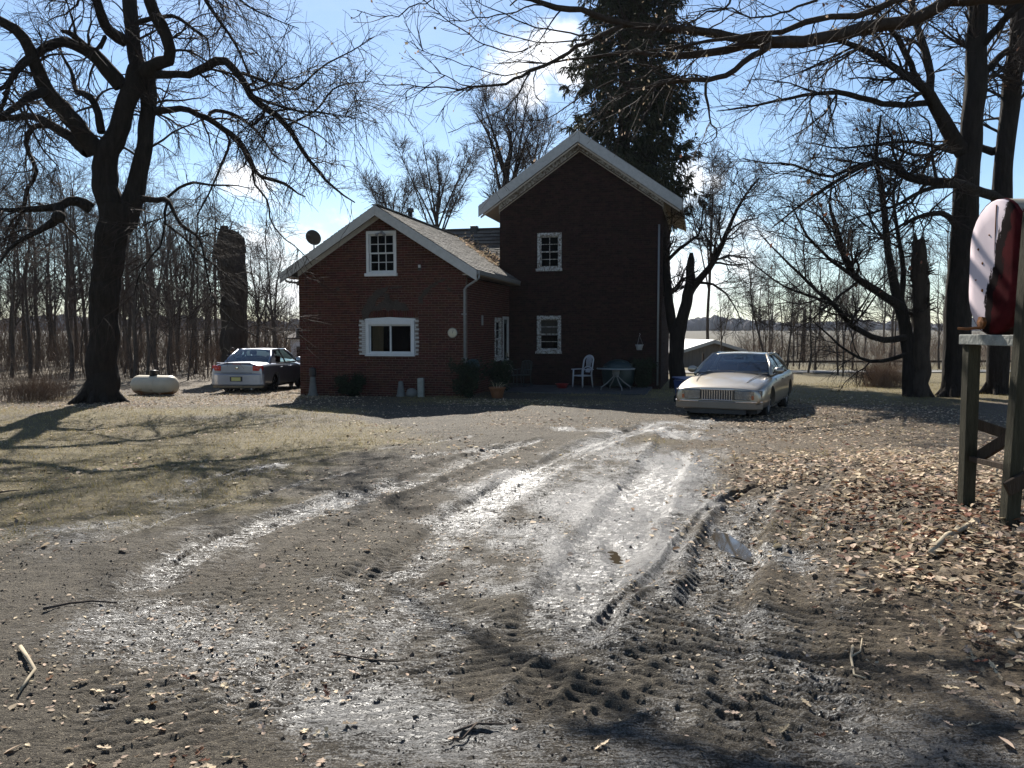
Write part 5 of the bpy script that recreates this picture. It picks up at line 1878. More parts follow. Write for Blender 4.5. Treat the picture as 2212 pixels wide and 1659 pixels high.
tag(brush_mass('undergrowth', '', 2800, g_under2, (.4, 2.6), 'brush', 96, rr=.012), 'low dead weeds along the lane on the right', kind='stuff')


def shrub(name, label, x, y, Y, hw, h, n, mat, seed, rr=.007):
    c = at(x, y, Y)[:2]
    def g(r, n):
        q = r.normal(0, .45, (n, 2))
        q = q / np.maximum(1, np.linalg.norm(q, axis=1, keepdims=True))
        return c[None] + q * hw
    o = brush_mass(name, label, n, g, (h * .6, h), mat, seed, rr=rr, sub=4)
    return tag(o, label, 'shrub')


shrub('brush_shrub', 'low leafless grey brown brush left of the big tree', 78, 870, 23.5, 1.05, .75, 500, 'brush', 97, .005)
shrub('rust_shrub', 'rust brown twiggy shrub left of the low branched tree', 1906, 845, 31, 1.0, .95, 650, 'brush', 98, .006)
# far wooded horizon: a mass of small bare crowns
r = np.random.default_rng(99)
V, F, off = [], [], 0
ico = bmesh.new()
bmesh.ops.create_icosphere(ico, subdivisions=2, radius=1)
iv = np.array([v.co[:] for v in ico.verts])
if_ = np.array([[v.index for v in f.verts] for f in ico.faces])
ico.free()
for i in range(1700):
    Y = r.uniform(640, 900)
    px = r.uniform(-700, 2900)
    x = (px - CX) / FPX * Y
    zb = float(gz(x, Y))
    hgt = r.uniform(6.5, 11) * (1 + .25 * math.sin(px * .006) + .15 * math.sin(px * .021))
    q = iv * (r.uniform(3, 6), r.uniform(3, 6), hgt * .55) * (1 + r.normal(0, .13, (len(iv), 1)))
    V.append(q + (x, Y, zb + hgt * .42))
    F.append(if_ + off)
    off += len(iv)
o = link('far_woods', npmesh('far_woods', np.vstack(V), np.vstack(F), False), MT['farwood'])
tag(o, 'distant bare woods along the horizon', kind='stuff')
# ------------------------------------------------------------------ cars
def subdivided(o):
    dg = bpy.context.evaluated_depsgraph_get()
    me = bpy.data.meshes.new_from_object(o.evaluated_get(dg))
    o.modifiers.clear()
    o.data = me


def sedan(name, label, group, loc, rotz, st, cabin, wheels, paint, tread_w=.2, wr=.33):
    """st: stations (x, z bottom, z shoulder, z centre, half width, half shoulder width) front to rear"""
    root = thing(name, label, 'car', loc, rotz, group)
    # ---- lower body
    vs, fs = [], []
    ring = lambda s: [(s[4] * .90, s[1]), (s[4] * .985, s[1] + .10), (s[4], (s[1] + s[2]) / 2), (s[4] * .985, s[2] - .09), (s[5] + .02, s[2] - .015), (s[5] * .93, s[2] + (s[3] - s[2]) * .35), (s[5] * .55, s[2] + (s[3] - s[2]) * .85), (0, s[3])]
    for s in st:
        h = ring(s)
        full = [(y, z) for y, z in h] + [(-y, z) for y, z in h[-2::-1]] + [(0, s[1])]
        vs += [(s[0], y, z) for y, z in full]
    m = len(vs) // len(st)
    for i in range(len(st) - 1):
        for k in range(m):
            k2 = (k + 1) % m
            fs.append((i * m + k, i * m + k2, (i + 1) * m + k2, (i + 1) * m + k))
    for i in (0, len(st) - 1):                      # end caps: quads between left and right
        o_ = i * m
        h = 8
        for k in range(h - 1):
            a, b = o_ + k, o_ + k + 1
            c, d = o_ + (m - 2 - k), o_ + (m - 2 - k - 1)
            if k == h - 2: fs.append((a, b, c))
            else: fs.append((a, b, d, c))
        fs.append((o_ + 0, o_ + m - 2, o_ + m - 1))
    body = MB().add(vs, fs).build('body', MT[paint], root, True, sub=2)
    bpy.context.view_layer.update()
    subdivided(body)
    # wheel arches cut into the body
    cut = MB()
    for (x, y) in wheels:
        s = 1 if y > 0 else -1
        cut.lathe([(wr + .055, 0), (wr + .055, .75 * s)], 28, 'Y', (x, s * .55, wr))
    co = cut.build('cutter', MT['black'])
    bm_ = body.modifiers.new('arches', 'BOOLEAN')
    bm_.operation = 'DIFFERENCE'
    bm_.object = co
    bm_.solver = 'EXACT'
    co.parent = root
    bpy.context.view_layer.update()
    subdivided(body)
    bpy.data.objects.remove(co)
    for p in body.data.polygons: p.use_smooth = True
    try:
        body.data.set_sharp_from_angle(angle=RAD(40))
    except Exception:
        pass
    # ---- wheels
    for (x, y) in wheels:
        s = 1 if y > 0 else -1
        w = bpy.data.objects.new('wheel', None)
        COL.objects.link(w)
        w.parent = root
        w.location = (x, y, wr)
        hw = tread_w / 2
        MB().lathe([(wr * .60, -hw), (wr * .93, -hw), (wr, -hw * .72), (wr, hw * .72), (wr * .93, hw), (wr * .60, hw), (wr * .60, -hw)], 32, 'Y').build('tyre', MT['rubber'], w, True)
        rm = MB().lathe([(wr * .62, s * hw * .55), (wr * .60, s * hw * .9), (wr * .54, s * hw * .7), (wr * .2, s * hw * .5), (.001, s * hw * .62)], 28, 'Y')
        rm.build('rim', MT['alloy'], w, True)
        for k in range(7):
            a = 2 * math.pi * k / 7
            MB().bar((.05 * math.cos(a), s * hw * .72, .05 * math.sin(a)), (wr * .56 * math.cos(a), s * hw * .86, wr * .56 * math.sin(a)), .045, .02).build('spoke', MT['alloy'], w)
        MB().lathe([(wr + .045, s * -.30), (.001, s * -.30)], 20, 'Y').build('arch_liner', MT['black'], w)
    # ---- cabin
    A0, A1, C1, C0, yb, yt, zb, zt, Fb, Ft, Rt, Rb = cabin
    yz = lambda z: yb - (yb - yt) * max(0.0, (z - zb) / (zt - zb)) ** 1.25
    P = lambda x, z, s: (x, s * yz(z), z)
    n = 8
    # roof skin
    rv, rf = [], []
    for i in range(n + 1):
        x = A1 + (C1 - A1) * i / n
        dz_ = .035 * math.sin(math.pi * (i + .8) / (n + 1.6)) + .01
        for k in range(n + 1):
            y = -yt + 2 * yt * k / n
            rv.append((x, y, zt + dz_ + .028 * (1 - (y / yt) ** 2)))
        if i:
            for k in range(n): rf.append(((i - 1) * (n + 1) + k, (i - 1) * (n + 1) + k + 1, i * (n + 1) + k + 1, i * (n + 1) + k))
    ro = MB().add(rv, rf).build('roof', MT[paint], root, True)
    so = ro.modifiers.new('thick', 'SOLIDIFY')
    so.thickness = .045
    # pillars
    for s in (-1, 1):
        pil = lambda a, b, c, nm, mt: MB().tube([a, ((a[0] + b[0]) / 2, s * yz((a[2] + b[2]) / 2), (a[2] + b[2]) / 2 + .012), b], c, 8).build(nm, MT[mt], root, True)
        pil((A0, s * yb, zb - .03), (A1, s * yt, zt + .02), .042, 'pillar', paint)
        pil((C0, s * yb * .97, zb - .02), (C1, s * yt, zt + .02), .042, 'pillar', paint)
        MB().tube([(A1, s * yt, zt + .018), ((A1 + C1) / 2, s * (yt + .012), zt + .03), (C1, s * yt, zt + .018)], .036, 8).build('roof_rail', MT[paint], root, True)
        mid = (Ft + Rt) / 2
        MB().bar((mid + .06, s * (yb + .004), zb - .01), (mid, s * (yt + .01), zt), .07, .03).build('pillar', MT['black'], root)
        # quarter panel between side glass and rear glass
        q = MB()
        a = [P(Rb, zb - .02, s), P(Rt, zt, s), (C1, s * yt, zt + .02), (C0, s * yb * .97, zb - .02)]
        q.prism([(x, y + s * .018, z) for x, y, z in a], (0, -s * .03, 0)).build('quarter_panel', MT[paint], root, bevel=.006)
        # side glass
        for (xb0, xt0, xb1, xt1) in ((Fb, Ft, mid + .07, mid + .03), (mid - .03, mid - .05, Rb, Rt)):
            ms = [P(xb0 + (xt0 - xb0) * f, zb - .01 + (zt - zb) * f, s) for f in np.linspace(0, 1, 5)] + [P(xt1 + (xb1 - xt1) * f, zt - (zt - zb + .01) * f, s) for f in np.linspace(0, 1, 5)]
            g = MB()
            vv = []
            for f in np.linspace(0, 1, 6):
                z = zb - .01 + (zt - zb + .01) * f
                vv += [P(xb0 + (xt0 - xb0) * f, z, s), P(xb1 + (xt1 - xb1) * f, z, s)]
            g.add(vv, [(2 * i, 2 * i + 1, 2 * i + 3, 2 * i + 2) for i in range(5)])
            g.build('side_window', MT['carglass'], root, True)
            MB().tube([ms[0], ms[2], ms[4], ms[5], ms[7], ms[9], ms[0]], .012, 6).build('window_seal', MT['black'], root, True)
        MB().bar((Fb + .05, s * (yb + .022), zb - .015), (Rb + .0, s * (yb + .022), zb - .015), .02, .022).build('belt_trim', MT['chrome'], root)
        # mirror
        mm = MB().lathe([(.001, -.05), (.07, -.045), (.085, .0), (.08, .055)], 16, 'X')
        mo_ = mm.build('mirror', MT[paint], root, True)
        mo_.location = (Fb - .02, s * (yb + .13), zb + .07)
        mo_.scale = (1, 1.35, .95)
        mo_.rotation_euler = (0, 0, math.pi)
        MB().box(Fb - .08, Fb - .075, s * (yb + .13) - .09, s * (yb + .13) + .09, zb + .01, zb + .13).build('mirror_glass', MT['chrome'], root)
        MB().bar((Fb, s * (yb - .01), zb + .02), (Fb - .01, s * (yb + .08), zb + .05), .06, .035).build('mirror_arm', MT['black'], root)
    # windscreens, bowed
    for nm, (xb, xt, zz, sg) in (('windscreen', (A0, A1, zb - .02, 1)), ('rear_window', (C0, C1, zb, -1))):
        g, vv, nn = MB(), [], 8
        for f in np.linspace(0, 1, 6):
            z = zz + (zt + .015 - zz) * f
            for k in range(nn + 1):
                y = (-1 + 2 * k / nn) * (yz(max(z, zb)) - .01)
                vv.append((xb + (xt - xb) * f + sg * (.10 * (1 - (y / yb) ** 2) + .03 * math.sin(math.pi * f)), y, z + .02 * f * (1 - (y / yb) ** 2)))
        g.add(vv, [(i * (nn + 1) + k, i * (nn + 1) + k + 1, (i + 1) * (nn + 1) + k + 1, (i + 1) * (nn + 1) + k) for i in range(5) for k in range(nn)])
        g.build(nm, MT['carglass'], root, True)
    # interior
    MB().box(C0 + .1, A0 - .05, -yb + .08, yb - .08, zb - .10, zb - .02).build('interior_floor', MT['inside'], root)
    MB().box(A0 - .45, A0 - .02, -yb + .1, yb - .1, zb - .06, zb + .01).build('dashboard', MT['black'], root, bevel=.02)
    mid = (Ft + Rt) / 2
    for s in (-1, 1):
        MB().box(mid - .02, mid + .14, s * .36 - .25, s * .36 + .25, zb - .08, zb + .22).build('seat_back', MT['room'], root, bevel=.05)
        MB().box(mid - .02, mid + .08, s * .36 - .13, s * .36 + .13, zb + .26, zb + .40).build('headrest', MT['room'], root, bevel=.04)
    MB().box(C1 - .25, C1 - .05, -yb + .2, yb - .2, zb - .08, zb + .18).build('rear_seat', MT['room'], root, bevel=.05)
    MB().lathe([(.17, 0), (.19, .012), (.17, .024)], 20, 'X', (A0 - .55, yb * .42, zb - .0)).build('steering_wheel', MT['black'], root)
    MB().box(A1 + .12, A1 + .15, -.12, .12, zt - .10, zt - .04).build('rear_mirror', MT['black'], root)
    # door seams, handles, side rub strip
    ymax = max(s[4] for s in st)
    for s in (-1, 1):
        for x in (Fb + .05, mid + .02, Rb - .02):
            MB().tube([(x, s * (ymax - .030), .30), (x - .01, s * (ymax - .016), .55), (x - .02, s * (ymax - .04), zb - .1)], .009, 4).build('door_seam', MT['black'], root)
        for x in (mid + .2, Rb + .22):
            MB().bar((x, s * (ymax - .008), zb - .15), (x + .16, s * (ymax - .008), zb - .15), .035, .035).build('door_handle', MT[paint], root, bevel=.008)
    MB().box(st[-1][0] + .3, st[0][0] - .3, -ymax + .2, ymax - .2, .17, .26).build('underbody', MT['black'], root)
    return root


def bow(root, name, mat, y0, y1, z0, z1, xf, off, thick=.06, n=8, bevel=.006, sgn=1, ztap=0.0):
    """plate following the rounded front or rear end"""
    m = MB()
    vs = []
    for i in range(n + 1):
        y = y0 + (y1 - y0) * i / n
        x = xf(y)
        for (dx, z) in ((off, z0), (off, z1), (off - thick, z1), (off - thick, z0)):
            vs.append((sgn * (x + dx), y, z))
    fs = []
    for i in range(n):
        for k in range(4):
            k2 = (k + 1) % 4
            fs.append((i * 4 + k, i * 4 + k2, (i + 1) * 4 + k2, (i + 1) * 4 + k))
    fs += [(0, 1, 2, 3), (n * 4 + 3, n * 4 + 2, n * 4 + 1, n * 4)]
    return m.add(vs, fs).build(name, MT[mat], root, bevel=bevel)


# ---- beige car, facing the camera
stA = [(2.69, .36, .66, .72, .86, .80), (2.685, .34, .68, .735, .88, .82), (2.58, .27, .72, .79, .945, .87), (2.2, .24, .79, .88, .98, .90), (1.5, .22, .86, .97, .99, .905),
       (.95, .21, .90, 1.01, .99, .90), (.2, .21, .92, 1.0, .99, .90), (-.8, .21, .94, 1.0, .99, .90), (-1.6, .22, .95, 1.02, .985, .885), (-2.2, .26, .94, 1.02, .97, .87), (-2.58, .30, .90, .98, .92, .83), (-2.685, .36, .84, .92, .86, .77), (-2.69, .38, .80, .88, .84, .75)]
cabA = (1.08, .22, -1.02, -1.75, .87, .63, .965, 1.36, .84, .16, -.86, -1.28)
ca = np.array([5.60, 20.0])
wz = float(gz(*ca))
whA = [(1.52, .80), (1.52, -.80), (-1.40, .80), (-1.40, -.80)]
beige = sedan('beige_car', 'beige sedan facing the camera with bright sun on its bonnet', 'parked cars', (*ca, wz - .01), RAD(-116), stA, cabA, whA, 'gold', .21, .335)
xfA = lambda y: 2.70 - .13 * (abs(y) / .95) ** 6
gr = bow(beige, 'grille', 'black', -.34, .34, .475, .685, xfA, .02, .05)
bow(beige, 'grille_frame', 'chrome', -.36, .36, .68, .705, xfA, .035, .05)
bow(beige, 'grille_frame', 'chrome', -.33, .33, .462, .482, xfA, .035, .05)
for k in range(13):
    y = -.315 + .63 * k / 12
    MB().box(xfA(y) + .0, xfA(y) + .034, y - .009, y + .009, .484, .680).build('grille_bar', MT['chrome'], gr)
for s in (-1, 1):
    a, b = sorted((s * .35, s * .92))
    bow(beige, 'lamp_surround', 'black', a, b, .478, .688, xfA, .010, .06)
    a, b = sorted((s * .37, s * .71))
    hl = bow(beige, 'headlight', 'headlamp', a, b, .49, .675, xfA, .022, .08)
    a, b = sorted((s * .715, s * .91))
    bow(beige, 'turn_signal', 'amber', a, b, .49, .58, xfA, .024, .10)
    bow(beige, 'corner_lamp', 'headlamp', a, b, .583, .672, xfA, .024, .10)
xfB = lambda y: 2.745 - .17 * (abs(y) / .95) ** 5
bow(beige, 'bumper', 'bumper', -.93, .93, .275, .455, xfB, .015, .12, 14, .03)
bow(beige, 'bumper_strip', 'chrome', -.93, -.40, .425, .452, xfB, .025, .05, 8)
bow(beige, 'bumper_strip', 'chrome', .40, .93, .425, .452, xfB, .025, .05, 8)
bow(beige, 'air_intake', 'black', -.60, .60, .17, .272, xfB, -.05, .05, 10)
for s in (-1, 1):
    pts = [(2.50, s * .50, .765), (2.2, s * .56, .868), (1.6, s * .63, .945), (1.15, s * .70, .975)]
    MB().tube([(x, y, z - .006) for x, y, z in pts], .008, 4).build('bonnet_seam', MT['black'], beige)
MB().bar((1.18, -.6, 1.0), (1.10, .05, 1.03), .02, .015).build('wiper', MT['black'], beige)
MB().bar((1.18, .05, 1.0), (1.10, .65, 1.02), .02, .015).build('wiper', MT['black'], beige)
MB().box(1.12, 1.20, -.80, .80, .962, .985).build('cowl', MT['black'], beige)

# ---- silver car, seen from behind
stB = [(2.54, .38, .62, .68, .78, .70), (2.52, .34, .64, .70, .82, .74), (2.35, .26, .72, .79, .90, .80), (1.9, .22, .82, .90, .925, .83), (1.3, .21, .88, .98, .93, .84), (.8, .20, .92, 1.02, .93, .84),
       (0, .20, .95, 1.02, .93, .84), (-.9, .21, .98, 1.04, .93, .84), (-1.5, .22, 1.00, 1.06, .93, .83), (-2.0, .26, 1.0, 1.08, .92, .82), (-2.4, .30, .97, 1.065, .89, .79), (-2.53, .34, .93, 1.03, .86, .76), (-2.54, .36, .90, 1.0, .85, .75)]
cabB = (1.15, .35, -.95, -1.72, .81, .58, 1.0, 1.42, .95, .30, -.72, -1.16)
RRw = np.array([-8.27, 28.2])
hd = np.array([math.sin(RAD(4)), math.cos(RAD(4))])
lf = np.array([-hd[1], hd[0]])
cb = RRw + hd * 1.40 + lf * .77
whB = [(1.40, .77), (1.40, -.77), (-1.40, .77), (-1.40, -.77)]
silver = sedan('silver_car', 'silver sedan seen from behind, parked at the left end of the house', 'parked cars', (*cb, float(gz(*cb)) - .01), RAD(90 - 4), stB, cabB, whB, 'silver', .20, .325)
xr = lambda y: 2.55 - .10 * (abs(y) / .88) ** 6
for s in (-1, 1):
    a, b = sorted((s * .54, s * .86))
    tl_ = bow(silver, 'tail_light', 'red', a, b, .79, .965, xr, .03, .10, 8, .02, -1)
    MB().lathe([(.055, -.0), (.001, -.02)], 14, 'X', (-(xr(.66) + .036), s * .66, .87)).build('lamp_lens', MT['red'], tl_)
xr2 = lambda y: 2.60 - .16 * (abs(y) / .93) ** 5
bow(silver, 'bumper', 'silver', -.90, .90, .30, .70, xr2, .015, .14, 14, .04, -1)
bow(silver, 'bumper_valance', 'silver_low', -.86, .86, .225, .30, xr2, -.01, .12, 12, .02, -1)
bow(silver, 'boot_lid_seam', 'black', -.52, .52, .718, .73, xr2, -.012, .03, 8, 0, -1)
bow(silver, 'boot_lip', 'silver', -.70, .70, 1.035, 1.060, xr, .008, .14, 10, .01, -1)
bow(silver, 'brake_lamp', 'red', -.14, .14, 1.008, 1.026, xr, .012, .05, 4, 0, -1)
MB().lathe([(.05, 0), (.045, -.012), (.001, -.015)], 16, 'X', (-(xr(0) + .012), 0, .885)).build('badge', MT['chrome'], silver)
pf = bow(silver, 'number_plate', 'black', -.21, .21, .44, .60, xr2, .03, .03, 2, .004, -1)
MB().box(-(xr2(0) + .036), -(xr2(0) + .03), -.155, .155, .462, .578).build('plate', MT['plate'], pf)
MB().tube([(-2.35, -.5, .2), (-2.58, -.5, .19)], .035, 10).build('exhaust_pipe', MT['alloy'], silver)

# ------------------------------------------------------------------ the person behind the silver car
def skin_body(name, J, E, Rd, mat, parent, sub=2):
    me = bpy.data.meshes.new(name)
    me.from_pydata([tuple(j) for j in J], E, [])
    o = link(name, me, mat, parent)
    m = o.modifiers.new('skin', 'SKIN')
    for v, r_ in zip(me.skin_vertices[0].data if me.skin_vertices else [], Rd): v.radius = (r_, r_)
    if not me.skin_vertices:
        pass
    m.use_smooth_shade = True
    s = o.modifiers.new('sub', 'SUBSURF')
    s.levels = s.render_levels = sub
    return o


pb_ = at(503, 800, 31.6)
PH = 1.47
person = thing('person', 'person in a dark jacket standing behind the silver car', 'person', (pb_[0], pb_[1], float(gz(pb_[0], pb_[1]))), RAD(200))
s_ = PH / 1.7
Jn = {'pel': (0, 0, .93), 'wst': (0, .01, 1.08), 'chs': (0, .0, 1.28), 'nck': (0, 0, 1.43), 'hdb': (0, .01, 1.50),
      'shl': (-.17, 0, 1.39), 'ell': (-.23, .03, 1.12), 'wrl': (-.21, -.08, .90), 'hal': (-.20, -.11, .82),
      'shr': (.17, 0, 1.39), 'elr': (.23, .03, 1.12), 'wrr': (.21, -.08, .90), 'har': (.20, -.11, .82),
      'hpl': (-.09, 0, .88), 'knl': (-.10, -.02, .50), 'anl': (-.10, .02, .09), 'tol': (-.11, -.15, .04),
      'hpr': (.09, 0, .88), 'knr': (.10, -.02, .50), 'anr': (.10, .02, .09), 'tor': (.11, -.15, .04)}
keys = list(Jn)
rad_ = dict(pel=.135, wst=.125, chs=.145, nck=.06, hdb=.055, shl=.075, ell=.052, wrl=.038, hal=.04, shr=.075, elr=.052, wrr=.038, har=.04, hpl=.095, knl=.065, anl=.045, tol=.035, hpr=.095, knr=.065, anr=.045, tor=.035)
ed = [('pel', 'wst'), ('wst', 'chs'), ('chs', 'nck'), ('nck', 'hdb'), ('chs', 'shl'), ('shl', 'ell'), ('ell', 'wrl'), ('wrl', 'hal'), ('chs', 'shr'), ('shr', 'elr'), ('elr', 'wrr'), ('wrr', 'har'),
      ('pel', 'hpl'), ('hpl', 'knl'), ('knl', 'anl'), ('anl', 'tol'), ('pel', 'hpr'), ('hpr', 'knr'), ('knr', 'anr'), ('anr', 'tor')]


def skin2(name, pts, edges, radii, mat, parent):
    bm_ = bmesh.new()
    ly = bm_.verts.layers.skin.verify()
    vv = []
    for i, (p, q) in enumerate(zip(pts, radii)):
        v = bm_.verts.new(p)
        v[ly].radius = (q, q)
        v[ly].use_root = (i == 0)
        vv.append(v)
    for a, b in edges: bm_.edges.new((vv[a], vv[b]))
    me = bpy.data.meshes.new(name)
    bm_.to_mesh(me)
    bm_.free()
    o = link(name, me, mat, parent)
    m = o.modifiers.new('skin', 'SKIN')
    m.use_smooth_shade = True
    q = o.modifiers.new('sub', 'SUBSURF')
    q.levels = q.render_levels = 2
    return o


pbody = skin2('body', [tuple(c * s_ for c in Jn[k]) for k in keys], [(keys.index(a), keys.index(b)) for a, b in ed], [rad_[k] * s_ for k in keys], MT['dark_cloth'], person)
hz = 1.585 * s_
MB().lathe([(.001, -.115), (.045, -.105), (.068, -.06), (.078, .0), (.076, .05), (.05, .10), (.001, .115)], 18, 'Z', (0, .0, hz)).build('head', MT['skin'], person, True)
MB().lathe([(.085, -.02), (.088, .03), (.08, .07), (.055, .112), (.001, .128)], 18, 'Z', (0, .012, hz)).build('hair', MT['hair'], person, True)
MB().tube([(0, -.07, hz + .005), (0, -.097, hz - .028), (0, -.075, hz - .036)], [.009, .014, .01], 8).build('nose', MT['skin'], person, True)
for s in (-1, 1):
    MB().lathe([(.001, -.012), (.012, 0), (.001, .012)], 8, 'Y', (s * .028, -.066, hz + .005)).build('eye', MT['inside'], person, True)
    MB().tube([(s * .076, .0, hz - .03), (s * .084, .01, hz), (s * .076, .005, hz + .02)], [.01, .016, .008], 8).build('ear', MT['skin'], person, True)
    hb_ = (s * .20 * s_, -.115 * s_, .80 * s_)
    for k in range(4):
        dx = (k - 1.5) * .016
        MB().tube([(hb_[0] + dx * .5, hb_[1] + dx, hb_[2]), (hb_[0] + dx * .5, hb_[1] - .012 + dx, hb_[2] - .05), (hb_[0] + dx * .5 - s * .01, hb_[1] + dx, hb_[2] - .08 - .006 * (k in (1, 2)))], [.009, .008, .006], 6).build('finger', MT['skin'], person, True)
    MB().tube([(hb_[0] - s * .02, hb_[1] - .01, hb_[2] + .03), (hb_[0] - s * .045, hb_[1] - .03, hb_[2]), (hb_[0] - s * .045, hb_[1] - .03, hb_[2] - .03)], [.01, .009, .007], 6).build('thumb', MT['skin'], person, True)
MB().bar((-.02, -.082, hz - .062), (.02, -.082, hz - .062), .008, .006).build('mouth', MT['red'], person)

# ------------------------------------------------------------------ gas tank on the left
tb = G(328, 853)
TZ = float(gz(tb[0], tb[1]))
gas = thing('gas_tank', 'cream propane tank with rusty underside lying beside the big tree', 'tank', (tb[0], tb[1] + .25, TZ), RAD(-14))
r_, hl = .31, .57
prof = [(.001, -hl - .25)] + [(r_ * math.cos(a), -hl - .25 * math.sin(a)) for a in np.linspace(1.4, 0, 8)] + [(r_, hl)] + [(r_ * math.cos(a), hl + .25 * math.sin(a)) for a in np.linspace(.2, 1.4, 7)] + [(.001, hl + .25)]


def tank_mat():
    m = MT['tank'].copy()
    m.name = 'rusted_cream_paint'
    t = m.node_tree
    b = t.nodes['Principled BSDF']
    src = b.inputs['Base Color'].links[0].from_socket
    tcn = t.nodes.new('ShaderNodeTexCoord')
    sx = t.nodes.new('ShaderNodeSeparateXYZ')
    t.links.new(tcn.outputs['Object'], sx.inputs[0])
    n = t.nodes.new('ShaderNodeTexNoise')
    n.inputs['Scale'].default_value = 5
    n.inputs['Detail'].default_value = 8
    ml = t.nodes.new('ShaderNodeMath')
    ml.operation = 'MULTIPLY_ADD'
    t.links.new(n.outputs['Fac'], ml.inputs[0])
    ml.inputs[1].default_value = .5
    t.links.new(sx.outputs[2], ml.inputs[2])
    mr_ = t.nodes.new('ShaderNodeMapRange')
    mr_.inputs['From Min'].default_value = .40
    mr_.inputs['From Max'].default_value = .26
    t.links.new(ml.outputs[0], mr_.inputs['Value'])
    mx_ = t.nodes.new('ShaderNodeMix')
    mx_.data_type = 'RGBA'
    t.links.new(mr_.outputs[0], mx_.inputs['Factor'])
    t.links.new(src, mx_.inputs[6])
    mx_.inputs[7].default_value = (.25, .11, .035, 1)
    t.links.new(mx_.outputs[2], b.inputs['Base Color'])
    return m


MT['tank_rust'] = tank_mat()
shell = MB().lathe(prof, 32, 'X', (0, 0, r_ - .01)).build('shell', MT['tank_rust'], gas, True)
MB().lathe([(r_ + .004, -.02), (r_ + .010, -.015), (r_ + .010, .015), (r_ + .004, .02)], 32, 'X', (.12, 0, r_ - .01)).build('weld_band', MT['tank_rust'], gas, True)
MB().lathe([(.13, 0), (.13, .16), (.14, .165), (.14, .18), (.001, .20)], 20, 'Z', (-.03, 0, 2 * r_ - .035)).build('valve_dome', MT['black'], gas, True)
for s in (-1, 1):
    MB().box(s * .36 - .05, s * .36 + .05, -.22, .22, -.12, .06).build('foot', MT['rust'], gas, bevel=.01)

# ------------------------------------------------------------------ oil tank on its timber stand, right
X0, YN, YF = 3.86, 6.27, 6.97
ZB, ZT = 1.66, 2.74
stand = thing('tank_stand', 'tall mossy timber stand with braces under the red oil tank', 'stand', (X0, (YN + YF) / 2, float(gz(X0, 6.6))))
so = np.array(stand.location)
gl = lambda x, y: float(gz(x, y)) - .25 - so[2]
L_ = lambda p: tuple(np.array(p) - so)
W_ = MT['wood_moss']
for (x, y, zt_, lean) in ((X0 + .06, YF + .02, ZB - .09, .0), (3.79, YN - .09, 2.58, .10), (X0 + 1.35, YF + .02, ZB - .09, 0), (X0 + 1.35, YN - .09, 2.58, .0)):
    MB().bar(L_((x, y, float(gz(x, y)) - .25)), L_((x + lean, y, zt_)), .105, .105).build('post', W_, stand, bevel=.008)
MB().bar(L_((X0 + .06, YN - .16, ZB - .045)), L_((X0 + .06, YF + .10, ZB - .045)), .14, .085).build('cross_beam', MT['stone'], stand, bevel=.006)
MB().bar(L_((X0 + 1.35, YN - .16, ZB - .045)), L_((X0 + 1.35, YF + .10, ZB - .045)), .14, .085).build('cross_beam', MT['wood_old'], stand, bevel=.006)
MB().bar(L_((X0 + .125, YN - .02, .98)), L_((X0 + .125, YF, .60)), .035, .10).build('brace', MT['wood_old'], stand, bevel=.005)
MB().bar(L_((X0 + .06, YN - .02, .62)), L_((X0 + .06, YF - .04, .60)), .05, .045).build('brace', MT['wood_old'], stand, bevel=.005)
MB().bar(L_((X0 - .14, YN - .17, .50)), L_((X0 + 1.2, YN - .16, 1.22)), .035, .11).build('brace', MT['wood_old'], stand, bevel=.005)
MB().bar(L_((X0 + .1, YN - .09, .52)), L_((X0 + 1.3, YN - .09, .52)), .05, .05).build('brace', MT['wood_old'], stand, bevel=.005)
MB().bar(L_((X0 + .1, YF + .02, .9)), L_((X0 + 1.3, YF + .02, .5)), .035, .09).build('brace', MT['wood_old'], stand, bevel=.005)
oil = thing('oil_tank', 'upright oval oil tank with chalky white end and dark red flank', 'tank', (X0, (YN + YF) / 2, ZB))
OW, OHh, OLn = (YF - YN) / 2, (ZT - ZB), 1.5
half = []
rr_ = OW


def oval(n=14, sc=1.0):
    pts = []
    for k in range(n + 1):
        a = math.pi * k / n
        pts.append((rr_ * sc * math.cos(a), OHh - rr_ + rr_ * sc * math.sin(a)))
    for k in range(n + 1):
        a = math.pi + math.pi * k / n
        pts.append((rr_ * sc * math.cos(a), rr_ + rr_ * sc * math.sin(a)))
    return pts


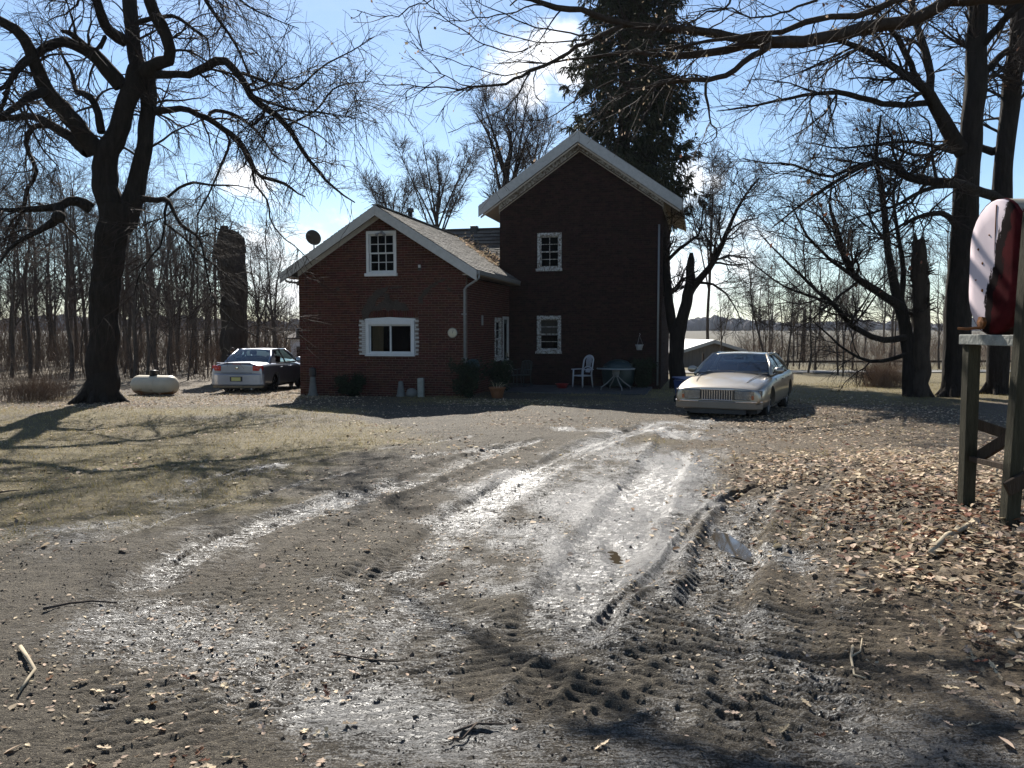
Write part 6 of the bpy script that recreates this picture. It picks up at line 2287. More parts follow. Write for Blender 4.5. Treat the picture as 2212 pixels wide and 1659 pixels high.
def tank_wear_light(side):
    """worn two-tone paint: chalk white end, ragged edge, red underneath; shell top coloured as sunlit"""
    m = MT['oil_red'].copy()
    m.name = 'worn_tank_' + side
    t = m.node_tree
    b = t.nodes['Principled BSDF']
    red = b.inputs['Base Color'].links[0].from_socket
    tcn = t.nodes.new('ShaderNodeTexCoord')
    sx = t.nodes.new('ShaderNodeSeparateXYZ')
    t.links.new(tcn.outputs['Object'], sx.inputs[0])
    mpn = t.nodes.new('ShaderNodeMapping')
    mpn.inputs['Scale'].default_value = (1, 1, .45)
    t.links.new(tcn.outputs['Object'], mpn.inputs['Vector'])
    n = t.nodes.new('ShaderNodeTexNoise')
    n.inputs['Scale'].default_value = 9
    n.inputs['Detail'].default_value = 9
    n.inputs['Roughness'].default_value = .72
    t.links.new(mpn.outputs[0], n.inputs['Vector'])

    def ma(a, k, c):
        q = t.nodes.new('ShaderNodeMath')
        q.operation = 'MULTIPLY_ADD'
        t.links.new(a, q.inputs[0])
        q.inputs[1].default_value = k
        if isinstance(c, float): q.inputs[2].default_value = c
        else: t.links.new(c, q.inputs[2])
        return q.outputs[0]

    def rg(v, a, b_):
        q = t.nodes.new('ShaderNodeMapRange')
        q.inputs['From Min'].default_value = a
        q.inputs['From Max'].default_value = b_
        t.links.new(v, q.inputs['Value'])
        return q.outputs[0]

    def mix(f, a, c):
        q = t.nodes.new('ShaderNodeMix')
        q.data_type = 'RGBA'
        t.links.new(f, q.inputs['Factor'])
        for i, v in ((6, a), (7, c)):
            if isinstance(v, tuple): q.inputs[i].default_value = (*v, 1)
            else: t.links.new(v, q.inputs[i])
        return q.outputs[2]
    if side == 'end':
        # local y: -OW near the camera, +OW far; the white keeps to the far two thirds, less of it low down
        e = ma(n.outputs['Fac'], .34, ma(sx.outputs[2], .27, sx.outputs[1]))
        wf = rg(e, .305, .312)
        blk = rg(e, .18, .19)
        tc2 = mix(blk, red, (.010, .006, .006))
        n3 = t.nodes.new('ShaderNodeTexNoise')
        n3.inputs['Scale'].default_value = 9
        n3.inputs['Detail'].default_value = 3
        sp = rg(n3.outputs['Fac'], .735, .76)
        white = mix(sp, (.64, .54, .56), (.16, .08, .07))
        col = mix(wf, tc2, white)
    else:
        e = ma(n.outputs['Fac'], .5, sx.outputs[2])
        col = mix(rg(e, .34, .30), mix(rg(n.outputs['Fac'], .60, .68), red, (.035, .018, .016)), (.05, .03, .025))
        top = rg(e, 1.20, 1.24)
        col = mix(top, col, (.30, .27, .21))  # tan top band: sunlight on the curved top, put into the colour
    t.links.new(col, b.inputs['Base Color'])
    return m


ov = oval()
n_ = len(ov)
mb = MB()
mb.add([(x, y, z) for x in (0.03, OLn - .03) for (y, z) in ov], [(k, (k + 1) % n_, n_ + (k + 1) % n_, n_ + k) for k in range(n_)])
mb.build('shell', tank_wear_light('shell'), oil, True)
for s, x0 in ((-1, 0.0), (1, OLn)):
    e = MB()
    rings = [(x0 - s * .03, 1.0), (x0 - s * .01, .99), (x0, .965), (x0 + s * .008, .7), (x0 + s * .012, .35)]
    vs = []
    for (x, sc) in rings:
        vs += [(x, y * sc, OHh / 2 + (z - OHh / 2) * sc) for y, z in ov]
    fs = [(i * n_ + k, i * n_ + (k + 1) % n_, (i + 1) * n_ + (k + 1) % n_, (i + 1) * n_ + k) for i in range(len(rings) - 1) for k in range(n_)]
    fs.append(tuple((len(rings) - 1) * n_ + k for k in range(n_)))
    e.add(vs, fs)
    e.build('tank_end', tank_wear_light('end') if s < 0 else MT['oil_red'], oil, True)
    MB().add([(x, y * 1.012, OHh / 2 + (z - OHh / 2) * 1.008) for x in (x0 - s * .012, x0 - s * .045) for (y, z) in ov], [(k, (k + 1) % n_, n_ + (k + 1) % n_, n_ + k) for k in range(n_)]).build('rim_seam', MT['oil_red'], oil, True)
MB().tube([(-.008, -.03, .62), (-.011, -.03, .86), (-.004, -.02, 1.03)], .005, 5).build('seam', MT['rust'], oil, True)
for (y, z, q) in ((.20, .70, .012), (.13, .58, .016), (.12, .36, .018), (.22, .45, .008), (.05, .80, .009)):
    MB().lathe([(q, -.006), (q * .6, -.017), (.001, -.018)], 8, 'X', (0, y, z)).build('rust_spot', MT['rust'], oil)
MB().tube([(.9, 0, OHh - .02), (.9, 0, OHh + .07)], .05, 10).build('filler_cap', MT['oil_band'], oil, True)
MB().tube([(.5, 0, OHh - .02), (.5, 0, OHh + .2)], .02, 8).build('vent_pipe', MT['rust'], oil, True)
vv_ = MB().tube([(.02, .10, .055), (-.05, .10, .055), (-.13, .11, .045), (-.20, .12, .05)], .011, 6)
vv_.build('tap', MT['rust'], oil, True)
MB().lathe([(.045, 0), (.05, -.03), (.001, -.035)], 6, 'X', (-.03, .05, .10)).build('plug', MT['rust'], oil)

# ------------------------------------------------------------------ garden things by the house
def hthing(name, label, cat, u, v, z, rot=0.0, group=None):
    p = hworld(u, v, 0)
    return thing(name, label, cat, (p[0], p[1], z), HY + rot, group)


def ug(x, y, v):
    u, w = hp(x, y, v)
    p = hworld(u, v, 0)
    return u, float(gz(p[0], p[1]))


# white resin chair
u, _ = ug(1258, 832, VM - 1.0)
ch = hthing('garden_chair', 'white plastic high backed garden chair on the patio', 'chair', u, VM - 1.0, PZ, RAD(-38))
PW = MT['plastic_white']
sx_ = 1.06
MB().box(-.24, .24, -.24, .22, .39, .43).build('seat', PW, ch, bevel=.02)
for s in (-1, 1):
    MB().tube([(s * .25, -.24, 0), (s * .24, -.22, .40), (s * .25, -.20, .62)], [.022, .028, .024], 8).build('leg', PW, ch, True)
    MB().tube([(s * .25, .27, 0), (s * .235, .22, .40), (s * .235, .22, .62)], [.022, .028, .024], 8).build('leg', PW, ch, True)
    MB().box(s * .28 - .03, s * .28 + .03, -.26, .26, .62, .65).build('armrest', PW, ch, bevel=.012)
bk = []
for k in range(11):
    a = math.pi * k / 10
    bk.append((.235 * math.cos(a), .30 + .06 * math.sin(a), .92 + .20 * math.sin(a)))
MB().tube([(.235, .20, .42)] + bk + [(-.235, .20, .42)], .028, 8).build('back_frame', PW, ch, True)
MB().prism([(-.10, .245, .52), (.10, .245, .52), (.13, .285, .62), (.06, .285, .66), (-.06, .285, .66), (-.13, .285, .62)], (0, .02, 0)).build('backrest', PW, ch, bevel=.006)
MB().tube([(-.22, .25, .62), (-.13, .275, .70), (0, .285, .72), (.13, .275, .70), (.22, .25, .62)], .022, 6).build('back_slat', PW, ch, True)
for k in range(5):
    x = -.12 + .06 * k
    MB().tube([(x * .7, .285, .71), (x, .32, .90), (x * .8, .34, 1.10)], .014, 6).build('back_slat', PW, ch, True)
# round patio table
u, _ = ug(1330, 846, VM - 2.0)
tb_ = hthing('patio_table', 'round green topped patio table with splayed white legs', 'table', u, VM - 2.0, PZ)
MB().lathe([(.62, .70), (.64, .71), (.64, .735), (.62, .745), (.001, .75)], 36).build('table_top', MT['tableglass'], tb_, True)
MB().lathe([(.645, .70), (.655, .715), (.645, .74)], 36).build('table_rim', MT['metal_white'], tb_, True)
MB().lathe([(.13, .70), (.12, .55), (.08, .44)], 16).build('hub', MT['metal_white'], tb_, True)
for k in range(4):
    a = RAD(28 + 90 * k)
    c_, s2_ = math.cos(a), math.sin(a)
    MB().tube([(.10 * c_, .10 * s2_, .68), (.09 * c_, .09 * s2_, .45), (.30 * c_, .30 * s2_, .25), (.52 * c_, .52 * s2_, .10), (.54 * c_, .54 * s2_, .0)], .018, 8).build('leg', MT['metal_white'], tb_, True)
# covered grill
u, _ = ug(1335, 840, VM - .75)
gr_ = hthing('covered_grill', 'dark green domed grill cover behind the patio table', 'grill', u, VM - .75, PZ)
MB().lathe([(.50, .05), (.55, .2), (.58, .62), (.50, .80), (.32, .93), (.10, .985), (.001, .99)], 28).build('cover', MT['green_metal'], gr_, True)
MB().tube([(.16, -.28, .90), (.26, -.26, .86)], .03, 8).build('handle', MT['stone'], gr_, True)
for k in range(4):
    a = RAD(45 + 90 * k)
    MB().tube([(.4 * math.cos(a), .4 * math.sin(a), 0), (.38 * math.cos(a), .38 * math.sin(a), .2)], .025, 6).build('leg', MT['black'], gr_)
# hanging planter
u, w = hp(1381, 750, VM - .3)
pl = hthing('hanging_planter', 'small white hanging planter on the tall wall near the downspout', 'planter', u, VM - .3, HO[2] + w)
MB().lathe([(.09, -.10), (.13, .06), (.145, .07), (.145, .09), (.12, .09)], 20).build('pot', PW, pl, True)
for k in range(3):
    a = 2 * math.pi * k / 3
    MB().tube([(.13 * math.cos(a), .13 * math.sin(a), .09), (0, 0, .42)], .005, 4).build('wire', MT['metal_white'], pl)
MB().tube([(0, 0, .41), (.03, .0, .46), (0, .05, .49), (0, .29, .47)], .01, 6).build('hook', MT['metal_white'], pl, True)
# green metal chairs left of the lower window
for i, (px, dv, rot, lab) in enumerate(((1100, 1.6, 30, 'dark green metal chair nearer the side door, draped with a pale cushion'), (1128, 1.2, -25, 'dark green metal chair nearer the lower window'))):
    u, g_ = ug(px, 835, VM - dv)
    c_ = hthing('metal_chair', lab, 'chair', u, VM - dv, PZ if u > .3 else g_, RAD(rot))
    gm = MT['green_metal']
    MB().box(-.23, .23, -.22, .22, .40, .425).build('seat', gm, c_, bevel=.008)
    for sx in (-1, 1):
        MB().tube([(sx * .22, -.22, 0), (sx * .22, -.2, .40), (sx * .25, -.2, .62), (sx * .25, .2, .62)], .014, 6).build('leg', gm, c_, True)
        MB().tube([(sx * .22, .25, 0), (sx * .22, .2, .40), (sx * .22, .30, .88)], .014, 6).build('leg', gm, c_, True)
    MB().tube([(-.22, .30, .88), (-.1, .31, .93), (.1, .31, .93), (.22, .30, .88)], .014, 6).build('back_rail', gm, c_, True)
    for k in range(6):
        x = -.17 + .068 * k
        MB().tube([(x, .21, .43), (x, .305, .92)], .008, 5).build('back_slat', gm, c_)
    if i == 0: MB().box(-.2, .2, .16, .24, .50, .82).build('cushion', MT['shed_wall'], c_, bevel=.03)
# red bin on the patio
u, _ = ug(1217, 832, VM - 1.6)
rb = hthing('red_basin', 'low red plastic basin beside the white chair', 'basin', u - .05, VM - 1.6, PZ)
MB().lathe([(.16, 0), (.21, .13), (.235, .14), (.235, .155), (.20, .15), (.15, .02), (.001, .02)], 22).build('basin', MT['redplastic'], rb, True)
# terracotta planter on the ground in the sun notch
p = G(1074, 860)
tp = thing('terracotta_planter', 'wide terracotta planter with dead stalks at the edge of the sunlight', 'planter', (p[0], p[1], float(gz(p[0], p[1]))))
MB().lathe([(.16, 0), (.20, .18), (.23, .27), (.255, .28), (.26, .33), (.225, .33), (.21, .28), (.001, .27)], 26).build('pot', MT['terracotta'], tp, True)
rr2 = np.random.default_rng(3)
for k in range(9):
    a = rr2.uniform(0, 6.28)
    q = rr2.uniform(.02, .14)
    MB().tube([(q * math.cos(a), q * math.sin(a), .26), (q * 1.3 * math.cos(a), q * 1.3 * math.sin(a), .26 + rr2.uniform(.08, .2)), (q * 2.2 * math.cos(a), q * 2.2 * math.sin(a), .3 + rr2.uniform(.1, .22))], .006, 4).build('stalk', MT['stick'], tp)
# garden ornaments along the wing
for (px, py, lab, hgt, cap, rr3) in ((676, 842, 'white tapered pillar ornament with a black top, left end of the wing wall', .62, True, .17), (866, 846, 'pale cone shaped garden ornament under the sliding window', .50, False, .16)):
    u, g_ = ug(px, py, -.45)
    q = hthing('garden_ornament', lab, 'ornament', u, -.45, g_ - .02, 0, 'ornaments along the wing wall')
    MB().lathe([(rr3, 0), (rr3 * .95, .06), (rr3 * .8, .10), (rr3 * .55, hgt * .7), (rr3 * .45, hgt), (.001, hgt + .01)], 18).build('pillar', MT['paint_stone'], q, True)
    if cap:
        MB().lathe([(rr3 * .62, hgt + .01), (rr3 * .68, hgt + .05), (rr3 * .62, hgt + .22), (rr3 * .68, hgt + .26), (.001, hgt + .30)], 18).build('lantern_top', MT['black'], q, True)
u, g_ = ug(904, 848, -.4)
q = hthing('stone_slab', 'upright grey stone slab with a speckled boulder, right of the sliding window', 'stone', u, -.4, g_ - .03)
MB().box(-.02, .18, -.07, .07, 0, .62).build('slab', MT['stone'], q, bevel=.03)
sb_ = MB().lathe([(.001, -.14), (.13, -.1), (.19, 0), (.13, .14), (.001, .18)], 12, 'Z', (-.20, -.05, .13)).build('boulder', MT['paint_stone'], q, True)
# leafless/evergreen shrubs against the wing
def leafy_shrub(name, label, u, v, hw, h, n, seed, mat='shrub'):
    p = hworld(u, v, 0)
    z = float(gz(p[0], p[1]))
    t = thing(name, label, 'shrub', (p[0], p[1], z))
    r = np.random.default_rng(seed)
    P0 = np.zeros((14, 4, 3))
    a = r.uniform(0, 6.28, 14)
    for k in range(4):
        f = k / 3
        P0[:, k, 0] = hw * .8 * f * np.cos(a) * r.uniform(.3, 1, 14)
        P0[:, k, 1] = hw * .6 * f * np.sin(a)
        P0[:, k, 2] = h * .9 * f
    R0 = np.full((14, 4), .012) * np.linspace(1, .4, 4)
    s = sprout(P0, R0, 90, (.15 * h, .4 * h), (25, 60), .15, .03, 4, .6, .1, r, .4, .004)
    obj_tubes('stems', [(P0, R0, 5), (*s, 3)], (0, 0, 0), MT['bark'], t)
    i = r.integers(0, 90, n)
    k = r.integers(1, 4, n)
    C = s[0][i, k] + r.normal(0, .07, (n, 3))
    V, F, T = leaf_cards(C, .05, r)
    o = link('foliage', npmesh('foliage', V, F, False, dict(tint=T)), MT[mat], t)
    o['kind'] = 'stuff'
    return t


leafy_shrub('dark_shrub', 'dark evergreen shrub in the corner by the wing downspout', .15, -.55, .55, 1.0, 2600, 111)
leafy_shrub('dark_shrub', 'broad dark shrub beside the terracotta planter', .75, .9, .6, 1.05, 2600, 112)
leafy_shrub('dark_shrub', 'low dark shrub below the left half of the sliding window', -3.6, -.5, .7, .55, 1800, 113)
leafy_shrub('dark_shrub', 'dark shrub against the right end of the tall wall', 5.0, 5.2, .55, 1.0, 2400, 114)
# round faded disc leaning by the downspout
u, w = hp(1018, 790, -.35)
q = hthing('garden_disc', 'round dark green disc leaning against the corner by the downspout', 'ornament', u, -.22, HO[2] + w - .22)
dk = MB().lathe([(.21, -.02), (.22, 0), (.21, .02), (.12, .01), (.001, .015)], 26, 'Y', (0, 0, .21)).build('disc', MT['green_metal'], q, True)
dk.rotation_euler = (RAD(-10), 0, 0)

# blue bin left of the beige car
p = at(1487, 845, 22.5)
bz = float(gz(p[0], p[1]))
bn = thing('blue_bin', 'dark blue wheeled rubbish bin behind the beige car', 'bin', (p[0] + .02, p[1], bz), RAD(20))
MB().prism([(-.22, -.27, .05), (.22, -.27, .05), (.22, .22, .05), (-.22, .22, .05)], (0, 0, .02)).build('base', MT['blue'], bn)
bb_ = MB().add([(x * s2, y * s2 * 1.05, z) for z, s2 in ((.06, .25), (.62, .31)) for (x, y) in ((-1, -1), (1, -1), (1, 1), (-1, 1))],
               [(0, 1, 2, 3), (4, 5, 6, 7), (0, 1, 5, 4), (1, 2, 6, 5), (2, 3, 7, 6), (3, 0, 4, 7)])
bb_.build('bin_body', MT['blue'], bn, bevel=.02)
MB().prism([(-.33, -.36, .625), (.33, -.36, .625), (.33, .36, .68), (-.33, .36, .68)], (0, 0, .035)).build('lid', MT['blue'], bn, bevel=.012)
for s in (-1, 1):
    MB().lathe([(.10, -.025), (.10, .025)], 18, 'X', (s * .24, .27, .10)).build('wheel', MT['rubber'], bn)
MB().tube([(-.2, .36, .62), (-.2, .42, .62), (.2, .42, .62), (.2, .36, .62)], .015, 6).build('handle', MT['blue'], bn)

# shed behind the car
p0, p1 = at(1400, 800, 52), at(1640, 800, 52)
sz = float(gz(0, 52))
shed = thing('farm_shed', 'low farm shed with a pale sunlit roof edge behind the beige car', 'shed', ((p0[0] + p1[0]) / 2 + .75, 53, sz), RAD(8))
hw_ = 3.1
zr = at(1557, 738, 52)[2] - sz
zs = zr - .95
MB().prism([(-hw_, 0, -.3), (hw_, 0, -.3), (hw_, 0, zs), (0, 0, zr), (-hw_, 0, zs)], (0, 9, 0)).build('wall', MT['shed_wall'], shed)
for s in (-1, 1):
    MB().prism([(0, -.4, zr + .02), (s * (hw_ + .45), -.4, zs - .10), (s * (hw_ + .45), 9.4, zs - .10), (0, 9.4, zr + .02)], (0, 0, .09)).build('roof', MT['shed_roof'], shed)
    MB().prism([(0, -.44, zr + .11), (s * (hw_ + .45), -.44, zs - .01), (s * (hw_ + .45), -.44, zs - .22), (0, -.44, zr - .10)], (0, .035, 0)).build('rake_board', MT['shed_roof'], shed)
for k in range(26):
    x = -hw_ + .12 + k * (2 * hw_ - .2) / 25
    MB().box(x - .02, x + .02, -.02, -.001, -.3, zs + (zr - zs) * (1 - abs(x) / hw_) - .05).build('batten', MT['shed_wall'], shed)

# white house far left, most of it hidden by the brick house
px = at(629, 800, 58)
fz = float(gz(px[0], 58))
fh = thing('white_house', 'white two storey house showing past the left corner of the brick house', 'house', (px[0], 58, fz), RAD(-5))
fw, fe, fr_ = 7.0, at(620, 732, 58)[2] - fz, at(640, 690, 58)[2] - fz
MB().box(0, fw, 0, 9, -.4, fe).build('wall', MT['white_siding'], fh)
MB().prism([(-.3, -.3, fe), (fw + .3, -.3, fe), (fw + .3, 4.5, fe + .9), (-.3, 4.5, fe + .9)], (0, 0, .08)).build('roof', MT['slab'], fh)
MB().prism([(-.3, 9.3, fe), (fw + .3, 9.3, fe), (fw + .3, 4.5, fe + .9), (-.3, 4.5, fe + .9)], (0, 0, .08)).build('roof', MT['slab'], fh)
for k in range(14):
    z = .1 + k * (fe - .2) / 14
    MB().box(-.02, fw, -.02, -.001, z, z + .015).build('siding_edge', MT['white_siding'], fh)
for x in (.45, 2.2, 4.2):
    for z in (.5, 1.75):
        wn = MB().box(x - .05, x + .45, -.05, -.02, z - .05, z + .75).build('window', MT['trim'], fh)
        MB().box(x, x + .40, -.06, -.051, z, z + .70).build('pane', MT['inside'], wn)

# rail fence along the lane
fence = thing('rail_fence', 'dark low rail fence along the far side of the lane', 'fence', (14, 47, float(gz(14, 47))))
fo = np.array(fence.location)
for k in range(13):
    x = 11 + k * 2.2
    y = 46.6 + .05 * x
    z = float(gz(x, y))
    MB().box(x - .05 - fo[0], x + .05 - fo[0], y - .05 - fo[1], y + .05 - fo[1], z - .3 - fo[2], z + 1.0 - fo[2]).build('post', MT['wood_old'], fence)
    if k < 12:
        for h in (.5,):
            x2 = x + 2.2
            y2_ = 46.6 + .05 * x2
            MB().bar((x - fo[0], y - .06 - fo[1], z + h - fo[2]), (x2 - fo[0], y2_ - .06 - fo[1], float(gz(x2, y2_)) + h - fo[2]), .04, .12).build('rail', MT['wood_old'], fence)
# leaning post at the end of the fence
p = base_at(1738, 812)
up = thing('utility_pole', 'short weathered pole standing between the lane trees', 'pole', (*at(1734, 800, 62)[:2], float(gz(0, 62))))
MB().tube([(0, 0, -.3), (.03, 0, 2.4), (.05, 0, at(1734, 668, 62)[2] - float(gz(0, 62)))], [.16, .14, .12], 10).build('pole', MT['wood_old'], up, True)
MB().tube([(.05, -.1, 3.0), (.05, -.25, 3.0), (.05, -.25, 3.4)], .08, 8).build('insulator', MT['wood_old'], up, True)

# ------------------------------------------------------------------ leaves, grass, sticks
r = np.random.default_rng(123)


def scatter(n, xr_, yr_, dens, pw=1.0):
    X = r.uniform(*xr_, n)
    Y = yr_[0] + (yr_[1] - yr_[0]) * r.random(n) ** pw
    keep = r.random(n) < dens(X, Y)
    return X[keep], Y[keep]


def d_right(X, Y):
    """deep litter under the stand and along the right side"""
    e = sstep(-.35, .9, X - 2.35 - .02 * (Y - 5) + 1.0 * vnoise(X * .9, Y * .9, 71)) * sstep(12, 8.5, Y)
    e2 = .22 * sstep(-1, 1.5, X - 1.9 - .13 * Y) * sstep(27, 22, Y) * (.4 + sstep(-.2, .3, vnoise(X * .6, Y * .6, 73)))
    return np.clip(e * (.25 + 1.2 * sstep(-.25, .2, vnoise(X * 1.3, Y * 1.3, 72))) + e2, 0, 1)


def d_house(X, Y):
    q = hworld(-WL, 0, 0)
    e = np.exp(-((X + 7.3) / 1.9) ** 2 - ((Y - 24.6) / 1.7) ** 2) + np.exp(-((X + 8.3) / 1.2) ** 2 - ((Y - 27) / 1.6) ** 2) + .8 * np.exp(-((X + .2) / 1.4) ** 2 - ((Y - 22.6) / 1.0) ** 2)
    e += .8 * np.exp(-((X - HB[0] - .6) / 2.2) ** 2 - ((Y - HB[1] + .6) / 1.2) ** 2)
    e += .30 * sstep(-3, -6, X) * sstep(19, 22.5, Y)
    return np.clip(e, 0, 1)


def d_sparse(X, Y):
    return np.clip(.05 + 1.4 * (vnoise(X * .8, Y * .8, 75) + .05) ** 2 * 6 * (vnoise(X * .8, Y * .8, 75) > 0), 0, 1)


A = scatter(80000, (1.2, 11), (3.2, 26), d_right, 1.25)
B_ = scatter(20000, (-15, 3), (19.5, 29), d_house)
C_ = scatter(11000, (-9, 8), (3, 22), d_sparse, 1.2)
X = np.concatenate([A[0], B_[0], C_[0]])
Y = np.concatenate([A[1], B_[1], C_[1]])
Z = groundz(X, Y)
deep = d_right(X, Y) * (Y < 12)
cov = np.stack([X, Y, Z + .008 + deep * r.random(len(X)) * .07], 1)
pxs = 1.0 / Y
order = np.argsort(Y + (X < -.62 * Y) * 50 + (X > .62 * Y) * 50)
big = order[:300]
small = order[300:]
lname = MT['dryleaf']
# nearest leaves: lobed blades, each its own piece of the ground
LP = [(-1, 0), (-.7, .16), (-.55, .42), (-.32, .2), (-.1, .55), (.12, .24), (.35, .48), (.5, .2), (.75, .3), (1, 0), (.75, -.28), (.5, -.18), (.33, -.5), (.1, -.22), (-.12, -.52), (-.34, -.2), (-.56, -.4), (-.7, -.14)]
lobes = []
for q in range(5):
    cup = .15 + .12 * q
    vs = [(a * 1.0, b * .9, cup * (abs(b) * .8 + .25 * a * a) + .05 * math.sin(5 * a + q)) for a, b in LP] + [(-.5, 0, 0.02), (0, 0, -.02 + .03 * q), (.5, 0, .02)]
    n = len(LP)
    fs = []
    for i in range(n):
        a, b = LP[i], LP[(i + 1) % n]
        c = n + (0 if (a[0] + b[0]) / 2 < -.25 else 1 if (a[0] + b[0]) / 2 < .3 else 2)
        fs.append((i, (i + 1) % n, c))
    for i in range(n):
        pass
    fs += [(n, n + 1, 4), (n, n + 1, 14), (n + 1, n + 2, 7), (n + 1, n + 2, 11)]
    me = bpy.data.meshes.new('leaf')
    me.from_pydata(vs, [], fs)
    me.materials.append(MT['redleaf'] if q == 4 else lname)
    lobes.append(me)
for i in big:
    o = bpy.data.objects.new('leaf', lobes[int(r.integers(0, 5)) if r.random() < .8 else 0])
    o.location = cov[i]
    s = r.uniform(.022, .044)
    o.scale = (s, s, s)
    o.rotation_euler = (r.normal(0, .3), r.normal(0, .3), r.uniform(0, 6.28))
    COL.objects.link(o)
    o.parent = ground
redp = np.exp(-((X[small] - 3.6) / 1.2) ** 2 - ((Y[small] - 6.9) / 1.3) ** 2) * .5 + .04
isred = r.random(len(small)) < redp
sel = small[~isred]
V, F, T = leaf_cards(cov[sel], .036, r, flat=True)
tag(link('fallen_leaves', npmesh('fallen_leaves', V, F, False, dict(tint=T)), lname), 'dry tan leaves strewn over the yard', kind='stuff')
sel = small[isred]
V, F, T = leaf_cards(cov[sel], .037, r, flat=True)
tag(link('rusty_leaves', npmesh('rusty_leaves', V, F, False, dict(tint=T)), MT['redleaf']), 'rust red leaves in the heap under the tank stand', kind='stuff')

# leaves caught in the roof valley
n = 900
tt = r.random(n)
u_ = -2.3 + tt * 2.2 + r.normal(0, .22, n)
v_ = 8.15 - (u_ - WC) * (8.15 - ev) / (OV - WC) + r.normal(0, .28, n)
k_ = (u_ < -.42) & (v_ < 8.6)
u_, v_ = u_[k_], v_[k_]
w_ = np.maximum(WTOP - WS * np.abs(u_ - WC), CRW - (CRV - v_) * WS) + .04
C = np.stack([hworld(a, b, c) for a, b, c in zip(u_, v_, w_)])
V, F, T = leaf_cards(C, .05, r)
tag(link('roof_leaves', npmesh('roof_leaves', V, F, False, dict(tint=T)), lname), 'dead leaves caught in the roof valley', kind='stuff')


# dry grass
def d_grass(X, Y):
    g = sstep(-.3, .3, vnoise(X * .45, Y * .45, 51) + .45 * vnoise(X * 2.5, Y * 2.5, 52) + 1.2 * sstep(-1.5, -4.5, X) * sstep(6, 10, Y) * sstep(24, 16, Y) - .45
              + .9 * sstep(3.5, 6, X) * sstep(21, 24, Y) + .5 * sstep(20, 23, Y))
    return g


X, Y = scatter(130000, (-14, 18), (6, 34), d_grass, 1.1)
k_ = np.abs(X / Y) < .75
X, Y = X[k_], Y[k_]
_, wt = relief(X, Y)
k_ = wt < .35
X, Y = X[k_], Y[k_]
Z = groundz(X, Y)
N = len(X)
h = r.uniform(.02, .085, N)
a = r.uniform(0, 6.28, N)
bx, by = np.cos(a) * .006, np.sin(a) * .006
ln = r.normal(0, .7, (N, 2)) * h[:, None]
V = np.stack([np.stack([X - bx * .6, Y - by * .6, Z - .005], 1), np.stack([X + bx * .6, Y + by * .6, Z - .005], 1), np.stack([X + ln[:, 0], Y + ln[:, 1], Z + h], 1)], 1).reshape(-1, 3)
F = np.arange(3 * N).reshape(-1, 3)
tag(link('dry_grass', npmesh('dry_grass', V, F, False, dict(tint=np.repeat(r.random(N), 3))), MT['grass']), 'short dry grass on the left side of the yard', kind='stuff')


# sticks
def stick(label, pts, rad, mat, fork=None, name='stick'):
    W3 = [G(x, y) for x, y in pts]
    b = W3[0]
    zz = groundz([p[0] for p in W3], [p[1] for p in W3])
    P = [(p[0], p[1], z + rad * 1.2 + .006) for p, z in zip(W3, zz)]
    o = thing(name, label, 'stick', (P[0][0], P[0][1], float(zz[0])))
    ol = np.array(o.location)
    n = len(P)
    m = MB().tube([tuple(np.array(p) - ol) for p in P], [rad * (1 - .5 * i / (n - 1)) for i in range(n)], 7)
    m.build('twig_body', MT[mat], o, True)
    if fork:
        F3 = [G(x, y) for x, y in fork]
        zf = groundz([p[0] for p in F3], [p[1] for p in F3])
        MB().tube([(p[0] - ol[0], p[1] - ol[1], z + rad - ol[2] + .01) for p, z in zip(F3, zf)], [rad * .7, rad * .5, rad * .3][:len(F3)], 6).build('side_twig', MT[mat], o, True)


stick('pale crooked stick in the lower left corner', [(45, 1415), (62, 1440), (76, 1462), (62, 1480), (44, 1505)], .011, 'stick')
stick('thin dark stick lying left of the drive', [(95, 1325), (150, 1305), (200, 1300), (252, 1303)], .009, 'stick_dark')
stick('pale forked stick near the right branch shadow', [(1842, 1400), (1838, 1425), (1845, 1450), (1870, 1462)], .008, 'stick', [(1838, 1425), (1858, 1410), (1862, 1385)])
stick('thick broken branch in the leaves below the tank stand', [(2010, 1215), (2045, 1180), (2080, 1165), (2110, 1135)], .028, 'stick', [(2062, 1172), (2070, 1158), (2090, 1150)], 'fallen_branch')
stick('dark twig in the centre foreground', [(980, 1590), (1030, 1575), (1095, 1565)], .007, 'stick_dark', [(1030, 1575), (1000, 1600), (960, 1612)])
stick('short dark twig at the left end of the rut', [(720, 1410), (790, 1425), (860, 1432)], .006, 'stick_dark')
stick('small dark twig lying among the left grass', [(0, 1073), (20, 1069), (42, 1066)], .01, 'stick_dark')
stick('short dark branch on the leaves left of the tank stand', [(1968, 1004), (1985, 998), (2006, 992)], .016, 'stick_dark', None, 'fallen_branch')

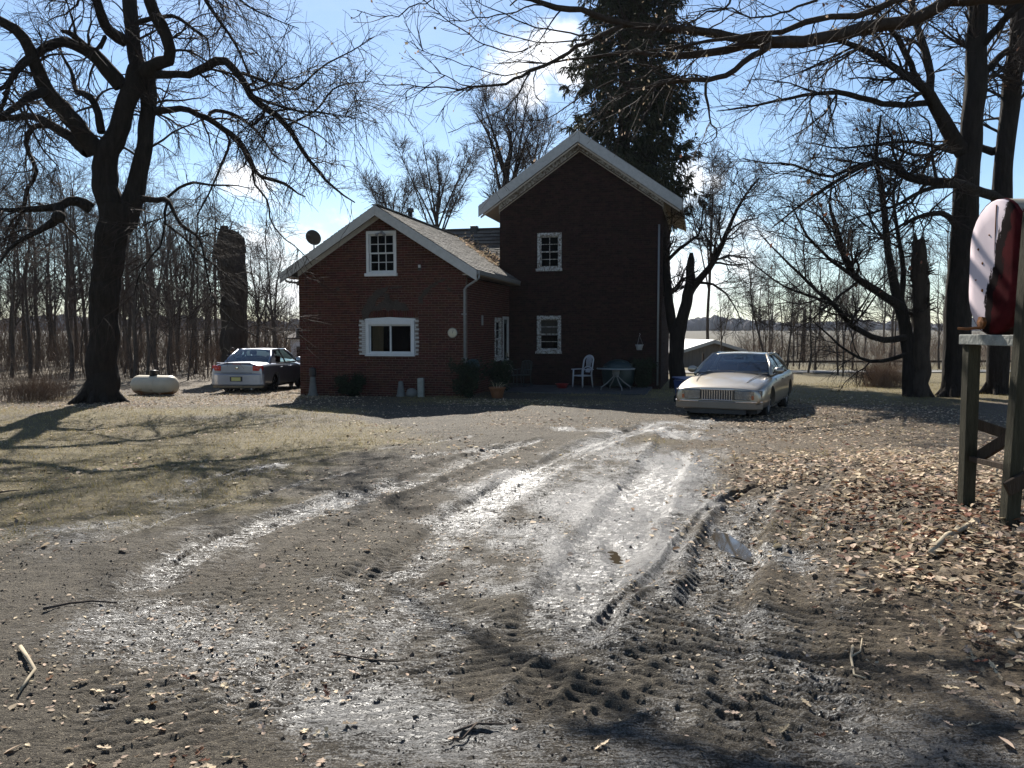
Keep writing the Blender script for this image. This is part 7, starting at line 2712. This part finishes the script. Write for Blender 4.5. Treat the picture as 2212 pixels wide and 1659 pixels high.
# crumbs of mud and chopped straw lying on the yard
r = np.random.default_rng(321)
X, Y = scatter(55000, (-9, 9), (2.6, 18), lambda x, y: np.where(np.abs(x) < .72 * y + .3, .25 + .9 * sstep(-.1, .3, vnoise(x * 1.1, y * 1.1, 81)), 0), 1.5)
Z = groundz(X, Y)
N = len(X)
s = r.gamma(2.0, .0016, N) + .0015
ax = np.array([(1, 0, 0), (0, 1, 0), (-1, 0, 0), (0, -1, 0), (0, 0, 1)], float)
V = np.stack([X, Y, Z], 1)[:, None] + s[:, None, None] * (ax[None] * r.uniform(.6, 1.4, (N, 5, 1)) + r.normal(0, .25, (N, 5, 3)))
F = (np.arange(N)[:, None, None] * 5 + np.array([(0, 1, 4), (1, 2, 4), (2, 3, 4), (3, 0, 4)])[None]).reshape(-1, 3)
MT['clod'] = M('mud_clod', (.062, .050, .040), .85, .3, 3, tint=.6)
tag(link('mud_clods', npmesh('mud_clods', V.reshape(-1, 3), F, False, dict(tint=np.repeat(r.random(N), 5))), MT['clod']), 'crumbs of dark mud all over the yard', kind='stuff')
X, Y = scatter(60000, (-11, 11), (2.6, 23), lambda x, y: np.where(np.abs(x) < .72 * y + .3, .12 + .9 * sstep(-.15, .3, vnoise(x * .7 + 5, y * .7, 82)), 0), 1.4)
_, wt = relief(X, Y)
k_ = wt < .25 + .5 * r.random(len(X))
X, Y = X[k_], Y[k_]
V, F, T = leaf_cards(np.stack([X, Y, groundz(X, Y) + .005], 1), .014, r, flat=True)
tag(link('leaf_crumbs', npmesh('leaf_crumbs', V, F, False, dict(tint=T)), lname), 'broken leaf and straw crumbs trodden into the yard', kind='stuff')

# thin air that pales the far woods
mb = MB().box(-2150, 2150, -60, 1060, -4, 32)
hz_ = mb.build('haze', None)
hm = bpy.data.materials.new('haze')
hm.use_nodes = True
t = hm.node_tree
t.nodes.remove(t.nodes['Principled BSDF'])
pv = t.nodes.new('ShaderNodeVolumePrincipled')
pv.inputs['Color'].default_value = (.82, .88, 1.0, 1)
pv.inputs['Density'].default_value = .00015
t.links.new(pv.outputs[0], t.nodes['Material Output'].inputs['Volume'])
hz_.data.materials.clear()
hz_.data.materials.append(hm)
tag(hz_, 'thin bluish air over the far fields', kind='stuff')
